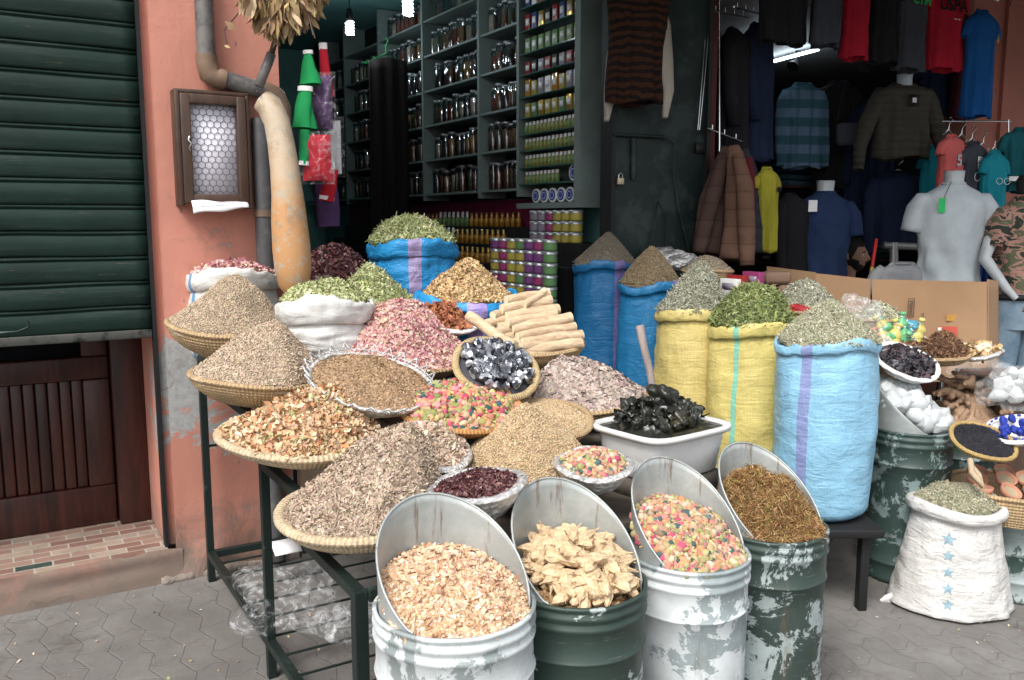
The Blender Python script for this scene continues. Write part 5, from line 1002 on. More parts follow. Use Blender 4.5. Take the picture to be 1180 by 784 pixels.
cloth_hang('blue_cloth', 'blue garment hanging between the pale grey and camouflage mannequins', P(1140, 262, 5.7), .13, .42, .02, Vector((1, 0, 0)), Vector((0, -1, 0)), CC('royal_cloth', (.02, .05, .20))); cloth_hang('crimson_cloth', 'crimson garment beside the blue one behind the mannequins', P(1152, 265, 5.75), .06, .4, .02, Vector((1, 0, 0)), Vector((0, -1, 0)), CC('crimson_cloth', (.18, .01, .05)))
t = thing('waist_bag', 'black waist bag and strap hanging at the clothes shop right', 'bag', P(975, 150, 6.2)); MB().box(P(980, 155, 6.2), (.2, .08, .16)).build('bag_body', CHAR, t, bevel=.03); MB().tube([P(965, 140, 6.2), P(975, 95, 6.3), P(990, 140, 6.2)], .01, 6).build('strap', BLK, t)
# cardboard ------------------------------------------------------------------
cb = thing('cardboard_box', 'opened out brown cardboard box standing behind the right hand spices', 'cardboard box', P(1075, 400, 5.0)); 
def panel(a, c, y0a, y1a, y0c, y1c, da, dc, th=.006, dents=.002):
    G = np.zeros((10, 24, 3))
    for i in range(10):
        for j in range(24):
            u = j/23; v = i/9; x = a+(c-a)*u; d = 1/((1-u)/da+u/dc); y = (y0a+(y0c-y0a)*u)*(1-v)+(y1a+(y1c-y1a)*u)*v; p = P(x, y, d); G[i, j] = p+Vector((0, dents*mn.noise(p*4), .0))
    return MB().grid(G)
panel(1005, 1137, 322, 440, 325, 440, 4.95, 4.75).build('front_panel', CARD, cb, solid=.007, smooth=False); panel(1138, 1150, 322, 440, 324, 440, 4.76, 4.95).build('side_panel', CARD, cb, solid=.007)
panel(940, 1003, 315, 430, 322, 430, 5.1, 4.97).build('middle_panel', CARD, cb, solid=.007, smooth=False); panel(884, 940, 307, 400, 314, 400, 5.35, 5.1).build('left_panel', CARD, cb, solid=.007, smooth=False)
q = MB(); q.box(P(1089, 387, 4.80)-Vector((0, .03, 0)), (.10, .003, .11)); q.build('red_label', M('red_print', (.55, .10, .07), .6), cb, smooth=False); q = MB(); q.box(P(1079, 387, 4.80)-Vector((0, .033, 0)), (.02, .003, .10)); q.build('white_label', PAPER, cb, smooth=False)
q = MB(); q.box(P(1095, 366, 4.82)-Vector((0, .02, 0)), (.06, .002, .035)); q.build('orange_sticker', M('orange_sticker', (.50, .27, .06), .6), cb, smooth=False)
INK = M('faded_ink', (.10, .07, .04), .8); q = MB(); c = P(1048, 354, 4.88)-Vector((0, .02, 0))
for dx, dz, w, h in ((-.016, 0, .003, .10), (.016, 0, .003, .10), (0, .05, .034, .003), (0, -.05, .034, .003)): q.box(c+Vector((dx, 0, dz)), (w, .002, h))
q.build('ink_frame', INK, cb, smooth=False); text_on('FRAGILE', c-UZ*0, Vector((1, 0, 0)), Vector((0, -1, 0)), .022, INK, cb, off=.002, rot=PI/2); text_on('29 KG', P(1061, 366, 4.86), Vector((1, 0, 0)), Vector((0, -1, 0)), .02, INK, cb, off=.022, rot=PI/2)

# ================================================================== iron stepped table
tb = thing('iron_table', 'dark green iron stepped display table under the spice baskets', 'table', L(1.6, -1, 0)); TA, TB = .82, 2.36; q_ = .016
levels = [(-.09, -.56, 1.03), (-.56, -1.07, .93), (-1.07, -1.52, .79), (-1.52, -1.97, .66)]
def bar(a, c, nm, w=.03, h=.03, m=IRON):
    a, c = Vector(a), Vector(c); d = (c-a); ln = d.length; d.normalize(); s_ = d.cross(UZ) if abs(d.z) < .9 else EX; s_.normalize(); u = s_.cross(d); MB().box((a+c)/2, (ln, w, h), (d, s_, u)).build(nm, m, tb, bevel=.002, smooth=False)
for t_ in (TA, TB):
    bar(L(t_, -.105, 0), L(t_, -.105, 1.03), 'leg'); bar(L(t_, -1.07, 0), L(t_, -1.07, .93), 'leg'); bar(L(t_, -1.955, 0), L(t_, -1.955, .66), 'leg', .036, .036)
    for k, (a, c, z) in enumerate(levels):
        bar(L(t_+(.0), a-.018, z-.012), L(t_, c+.018, z-.012), 'side_rail'); 
        if k < 3: bar(L(t_+.001, c, levels[k+1][2]-.03), L(t_+.001, c, z), 'riser', .028, .028)
    bar(L(t_, -.12, .13), L(t_, -1.94, .13), 'lower_side_rail')
bar(L(1.23, -1.07, .42), L(1.23, -1.07, .9), 'inner_post', .04, .04)
for k, (a, c, z) in enumerate(levels):
    bar(L(TA+.018, a, z-.012), L(TB-.018, a, z-.012), 'cross_rail'); bar(L(TA+.018, c, z-.013), L(TB-.018, c, z-.013), 'cross_rail', .026, .032)
    MB().fbox(TA+.03+(.15 if k else .02), TB-.03, a-.017, c+.017, z+.003, z+.016).build('board', BOARD, tb, smooth=False)
for s_ in (-.12, -1.94): bar(L(TA+.016, s_, .13), L(TB-.016, s_, .13), 'lower_cross_rail')
for k in range(11): s_ = -.28-k*.155; MB().tube([L(TA, s_, .142), L(TB, s_, .142)], .005, 6).build('shelf_wire', IRON, tb)
MB().tube([L(TA, -.105, .62), L(1.6, -.105, .62)], .006, 6).build('rear_wire', IRON, tb)
MB().fbox(1.25, 2.36, -.03, -.02, .1, 1.0).build('back_board', M('old_red_board', (.17, .085, .07), .8, var=.35, vscale=8, col2=(.3, .26, .24), c2s=5), tb, smooth=False)
# clutter: clear bag under table, scrap
def blobbag(label, c, r, mat, nm='plastic_bag', sq=(1, 1, .7), seed=0, amp=.35):
    v, f = ico(5); v = v*2; out = []
    for p in v: w = 1+amp*.8*mn.noise(Vector(p)*1.3+Vector((seed, 0, 0)))+.28*amp*abs(mn.noise(Vector(p)*3+Vector((seed, 5, 0))))+.10*amp*abs(mn.noise(Vector(p)*7)); out.append((p[0]*r*sq[0]*w, p[1]*r*sq[1]*w, max(p[2], -.62)*r*sq[2]*w))
    out = np.array(out)+np.array(c); o = MB().add(out, f).build(nm, mat, smooth=True); return tag(o, label, 'plastic bag')
blobbag('crumpled clear plastic bag lying on the low shelf under the table', onz(335, 690, .23), .17, FILM, sq=(1.1, 1., .55), seed=3, amp=.9); blobbag('smaller crumpled clear bag further right under the table', onz(425, 715, .22), .12, FILM, sq=(1.2, .9, .4), seed=8, amp=.9)
o = MB().box(onz(330, 630, .17), (.12, .08, .004), (EX, (MX+UZ*.6).normalized(), UZ)).build('torn_paper', PAPER); tag(o, 'torn white paper scrap against the wall under the table', 'paper')

# ================================================================== SPICE CONTAINERS
def BP(px, py, d, rx, ratio, rot=0): return P(px, py, d), pose(px, py, ratio, rot), rx*d/1000
def hpx(px, d): return px*d/1000
# 1 grain basket rear-left
o, n, R = BP(264, 372, 3.55, 67, .22); basket('straw basket of beige seed heads, highest at the left by the pink wall', o, n, R, .125); heap('seed_heap', 'fine beige seed cone in the highest left basket', o, n, heap_fn(R*.97, hpx(62, 3.55), (hpx(10, 3.5), 0)), 'seed', BEIGE, (.42, .33, .235), count=15000, size=.0085, tilt=.35)
# 2
o, n, R = BP(302, 431, 3.18, 77, .20, 2); basket('straw basket of beige seed heads, second from the top at left', o, n, R, .10); heap('seed_heap', 'tall beige husk cone in the second left basket', o, n, heap_fn(R*.97, hpx(66, 3.18), (hpx(10, 3.2), 0)), [('seed', .8, .009), ('curl', .25, .011)], BEIGE+[(.56, .44, .34)], (.42, .33, .24), count=15000, size=.009, tilt=.35)
# 3 peel
o, n, R = BP(350, 498, 2.85, 93, .31); basket('pale straw tray of orange and cream dried peel', o, n, R, .07, mat=STRAW2, rimr=.016, nm='straw_tray'); heap('peel_heap', 'heap of dried orange and cream peel curls', o, n, heap_fn(R*.93, hpx(52, 2.85), (hpx(28, 2.85), .02), 'soft'), [('curlw', .6, .022), ('curl', .7, .030)], PEEL, (.54, .38, .25), count=5200, size=.025, tilt=.6)
# 4 bark shavings
o, n, R = BP(420, 588, 2.5, 95, .36); basket('large straw tray of grey brown shavings nearest the front at left', o, n, R, .075, mat=STRAW2, rimr=.017, nm='straw_tray'); heap('shavings_heap', 'mound of grey brown root shavings on the front left tray', o, n, heap_fn(R*.95, hpx(100, 2.5), (hpx(45, 2.5), .05), 'soft', lump=.10), [('curl', .5, .015), ('chip', .6, .012), ('thin', .5, .019)], GREYB, (.40, .31, .235), count=13000, size=.013, tilt=.55)
# 5 lace tray
o, n, R = BP(428, 440, 2.98, 70, .46, 11); t = basket('silver foil tray with zigzag lace edge holding brown powder', o, n, R, .07, 'foil', mat=FOIL, nm='lace_tray', rimr=.008); X, Y, Z = frame(n); b = MB(); K = 26; pts = []
for k in range(2*K+1): a = 2*PI*k/(2*K); rr = R*(1.0 if k % 2 else 1.13); pts.append(o+X*rr*math.cos(a)+Y*rr*math.sin(a)+Z*(.0 if k % 2 else .03))
b.tube(pts, .0042, 5); pts = [o+X*R*1.06*math.cos(a)+Y*R*1.06*math.sin(a)+Z*.011 for a in np.linspace(0, 2*PI, 80)]; b.tube(pts, .0025, 5); b.build('lace_edge', FOIL, t)
heap('powder_heap', 'low mound of brown ground spice in the lace edged tray', o, n, heap_fn(R*.97, .035, (0, 0), 'dome', .12), 'chip', [(.40, .27, .16), (.47, .33, .21), (.33, .21, .12), (.26, .17, .1, .3)], (.38, .26, .16), count=16000, size=.006)
# 6 foil basket of pale shreds
o, n, R = BP(500, 514, 2.72, 42, .58, 18); basket('foil rimmed wooden bowl of pale shredded wood', o, n, R, .04, 'foil', mat=FOIL, nm='foil_bowl'); heap('shreds_heap', 'small pile of pale root shreds in the foil rimmed bowl', o, n, heap_fn(R*.9, .03, (-.02, .02), 'dome', .2), [('thin', .6, .028), ('chip', .5, .02)], [(.58, .46, .36), (.68, .57, .45), (.46, .34, .25), (.3, .2, .14, .3)], (.42, .3, .2), count=1800, size=.02, tilt=.8)
# 7 hibiscus foil bowl
o, n, R = BP(549, 560, 2.42, 53, .33, -8); basket('foil wrapped basket of dark red hibiscus', o, n, R, .085, 'foil', mat=FOIL, nm='foil_bowl', rimr=.014); heap('hibiscus_heap', 'dark maroon dried hibiscus in the foil basket', o, n, heap_fn(R*.88, .022, (0, 0), 'dome'), [('chip', .6, .013), ('curl', .5, .015)], MAROON, (.08, .02, .03), count=3000, size=.014, tilt=.8, mat=SPG)
# 8 small potpourri
o, n, R = BP(684, 535, 2.68, 43, .40, 2); basket('small foil rimmed basket of mixed pastel potpourri', o, n, R, .075, 'foil', mat=FOIL, nm='foil_bowl', rimr=.013); heap('potpourri_heap', 'pastel potpourri buds in the small foil basket', o, n, heap_fn(R*.86, .03, (0, 0), 'dome'), [('bud', 1, .016), ('curl', .6, .018)], {'bud': POTL, 'curl': POTL}, (.55, .45, .25), count=420, size=.014)
# 9 pale grain basket + brown seed mound in front
o, n, R = BP(634, 482, 3.02, 47, .45, 6); basket('orange brown basket of pale grain leaning behind the tan mound', o, n, R, .06, mat=STRAW, nm='grain_basket'); heap('grain_heap', 'pale tan grain in the small basket behind the mound', o, n, heap_fn(R*.95, .02, (0, 0), 'dome', .04), 'seed', TAN, (.5, .36, .22), count=7000, size=.007)
o, n, R = BP(606, 538, 2.86, 84, .30); basket('wide straw tray almost hidden under the tan seed mound', o, n, R*.96, .06, nm='straw_tray'); heap('aniseed_heap', 'large tan aniseed mound in the middle of the table', o, n, heap_fn(R*1.0, hpx(72, 2.86), (.0, 0), 'soft', .08), 'seed', TAN, (.42, .3, .18), count=22000, size=.0075)
# 10 potpourri bright
o, n, R = BP(530, 468, 2.98, 69, .42, 4); basket('orange bowl of bright multicoloured potpourri flowers', o, n, R, .07, 'plain', mat=STRAW3, nm='orange_bowl'); heap('potpourri_heap', 'bright pink orange and green potpourri flowers in the orange bowl', o, n, heap_fn(R*.95, .055, (0, .0), 'dome'), [('bud', 1., .020), ('curl', 1.2, .02), ('ico', .5, .012)], {'bud': POT, 'curl': [(.45, .35, .15), (.5, .5, .2), (.3, .25, .1)], 'ico': POT}, (.4, .28, .12), count=900, size=.016)
# 11 rose petals
o, n, R = BP(466, 402, 3.45, 76, .30, 6); basket('wooden bowl under the pink rosebud mound', o, n, R, .09, 'plain', mat=STRAW, nm='wooden_bowl'); heap('rosebud_heap', 'large mound of pink dried rosebuds', o, n, heap_fn(R*.97, hpx(56, 3.45), (hpx(-8, 3.4), .02), 'soft'), [('petal', .9, .013), ('fat', .5, .013)], ROSEP, (.52, .32, .30), count=13000, size=.013, tilt=.6)
# 12 white sack green leaves
WS = mat_sack('white_woven_sack', (.62, .62, .60), grid=.08); WSB = mat_sack('white_blue_print_sack', (.62, .62, .60), stripes=((.635, .012, (.05, .25, .50), .9),), grid=.08)
o = P(375, 344, 3.4); R = hpx(51, 3.4); sack('white cloth sack of light green leaves beside the gourd', o, R, 1.045, WS, Rb=R*.93, roll=.034, wob=.07, bulge=.12); heap('leaf_heap', 'light green dried leaves in the white sack', o-UZ*.005, UZ, heap_fn(R*.92, .07, (0, 0), 'dome'), [('leaf', 1., .022), ('thin', .5, .022)], GREEN, (.22, .24, .1), count=4200, size=.02, tilt=.7)
# 13 white sack rose
o = P(268, 312, 3.85); R = hpx(48, 3.85); sack('white woven sack with blue print holding rosebuds, rearmost at the wall', o, R, 1.0, WSB, Rb=R*1.12, roll=.03, wob=.05); heap('rosebud_heap', 'pink dried rosebuds in the rear white sack', o-UZ*.01, UZ, heap_fn(R*.9, .045, (0, 0), 'dome'), [('petal', 1, .02), ('fat', .3, .018)], ROSEP, (.45, .2, .22), count=2200, size=.018, tilt=.8)
# 14 hibiscus dark rear
o = P(384, 318, 4.1); heap('hibiscus_heap', 'dark maroon hibiscus heap behind the white leaf sack', o, UZ, heap_fn(.20, .15, (0, 0), 'soft'), [('chip', .6, .02), ('curl', .6, .024)], MAROON, (.05, .015, .02), count=3000, size=.02, tilt=.9, mat=SPG); sack('dark sack under the rear hibiscus heap', o-UZ*.01, .19, .14, mat_sack('brown_sack', (.14, .1, .07)), roll=.02)
# 15 green herb rear
o = P(430, 346, 3.85); heap('herb_heap', 'grey green herb heap between white and blue sacks', o, UZ, heap_fn(.17, .155, (-.02, 0), 'soft'), [('leaf', 1, .022), ('twig', .4, .03)], GREEN, (.2, .2, .08), count=4200, size=.02, tilt=.8); basket('straw basket under the herb heap beside the blue sack', o, UZ, .175, .09)
# 16 big bright blue sack
BLUE1 = mat_sack('bright_blue_tarpaulin', (.02, .25, .55), stripes=((.775, .022, (.36, .27, .45), .9),), grid=.05, bulk=.9); o = P(476, 279, 4.2); R = hpx(50, 4.2)
sack('bright blue plastic sack with lilac stripe at the back, holding green herb', o, R, 1.04, BLUE1, Rb=R*1.0, roll=.028, wob=.08, bulge=.03, seed=4.); heap('herb_heap', 'dried green verbena leaves in the rear bright blue sack', o-UZ*.0, UZ, heap_fn(R*.93, .115, (-.01, 0), 'dome'), [('leaf', .8, .028), ('thin', .5, .034), ('twig', .3, .04)], GREEN, (.2, .2, .08), count=3200, size=.025, tilt=.9)
# 17 second blue sack with brown flakes
BLUE2 = mat_sack('bright_blue_tarpaulin_low', (.02, .25, .55), stripes=((.79, .028, (.36, .26, .58), .9),), grid=.05, bulk=.7); o = P(537, 341, 3.85); R = hpx(56, 3.85)
sack('low bright blue sack with lilac stripe holding golden brown flakes', o, R, .95, BLUE2, Rb=R*.9, roll=.03, wob=.06); heap('camomile_heap', 'golden brown camomile cone in the low blue sack', o-UZ*.01, UZ, heap_fn(R*.95, hpx(44, 3.85), (0, 0), 'soft'), [('chip', .7, .015), ('fat', .4, .012), ('curl', .3, .018)], BROWN, (.34, .23, .12), count=8000, size=.014, tilt=.8)
# 18 star anise
o, n, R = BP(510, 369, 3.62, 40, .32, 6); basket('white plastic lined bowl of russet star anise', o, n, R, .05, 'foil', mat=WHITEP, nm='lined_bowl'); heap('star_anise_heap', 'russet brown star anise pieces', o, n, heap_fn(R*.9, .055, (0, 0), 'dome', .15), [('curlw', .8, .03), ('fat', .7, .022)], [(.36, .14, .07), (.45, .19, .10), (.25, .09, .05)], (.2, .08, .04), count=750, size=.024, tilt=1.)
# 19 root sticks
o, n, R = BP(622, 395, 3.62, 50, .28); basket('straw basket loaded with liquorice root sticks', o, n, R, .085, nm='root_basket')
ROOT = mat_wood('root_bark', (.34, .23, .14), (.62, .48, .32), (.5, 1, 3), .8, 36); CUT = M('cut_root_end', (.78, .68, .48), .8)
def stick(px0, py0, px1, py1, r, d0, d1, lab):
    a, c = P(px0, py0, d0), P(px1, py1, d1); t = thing('root_stick', lab, 'root', a, 'root sticks in the basket'); n = 9; pts = [a.lerp(c, i/(n-1))+Vector((0, 0, .0025*math.sin(i*.8+px0))) for i in range(n)]; rr = [r*(1+.05*math.sin(i*1.9+py0)) for i in range(n)]
    MB().tube(pts, rr, 14, False, nz=.06).build('bark', ROOT, t); dv = (c-a).normalized()
    MB().tube([pts[0], pts[0]-dv*.002], [rr[0]*.97]*2, 14).build('cut_end', CUT, t); MB().tube([pts[-1], pts[-1]+dv*.002], [rr[-1]*.97]*2, 14).build('cut_end', CUT, t)
rows = [(583, 346, 632, 338, 5.5), (578, 357, 634, 346, 6.5), (583, 366, 643, 356, 7), (568, 364, 600, 352, 5), (560, 374, 600, 362, 5.5), (590, 380, 658, 366, 7), (596, 388, 662, 376, 5.5), (601, 395, 670, 386, 6.5), (600, 404, 670, 396, 6.5), (570, 384, 610, 372, 6), (566, 392, 618, 382, 6), (608, 410, 662, 404, 5), (585, 373, 640, 362, 6), (590, 396, 640, 388, 6), (575, 378, 625, 366, 6), (600, 400, 655, 392, 6), (604, 352, 628, 336, 4.5)]
for k, (a, b_, c, d_, r) in enumerate(rows):
    rad = r*3.55/1000; stick(a, b_, c, d_, rad, 3.50+.01*(k % 3)-.002*b_+.75, 3.58+.012*(k % 4)-.002*b_+.75, 'pale bark root stick, %s in the bundle by height' % ORD[sorted(range(len(rows)), key=lambda i: rows[i][1]).index(k)])
stick(541, 365, 592, 400, .022, 3.35, 3.2, 'single thick root stick pointing down towards the ore basket')
# 20 ore basket
o, n, R = BP(572, 424, 3.12, 48, .66, 20); basket('small tilted basket with maroon stitched rim holding shiny grey ore lumps', o, n, R, .05, nm='ore_basket', mat=mat_straw('cream_straw', (.60, .45, .24)), rimr=.014)
mG, nt, bs = newmat('galena_ore'); v = coords(nt, 'World'); vo = nd(nt, 'ShaderNodeTexVoronoi'); vo.inputs['Scale'].default_value = 55; nt.links.new(v, vo.inputs[0]); cc = ramp(nt, vo.outputs['Color'], [(.2, (.06, .065, .08)), (.5, (.16, .17, .20)), (.8, (.62, .64, .68))]); nt.links.new(cc, bs.inputs['Base Color']); bs.inputs['Metallic'].default_value = .55; bs.inputs['Roughness'].default_value = .22; bump(nt, bs, vo.outputs['Distance'], .6, .01)  # facet glints painted into the base colour as lighter and darker cells
X, Y, Z = frame(n)
def rock_mesh(seed, r, mat, name, ang=.8, cuts=9, jag=.0, smooth=False):
    v, f = ico(3); v = v*2; rs = np.random.default_rng(seed)
    for _ in range(cuts): q = rs.normal(0, 1, 3); q /= np.linalg.norm(q); d = rs.uniform(.5, .9); s = v@q; v = v-np.outer(np.clip(s-d, 0, None), q)
    v = v*rs.uniform(.75, 1.2, 3)*r
    if jag: v += rs.normal(0, jag*r, v.shape)
    return MB().add(v, f).build(name, mat, loc=(0, 0, 0), smooth=smooth)
def zone(u, w): return ('upper' if w > .33 else 'lower' if w < -.33 else 'middle')+' '+('left' if u < -.33 else 'right' if u > .33 else 'centre')
protos = []; pts = []
for k in range(500):
    a = random.uniform(0, 2*PI); r = math.sqrt(random.random())*.82; u, w = r*math.cos(a), r*math.sin(a)
    if all((u-p[0])**2+(w-p[1])**2 > .155**2 for p in pts): pts.append((u, w))
rq = lambda: Vector((random.gauss(0, 1), random.gauss(0, 1), random.gauss(0, 1))).normalized().to_track_quat('Z', 'Y')
for k, (u, w) in enumerate(pts):
    rad = random.uniform(.017, .026); p = o+X*u*R+Y*w*R+Z*(.012+.03*(1-u*u-w*w)); lab = 'grey metallic ore lump in the %s of the tilted basket' % zone(u, w)
    if len(protos) < 5: ob = rock_mesh(k, 1, mG, 'ore_lump'); tag(ob, lab, 'ore lump', 'ore lumps in the basket'); ob.location = p; ob.scale = (rad,)*3; protos.append(ob)
    else: dup(protos[k % 5], p, lab, rot=rq(), scale=rad)
MB().lathe([(.001, .004), (R*.8, .0), (R*.9, -.01)], o, n, 32).build('ore_bed', M('ore_dust', (.05, .05, .06), .7))
bpy.data.objects['ore_bed']['label'] = 'darker crushed ore bed under the lumps in the tilted basket'; bpy.data.objects['ore_bed']['category'] = 'ore'
# 21 bark chips
o, n, R = BP(670, 456, 3.45, 75, .26); basket('wide straw basket of pinkish grey bark chips', o, n, R, .085); heap('bark_heap', 'mound of pinkish grey bark chips', o, n, heap_fn(R*.98, hpx(46, 3.45), (hpx(-10, 3.4), 0), 'soft'), [('chip', 1, .019), ('leaf', .4, .018)], BARK, (.38, .31, .27), count=8000, size=.018, tilt=.4)
# 22 basin of black soap
def basin(label, c, w, dpt, h, rz, mat):
    c = Vector(c); t = thing('white_basin', label, 'basin', c-UZ*h); X = Vector((math.cos(rz), math.sin(rz), 0)); Y = Vector((-math.sin(rz), math.cos(rz), 0))
    def ring(w_, d_, z, n=64, p=5):
        out = []
        for j in range(n): a = 2*PI*j/n; ca, sa = math.cos(a), math.sin(a); k = (abs(ca)**p+abs(sa)**p)**(-1/p); out.append(c+X*ca*k*w_/2+Y*sa*k*d_/2+UZ*z)
        return out
    G = np.array([[v[:] for v in ring(*q)] for q in ((w*.78, dpt*.74, -h), (w*.82, dpt*.79, -h+.01), (w*.90, dpt*.88, -.03), (w*.92, dpt*.90, -.012), (w*1.0, dpt*1.0, -.018), (w*1.01, dpt*1.01, -.006), (w*1.0, dpt*1.0, .002), (w*.93, dpt*.91, .001), (w*.90, dpt*.87, -.01), (w*.84, dpt*.8, -h+.03))])
    MB().grid(G, True).add(G[0], [tuple(range(64))]).add(G[-1], [tuple(range(64))]).build('basin_shell', mat, t); return X, Y
rq = lambda: Vector((random.gauss(0, 1), random.gauss(0, 1), random.gauss(0, 1))).normalized().to_track_quat('Z', 'Y')
bc = P(762, 488, 3.02); BX, BY = basin('white plastic basin full of black soap paste', bc, .42, .36, .16, R_(38), WHITEP)
MB().box(bc-UZ*.165-UZ*.04, (.34, .28, .08), (BX, BY, UZ)).build('wooden_block', BOARD); tag(bpy.data.objects['wooden_block'], 'wooden block raising the white basin above the table', 'block')
SOAP = M('black_soap', (.026, .028, .024), .30, var=.4, vscale=8, bmp=.35, bscale=22, bdist=.01, col2=(.075, .06, .02), c2s=6, c2t=(.56, .70), spec=.6)
G = np.zeros((120, 160, 3))
for i in range(120):
    for j in range(160):
        u, w = j/159*2-1, i/119*2-1; k = max(0, 1-(abs(u)**4+abs(w)**4)); p = Vector((u*3.2, w*2.6, 0)); q = mn.noise(p*1.2+Vector((7, 0, 0))); rg = 1-abs(mn.noise(p*1.5)); rg2 = 1-abs(mn.noise(p*3.2+Vector((3, 2, 0)))); c1 = math.exp(-((u-.10)/.34)**2-((w-.15)/.5)**2); c2 = math.exp(-((u+.50)/.20)**2-((w+.05)/.4)**2); c3 = math.exp(-((u-.62)/.2)**2-((w-.0)/.35)**2)
        h = .004+k*(.085*c1*(.75+.45*rg**2)+.070*c2*(.7+.4*rg**2)+.05*c3*(.7+.5*rg**2)+.030*rg2**4*(c1+c2+c3)+.012*mn.noise(p*2.2)); G[i, j] = bc+BX*(u*.188+.03*mn.noise(p*1.7+Vector((0, 9, 0)))*k*h*20)+BY*(w*.152+.02*mn.noise(p*2+Vector((5, 9, 0)))*k*h*20)+UZ*(h-.012)
b = MB().grid(G); vi, fi = ico(4)
for k in range(44):
    a = random.uniform(0, 2*PI); q = random.random()**.5; u, w = .85*q*math.cos(a), .8*q*math.sin(a); sz = random.uniform(.024, .05)*(1.2-.5*q); ax = [random.uniform(.5, 1.3), random.uniform(.35, .8), random.uniform(.7, 1.5)]; rt = np.array(rq().to_matrix()) if 'rq' in globals() else np.eye(3)
    sd = random.uniform(0, 99); vv = np.array([Vector(p)*2*sz*(1+.55*mn.noise(Vector(p)*3+Vector((sd, 0, 0)))+.25*abs(mn.noise(Vector(p)*8+Vector((sd, 3, 0))))) for p in vi])*np.array(ax); vv = vv@rt; b.add(vv+np.array(bc+BX*u*.19+BY*w*.15+UZ*(.02+.065*(1-q)*random.uniform(.5, 1.1))), fi)
for k in range(150):                       # torn leafy flaps
    a = random.uniform(0, 2*PI); q = random.random()**.7; u, w = .88*q*math.cos(a), .82*q*math.sin(a); c = bc+BX*u*.19+BY*w*.15+UZ*(.03+.085*(1-q)*random.uniform(.6, 1.15)); rr = rq().to_matrix(); s_ = random.uniform(.012, .028); gg = np.zeros((6, 7, 3))
    for i in range(6):
        for j in range(7): x, y = i/5-.5, (j/6-.5)*(1-.5*i/5); gg[i, j] = c+rr@Vector((x*2*s_, y*1.5*s_, .5*s_*math.sin(x*5+y*4)+.4*s_*mn.noise(Vector((x*4, y*4, k)))))
    b.grid(gg)
o = b.build('black_soap', SOAP); tag(o, 'glossy black soap paste torn into peaks in the white basin', 'soap', kind='stuff')
t = thing('wooden_paddle', 'long grey wooden stick standing up in the black soap', 'stick', P(752, 455, 3.1)); MB().tube([P(754, 462, 3.12), P(748, 425, 3.12), P(741, 395, 3.12), P(737, 375, 3.12)], [.011, .013, .014, .016], 12, nz=.1).build('handle', mat_wood('grey_stick', (.18, .14, .13), (.38, .32, .30), (1, 1, .2)), t)
# sacks row -------------------------------------------------------------------
LIL = (.20, .14, .33)
def colsack(label, px, py, d, rx, zb, mat, **k):
    o = P(px, py, d); R = rx*d/1000; sack(label, o, R, zb, mat, **k); return o, R
o, R = colsack('tall deep blue woven sack, rearmost in the row, with grey powder', 697, 303, 4.85, 36, .50, mat_sack('deep_blue_sack', (.012, .13, .31), stripes=((.81, .028, LIL, .8),)), roll=.016, wob=.045, Rb=.165)
heap('powder_heap', 'smooth grey brown powder cone in the rearmost blue sack', o+UZ*.005, UZ, heap_fn(R*.94, hpx(40, 4.85)*.9, (.02, 0), 'cone', .02), 'seed', [(.22, .19, .15), (.28, .24, .19), (.17, .145, .11)], (.21, .18, .14), count=9000, size=.007)
o, R = colsack('blue woven sack second from the rear, dark brown cone', 750, 325, 4.6, 37, .42, mat_sack('mid_blue_sack', (.018, .17, .37), stripes=((.86, .024, LIL, .8),)), roll=.018, wob=.045, Rb=.17)
heap('ground_herb_heap', 'dark brown ground herb cone in the second blue sack', o+UZ*.0, UZ, heap_fn(R*.95, hpx(48, 4.6)*.85, (0, 0), 'soft', .05), 'seed', [(.27, .21, .13), (.35, .27, .17), (.19, .145, .09)], (.2, .15, .1), count=9000, size=.010)
o, R = colsack('yellow woven sack of grey green herb, left of the two yellow ones', 800, 357, 4.25, 41, .40, mat_sack('yellow_sack_a', (.56, .46, .17), grid=.16), roll=.02, wob=.05, Rb=.19)
heap('herb_heap', 'shaggy grey green thyme heap in the left yellow sack', o, UZ, heap_fn(R*.97, hpx(62, 4.25)*.85, (.03, 0), 'soft', .12), [('leaf', .7, .020), ('twig', .6, .034), ('curl', .5, .02)], GREYG, (.24, .24, .16), count=6000, size=.02, tilt=1.)
o, R = colsack('yellow woven sack with green stripe of bright green leaves', 867, 372, 4.0, 47, .36, mat_sack('yellow_sack_b', (.58, .49, .17), stripes=((.65, .010, (.15, .50, .40), .85),), grid=.14), roll=.022, wob=.05, Rb=.19)
heap('leaf_heap', 'fresh green verbena leaves in the green striped yellow sack', o, UZ, heap_fn(R*.98, hpx(50, 4.)*.85, (.01, 0), 'dome', .08), [('thin', .8, .032), ('leaf', .7, .026), ('twig', .2, .04)], GREEN2, (.14, .17, .05), count=4800, size=.026, tilt=1.)
o, R = colsack('light blue woven sack with purple stripe, biggest and nearest of the sacks', 954, 391, 3.62, 55, .375, mat_sack('light_blue_sack', (.24, .47, .64), stripes=((.63, .018, (.22, .23, .46), .8),), grid=.10, bulk=.6), roll=.016, wob=.042, Rb=.195, bulge=.05)
heap('herb_heap', 'pale grey green rosemary cone in the light blue sack', o, UZ, heap_fn(R*.97, hpx(56, 3.62)*.82, (0, 0), 'cone', .05), [('needle', .9, .018), ('leaf', .5, .014)], PALEG, (.33, .32, .22), count=11000, size=.014, tilt=.8)
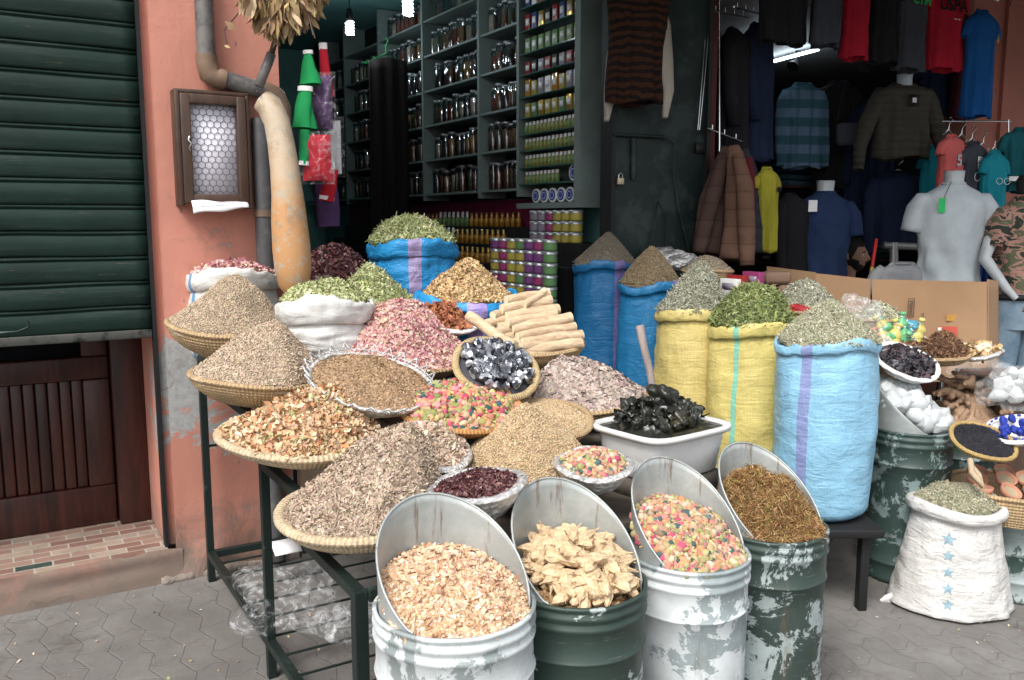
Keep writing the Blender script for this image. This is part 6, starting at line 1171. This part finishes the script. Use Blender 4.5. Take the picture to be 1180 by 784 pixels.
# black bench under sacks
bn = thing('low_bench', 'low black wooden bench under the light blue sack', 'bench', P(960, 600, 3.7)); c = P(958, 575, 3.78); MB().box(Vector((c.x-.14, c.y+.45, .35)), (.50, 1.5, .035)).build('bench_top', DARK, bn, bevel=.006)
for dx, dy in ((.06, -.22), (-.34, -.22), (.06, 1.1), (-.34, 1.1)): MB().box(Vector((c.x+dx, c.y+dy, .166)), (.035, .05, .332)).build('leg', DARK, bn, bevel=.004)
# mounds behind sacks on a back shelf
bk = thing('back_bench', 'dark plank bench behind the coloured sacks', 'bench', L(4.3, -.6, 0)); MB().fbox(3.5, 5.6, -1.1, -.1, .9, .94).build('plank', BOARD, bk, smooth=False)
for t_, s_ in ((3.6, -.2), (3.6, -1.0), (5.5, -.2), (5.5, -1.)): MB().fbox(t_-.03, t_+.03, s_-.03, s_+.03, 0, .9).build('leg', DKWOOD, bk, smooth=False)
def smallmound(label, px, py, d, rx, hp_, pal_, kinds, under, count=3000, bl=None, kind='soft', size=.014, zb=None):
    o, n, R = BP(px, py, d, rx, .24); n = UZ; basket(bl, o, n, R, .10); heap('herb_heap', label, o, n, heap_fn(R*.96, hpx(hp_, d)*.9, (0, 0), kind), kinds, pal_, under, count=count, size=size, tilt=.8)
smallmound('grey green herb cone behind the light blue sack', 928, 352, 4.6, 38, 36, GREYG, [('needle', .8, .018), ('curl', .4, .016)], (.26, .24, .17), 4500, 'basket behind the light blue sack holding a grey green cone', 'cone')
smallmound('small brown herb cone right of the dark brown one', 815, 312, 4.75, 28, 20, [(.3, .25, .18), (.38, .32, .24)], [('seed', 1, .012)], (.25, .2, .14), 2500, 'small basket behind the left yellow sack')
smallmound('greyish leaf mound in front of the cardboard', 1013, 368, 4.5, 26, 21, PALEG, [('leaf', 1, .022), ('twig', .4, .03)], (.3, .3, .2), 1500, 'small basket in front of the cardboard holding greyish leaves', size=.02)
smallmound('dark red dried fruit pile behind the green leaves', 918, 360, 4.3, 17, 8, [(.3, .02, .03), (.4, .05, .05)], [('fat', 1, .016)], (.2, .02, .02), 500, 'little foil dish of dark red fruit', 'dome')
smallmound('small beige pile beside the dark red dried fruit', 935, 368, 4.1, 15, 8, BROWN, [('chip', 1, .014)], (.35, .25, .14), 500, 'little dish of beige chips beside the light blue sack', 'dome')
# foil + packs behind
blobbag('crumpled foil bag behind the two deep blue sacks', P(765, 300, 4.95), .12, FOIL, 'foil_bag', (1.2, .8, .5), 4, .8); blobbag('white and clear plastic wrapping right of the grey green herb cones', P(990, 380, 4.1), .12, FILM2, 'plastic_wrap', (.9, .9, 1.1), 6, .8)
for k, (x, y, m_, l) in enumerate(((850, 326, CRD, 'red and white printed packet standing behind the green leaves'), (868, 322, CPK, 'pink printed packet leaning beside the red one'), (842, 330, WCAP, 'white printed packet left of the red one'))): q = P(x, y, 4.6); pack(q-UZ*.05, .12, .04, .09, m_, l, 'packet', 'printed_packet', m2=CLAV)
t = thing('brick_of_henna', 'brown paper bundles stacked in front of the cardboard left panel', 'bundle', P(890, 330, 5.0)); 
for dx, dz in ((0, 0), (.16, 0), (.08, .075)): MB().box(P(878, 335, 5.0)+Vector((dx, 0, dz)), (.15, .10, .07)).build('paper_bundle', M('brown_paper', (.22, .14, .10), .8), t, bevel=.02)
# candies -------------------------------------------------------------------
SWC = [('yellow', (.56, .50, .17)), ('green', (.13, .40, .19)), ('blue', (.08, .28, .40)), ('orange', (.55, .16, .08))]; cm = {n: M('candy_'+n, c, .3, coat=.3) for n, c in SWC}; 
q0 = P(1040, 385, 4.3); tv = thing('sweet_tray', 'shallow tray under the coloured twists', 'tray', q0-UZ*.08); MB().lathe([(.001, -.06), (.19, -.06), (.21, -.03)], q0, UZ, 32).build('tray', WHITEP, tv)
cp = {}
for k in range(20):
    x = 1014+k % 7*9+random.uniform(-4, 4); y = 398-(k//7)*11+random.uniform(-3, 3)-(6 if k % 7 == 3 else 0); nmc = ['yellow', 'green', 'yellow', 'green', 'blue', 'yellow', 'orange'][k % 7]; 
    if k % 7 == 6: x = 1010
    p = P(x, y, 4.22+.02*(k//7)); lab = 'twisted %s sweet cone in the %s row of the pile by the cardboard' % (nmc, ['front', 'middle', 'top'][k//7])
    if nmc not in cp:
        t = thing('wrapped_sweet', lab, 'sweet', p, 'twisted sweet cones'); MB().lathe([(.001, -.03), (.028, -.028), (.034, -.012), (.026, .006), (.010, .024), (.009, .034), (.016, .044), (.012, .052), (.001, .053)], p, UZ, 14, lambda a, r, z, i: (r*(1+.15*math.sin(5*a)), z)).build('wrapper', cm[nmc], t)
        MB().lathe([(.0105, .026), (.0125, .029), (.0105, .032)], p, UZ, 12).build('tie', WCAP, t); cp[nmc] = t
    else: dup(cp[nmc], p, lab, rot=Vector((random.gauss(0, .6), random.gauss(0, .6), 1)).normalized().to_track_quat('Z', 'Y'))
# ================================================================== drums
DG = [mat_drum('drum_white_grey', (.24, .28, .28), (.54, .585, .59), .53, 5, 1.), mat_drum('drum_green_a', (.030, .052, .043), (.36, .42, .41), .66, 6, 2.3), mat_drum('drum_white', (.54, .58, .59), (.28, .33, .34), .57, 4.2, 5.1), mat_drum('drum_green_b', (.034, .056, .048), (.32, .38, .38), .585, 6.5, 7.7), mat_drum('drum_green_c', (.030, .055, .049), (.20, .27, .27), .60, 6, 3.3), mat_drum('drum_green_d', (.035, .065, .055), (.28, .34, .34), .54, 5, 9.)]
def drum_at(px, py, d, rx, zb=0):
    c = P(px, py, d); return Vector((c.x, c.y, 0)), rx*d/1000, c.z
def scoopfn(R, H0, th0, slope, kind='dome', dome=.05, lump=.1):
    f0 = heap_fn(R*.97, dome, (0, 0), kind, lump); ct, st_ = math.cos(R_(th0)), math.sin(R_(th0))
    def fn(x, y):
        g = f0(x, y); s = (x*ct+y*st_); g[..., 2] += H0+slope*R*np.clip(s+.55, 0, None); return g
    return fn
# 1
c, R, z = drum_at(524, 694, 2.07, 91); drum('white and grey peeling drum with pale seeds, nearest to the camera', c, R, 0, z, DG[0], .215, th0=120)
o = Vector((c.x, c.y, z)); heap('seed_heap', 'pale peach coloured seed husks in the nearest drum', o, UZ, scoopfn(R*.93, -.02, 122, .36, dome=.05), [('fat', .75, .0125), ('chip', .8, .015)], SEEDP, (.55, .38, .24), count=5200, size=.013, tilt=.9)
# 2
c, R, z = drum_at(665, 668, 2.35, 78); R2 = R; drum('dark green drum with tall curved plate holding pale pods', c, R, 0, z, DG[1], .235, th0=118)
PODM = M('pod_skin', (.68, .50, .31), .65, var=.25, vscale=3, bmp=.5, bscale=9, bdist=.05)
o2 = Vector((c.x, c.y, z)); b = MB(); b.lathe([(R*.975, -.03), (R*.9, -.015), (R*.5, .02), (.001, .03)], o2, UZ, 32); b = None; heap('pod_husks', 'papery husk scraps and broken pods beneath the top pods in the green drum', o2, UZ, scoopfn(R*.90, -.05, 118, .32, dome=.045), [('curl', .6, .03), ('wide', .5, .022)], [(.50, .34, .18), (.58, .42, .24), (.38, .25, .13)], (.30, .20, .11), cat='husks', count=700, size=.03, tilt=.9)
podp = None; fn = scoopfn(R*.78, -.0, 118, .34, dome=.06)
def pod_mesh(name='pod'):
    prof = [(.001, -.5), (.05, -.47), (.12, -.36), (.165, -.15), (.16, .05), (.11, .25), (.05, .40), (.022, .5), (.018, .62)]
    return MB().lathe(prof, Vector((0, 0, 0)), UZ, 20, lambda a, r, z, i: (r*(1+.16*math.cos(6*a)), z+.08*math.cos(a)*(z*z))).build(name, PODM, loc=(0, 0, 0))
for k in range(170):
    a = random.uniform(0, 2*PI); r = math.sqrt(random.random()); u, w = r*math.cos(a), r*math.sin(a); g_ = fn(np.array([u]), np.array([w]))[0]; p = o2+Vector(g_)+UZ*random.uniform(-.012, .014); sz = random.uniform(.07, .105)
    q = Vector((random.gauss(0, 1), random.gauss(0, 1), random.gauss(0, .35))).normalized().to_track_quat('Z', 'Y'); lab = 'pale tan ribbed seed pod in the %s of the green drum' % zone(u, w)
    if podp is None: podp = pod_mesh('seed_pod'); tag(podp, lab, 'seed pod', 'pods in the green drum'); podp.location = p; podp.scale = (sz,)*3; podp.rotation_mode = 'QUATERNION'; podp.rotation_quaternion = q
    else: dup(podp, p, lab, rot=q, scale=sz)
# 3
c, R, z = drum_at(793, 634, 2.62, 68); drum('white painted drum with grey worn patches holding pastel potpourri', c, R, 0, z, DG[2], .245, th0=118)
o = Vector((c.x, c.y, z)); heap('potpourri_heap', 'pastel potpourri flower heads in the white drum', o, UZ, scoopfn(R*.93, -.012, 122, .50, dome=.06), [('bud', 1., .0175), ('curl', .7, .018), ('ico', .6, .012)], {'bud': POTL, 'curl': POTL, 'ico': POT}, (.5, .38, .22), count=1500, size=.016)
# 4
c, R, z = drum_at(888, 604, 2.86, 62); drum('dark green chipped drum of brown moss, rightmost of the front four', c, R, 0, z, DG[3], .235, th0=118)
o = Vector((c.x, c.y, z)); heap('moss_heap', 'tangled rusty brown moss in the green drum', o, UZ, scoopfn(R*.93, -.012, 122, .52, dome=.07, lump=.7), [('curl', 1, .011), ('twig', .6, .020)], MOSS, (.24, .13, .05), count=16000, size=.014, tilt=1.2, lift=.9)
# 5 alum
c, R, z = drum_at(1050, 491, 3.9, 45); drum('dark green drum of white alum crystals beside the star sack', c, R, 0, z, DG[4], .22, th0=145)
ALUM = M('alum_crystal', (.66, .70, .71), .3, var=.04, bmp=.4, bscale=18, bdist=.01, trans=.25); o = Vector((c.x, c.y, z)); pr2 = []; fn = scoopfn(R*.82, .02, 140, .62, dome=.08)
for k in range(46):
    a = random.uniform(0, 2*PI); r = math.sqrt(random.random()); u, w = r*math.cos(a), r*math.sin(a); p = o+Vector(fn(np.array([u]), np.array([w]))[0]); lab = 'white alum crystal lump in the %s of the drum' % zone(u, w); rad = random.uniform(.032, .054)
    if len(pr2) < 4: ob = rock_mesh(90+k, 1, ALUM, 'alum_lump', cuts=8); tag(ob, lab, 'crystal', 'alum lumps in the drum'); ob.location = p; ob.scale = (rad,)*3; pr2.append(ob)
    else: dup(pr2[k % 4], p, lab, rot=rq(), scale=rad)
# 6 ginger drum
c, R, z = drum_at(1112, 485, 4.25, 46); R = .19; drum('dark green drum heaped with ginger roots behind the alum drum', c, R, 0, z, DG[4]); GING = M('ginger_skin', (.33, .215, .14), .7, var=.3, vscale=20, bmp=.6, bscale=60, bdist=.006); o = Vector((c.x, c.y, z)); gp_ = []
def ginger(seed):
    random.seed(seed); b = MB(); p = Vector((0, 0, 0)); d = Vector((1, 0, 0)); pts = [p]
    for k in range(5): d = (d+Vector((random.gauss(0, .4), random.gauss(0, .4), random.gauss(0, .3)))).normalized(); pts.append(pts[-1]+d*.32)
    b.tube(pts, [.12, .2, .17, .21, .18, .10], 14, nz=.3)
    for k in (1, 2, 3, 4): d2 = Vector((random.gauss(0, 1), random.gauss(0, 1), random.gauss(0, .6))).normalized(); b.tube([pts[k], pts[k]+d2*.28, pts[k]+d2*.46], [.15, .16, .09], 12, nz=.3)
    return b.build('ginger_root', GING, loc=(0, 0, 0))
for k in range(34):
    random.seed(500+k); a = random.uniform(0, 2*PI); r = math.sqrt(random.random()); u, w = r*math.cos(a), r*math.sin(a); p = o+Vector((u*R*.85, w*R*.85, .02+.22*(1-r)**1.0-.02)); lab = 'knobbly brown ginger root in the %s of the heap' % zone(u, w); s_ = random.uniform(.075, .105)
    if len(gp_) < 4: ob = ginger(k+3); tag(ob, lab, 'ginger root', 'ginger roots on the drum'); ob.location = p; ob.scale = (s_,)*3; gp_.append(ob)
    else: dup(gp_[k % 4], p, lab, rot=rq(), scale=s_)
random.seed(11)
ob = MB().lathe([(R*.97, 0), (R*.8, .05), (R*.4, .12), (.001, .17)], o-UZ*.02, UZ, 32, lambda a, r, z, i: (r*(1+.1*mn.noise(Vector((a*2, z*20, 0)))), z)).build('ginger_bed', GING); tag(ob, 'packed mass of ginger roots inside the heap', 'ginger', kind='stuff')
# 7 drum under right basket
c, R, z = drum_at(1172, 590, 3.75, 46); R = .165; c = Vector((P(1180, 590, 3.75).x-.0, P(1180, 590, 3.75).y, 0)); drum('worn green drum under the basket of clay pots at right', c, R, 0, z, DG[5])
# basket of clay bowls
o, n, R = BP(1160, 558, 3.72, 62, .30); o = Vector((o.x, o.y, z+.12)); basket('round woven basket of small clay pots on the right drum', o, UZ, R, .12, rimr=.012, bottom=.92, nm='clay_pot_basket')
MB().tube([P(1118, 530, 3.55), P(1120, 545, 3.5), P(1132, 560, 3.48), P(1128, 548, 3.5), P(1118, 536, 3.55)], .012, 10).build('basket_handle', STRAW2, bpy.data.objects['clay_pot_basket'])
CLAY = M('clay', (.42, .20, .13), .8, var=.2); LINING = M('pot_glaze', (.30, .26, .17), .7)
cl = None
for k, (dx, dy, dz, tx) in enumerate(((-.16, -.10, .035, .35), (-.07, -.15, .04, .5), (.03, -.14, .035, .4), (.11, -.1, .04, -.3), (-.13, 0, .05, .2), (-.03, -.04, .06, .1), (.07, -.02, .055, -.2), (-.08, .09, .05, 0), (.04, .1, .05, 0), (.14, .05, .05, .1))):
    p = o+Vector((dx, dy, dz-.02)); lab = 'small round clay pot, %s of the pile in the woven basket' % zone(dx/.16, dy/.13)
    if cl is None:
        cl = thing('clay_pot', lab, 'clay pot', p, 'clay pots in the basket'); MB().lathe([(.001, -.02), (.03, -.02), (.042, -.005), (.044, .012), (.040, .014), (.034, .006), (.02, -.006), (.001, -.008)], p, UZ, 22).build('bowl', CLAY, cl); MB().lathe([(.034, .004), (.02, -.002), (.001, -.003)], p, UZ, 18).build('glaze', LINING, cl)
    else: dup(cl, p, lab, rot=Vector((tx*.7, -.5-tx*.2, 1)).normalized().to_track_quat('Z', 'Y'))
# black seed basket, indigo bowl
o, n, R = BP(1133, 508, 3.65, 35, .50, 22); basket('small yellow straw basket of black seeds tilted on the right', o, n, R, .045, mat=mat_straw('yellow_straw', (.55, .38, .14)), rimr=.010); heap('nigella_heap', 'tiny black nigella seeds in the yellow straw basket', o, n, heap_fn(R*.92, .015, (0, 0), 'dome', .03), 'seed', BSEED, (.012, .012, .016), count=6000, size=.006, mat=SPG)
o, n, R = BP(1172, 495, 3.7, 30, .50, 0); basket('white patterned bowl of indigo lumps at the right edge', o, n, R, .05, 'plain', 'bowl', WHITEP, nm='china_bowl'); IND = M('indigo_lump', (.02, .04, .30), .6)
X, Y, Z = frame(n); pr3 = None
for k in range(16):
    a = random.uniform(0, 2*PI); r = math.sqrt(random.random())*.7; u, w = r*math.cos(a), r*math.sin(a); p = o+X*u*R+Y*w*R+Z*.01; lab = 'indigo blue lump in the %s of the china bowl' % zone(u, w)
    if pr3 is None: pr3 = rock_mesh(33, 1, IND, 'indigo_lump'); tag(pr3, lab, 'pigment lump', 'indigo lumps in the bowl'); pr3.location = p; pr3.scale = (.016,)*3
    else: dup(pr3, p, lab, rot=rq(), scale=random.uniform(.013, .02))
b = MB()
for k in range(20): a = 2*PI*k/20; b.tube([o+X*R*.93*math.cos(a)+Y*R*.93*math.sin(a)+Z*.012, o+X*R*.93*math.cos(a+.14)+Y*R*.93*math.sin(a+.14)+Z*.012], .004, 5)
b.build('blue_pattern', IND, bpy.data.objects['china_bowl'])
t = thing('side_crate', 'dark crate stack carrying the bowls at the right edge', 'crate', P(1160, 540, 4.2)); c = P(1185, 520, 4.15); MB().box(Vector((c.x+.1, c.y+.2, .42)), (.5, .5, .84)).build('crate_body', DKWOOD, t, bevel=.01)
# bowls over right
def bowlmound(label, bl, px, py, d, rx, ratio, rot, dep, style, mat, kinds, pal_, under, hgt, count, size, m2=None, kind='dome'):
    o, n, R = BP(px, py, d, rx, ratio, rot); basket(bl, o, n, R, dep, style, mat=mat, nm='side_bowl'); heap('dried_heap', label, o, n, heap_fn(R*.9, hgt, (0, 0), kind, .1), kinds, pal_, under, count=count, size=size, tilt=.9, mat=m2)
bowlmound('black crumbly lumps in the white lined bowl', 'white plastic lined bowl over the alum drum', 1045, 417, 3.9, 34, .50, 24, .06, 'foil', WHITEP, [('chip', .6, .03), ('fat', .6, .022)], BLACKP+[(.10, .06, .07)], (.03, .025, .03), .03, 450, .02, SPG)
bowlmound('dark brown cloves mound in the small basket', 'small straw basket of dark brown cloves', 1086, 406, 4.1, 28, .34, 4, .05, 'straw', STRAW, [('twig', .8, .03), ('curl', .6, .022)], DKB, (.12, .07, .04), .10, 1500, .02, None, 'soft')
bowlmound('brown bits scattered behind the black lumps', 'shallow tray behind the white lined bowl', 1044, 396, 4.25, 26, .3, 4, .04, 'straw', STRAW, [('chip', .8, .02), ('curl', .6, .022)], DKB, (.12, .07, .04), .02, 700, .02)
bowlmound('pale yellow dried root slices on a foil plate', 'foil plate of pale root slices right of the cloves', 1125, 406, 4.15, 26, .26, -4, .03, 'foil', FOIL, [('chip', .6, .045), ('curlw', .4, .04)], [(.66, .50, .28), (.75, .61, .40), (.5, .35, .18)], (.5, .38, .22), .03, 110, .04)
blobbag('clear plastic bag of alum lumps at right edge', P(1165, 450, 4.05), .13, FILM2, sq=(1., .8, .9), seed=12, amp=.5); blobbag('clear plastic bag behind the ginger roots', P(1125, 425, 4.4), .12, FILM2, sq=(1., .8, .8), seed=15, amp=.5)
for k in range(7):
    dup(pr2[k % 4], P(1150+k*6, 455-(k % 3)*12, 4.05), 'alum lump inside the clear bag at right edge', 'alum lumps in the clear bag', rq(), .045)
# star sack ---------------------------------------------------------------------
o = P(1102, 575, 3.62); R = hpx(46, 3.62); WSS = mat_sack('white_star_sack', (.60, .59, .57), grid=.10, bulk=.9)
def star_sack(o, R, z0):
    t = thing('star_sack', 'small white sack with five blue stars standing on the pavement', 'sack', (o.x, o.y, z0)); H_ = o.z-z0; K = 34; prof = [(.001, -H_), (R*1.20, -H_), (R*1.32, -H_+.012)]
    for i in range(1, K+1): u = i/K; prof.append((R*(1.30-.36*u**.8+.03*math.sin(u*PI)), -H_+.012+(H_-.055)*u))
    for i in range(9): a = -PI/2+.2+PI*1.15*i/8; prof.append((R*.96+.010+math.cos(a)*.02, -.028+math.sin(a)*.026))
    prof += [(R*.85, -.03), (R*.8, -.09)]
    def f(a, r, z, i):
        hz = (z+H_)/H_; c_, s_ = math.cos(a), math.sin(a); w = 1+.035*mn.noise(Vector((c_*2, s_*2, hz*9)))+.04*mn.noise(Vector((c_*3, s_*3, hz*2+4)))
        sq = 1+.16*(1-hz)*abs(math.cos(a))**3; return r*w*sq, z+hz**4*(.014*math.sin(2*a+1))-.0
    MB().lathe(prof, o, UZ, 120, f).build('sack_body', WSS, t)
    for sg in (-1, 1): p = Vector((o.x+sg*R*1.45, o.y, z0+.01)); MB().tube([p, p+Vector((sg*.03, 0, .0)), p+Vector((sg*.055, -.01, -.004))], [.03, .018, .006], 10, ry=[.012, .009, .004]).build('sack_ear', WSS, t)
    SB = M('star_blue', (.24, .36, .42), .7, var=.25, vscale=60)
    for k in range(5):
        u = .80-k*.165; zc = -H_+.012+(H_-.055)*u; a = -PI/2-.58+.02*k; sz = .030 if k == 0 else .024; b = MB(); vs = []; 
        for j in range(11):
            if j == 0: dx, dz = 0, 0
            else: q = PI/2+(j-1)*PI/5; rr = sz if j % 2 else sz*.42; dx, dz = rr*math.cos(q), rr*math.sin(q)
            zz = zc+dz; uu = (zz+H_-.012)/(H_-.055); r0 = R*(1.30-.36*uu**.8+.03*math.sin(uu*PI)); aa = a+dx/r0; r1, z1 = f(aa, r0, zz, 0); vs.append(o+Vector((math.cos(aa)*(r1+.003), math.sin(aa)*(r1+.003), z1)))
        b.add(vs, [(0, j, j % 10+1) for j in range(1, 11)]).build('star_print', SB, t, smooth=False)
    return t
star_sack(o, R, .003); heap('herb_heap', 'grey green dried herb on top of the star printed sack', o-UZ*.005, UZ, heap_fn(R*.92, .06, (0, 0), 'dome'), [('needle', .9, .016), ('leaf', .5, .014)], [(.40, .39, .27), (.5, .48, .36), (.30, .29, .19)], (.28, .27, .18), count=5500, size=.013, tilt=.8)
t = thing('cigarette_butt', 'orange and white cigarette butt on the paving by the star sack', 'cigarette', onz(1036, 689, 0)); c = onz(1036, 689, .008); MB().tube([c, c+Vector((.03, .005, 0))], .0045, 8).build('paper', PAPER, t); MB().tube([c+Vector((.03, .005, 0)), c+Vector((.05, .008, 0))], .0046, 8).build('filter', M('filter_tan', (.6, .3, .12), .7), t)
b = MB(); N = 700; xs = []
while len(xs) < N:
    x, y = random.uniform(-1.9, 3.4), random.uniform(1.6, 4.4); t_, s_, _ = tsz(Vector((x, y, 0)))
    if s_ < -.03: xs.append((x, y, .004))
scatter(b, np.array(xs), np.tile([0, 0, 1.], (N, 1)), 'chip', .008, pal([(.55, .42, .3), (.4, .3, .2), (.6, .55, .45), (.3, .3, .15)], N), .3, .5); ob = b.build('litter', SP, loc=(0, 0, 0)); tag(ob, 'tiny crumbs of dropped spice and litter scattered on the paving', 'litter', kind='stuff')

# ================================================================== light
w = bpy.data.worlds.new('World'); sc.world = w; w.use_nodes = True; nt = w.node_tree; bg = nt.nodes['Background']; sky = nt.nodes.new('ShaderNodeTexSky'); sky.sky_type = 'NISHITA'; sky.sun_disc = False
SE, SA = R_(52), R_(205)
sky.sun_elevation = SE; sky.sun_rotation = SA; sky.air_density = 1.; sky.dust_density = 4; sky.ozone_density = 1
hs = nt.nodes.new('ShaderNodeHueSaturation'); hs.inputs['Saturation'].default_value = .35; nt.links.new(sky.outputs[0], hs.inputs['Color']); nt.links.new(hs.outputs[0], bg.inputs[0]); bg.inputs[1].default_value = .15
sl = bpy.data.lights.new('sun', 'SUN'); sl.energy = 1.5; sl.angle = R_(22); sl.color = (1, .96, .9); so = bpy.data.objects.new('sun', sl); COL.objects.link(so)
dv = Vector((math.sin(SA)*math.cos(SE), math.cos(SA)*math.cos(SE), math.sin(SE))); so.rotation_mode = 'QUATERNION'; so.rotation_quaternion = dv.to_track_quat('Z', 'Y'); so.location = dv*20
cam = bpy.data.cameras.new('camera'); cam.sensor_width = 36; cam.lens = 36*F/1180; cam.clip_end = 300; cam.clip_start = .05; co = bpy.data.objects.new('camera', cam); COL.objects.link(co); co.location = CAM; co.rotation_euler = (PI/2-PITCH, 0, 0); sc.camera = co
sc.view_settings.view_transform = 'Standard'; sc.view_settings.look = 'None'; sc.view_settings.exposure = .78; sc.view_settings.gamma = 1
sc.render.resolution_x = 1024; sc.render.resolution_y = 680
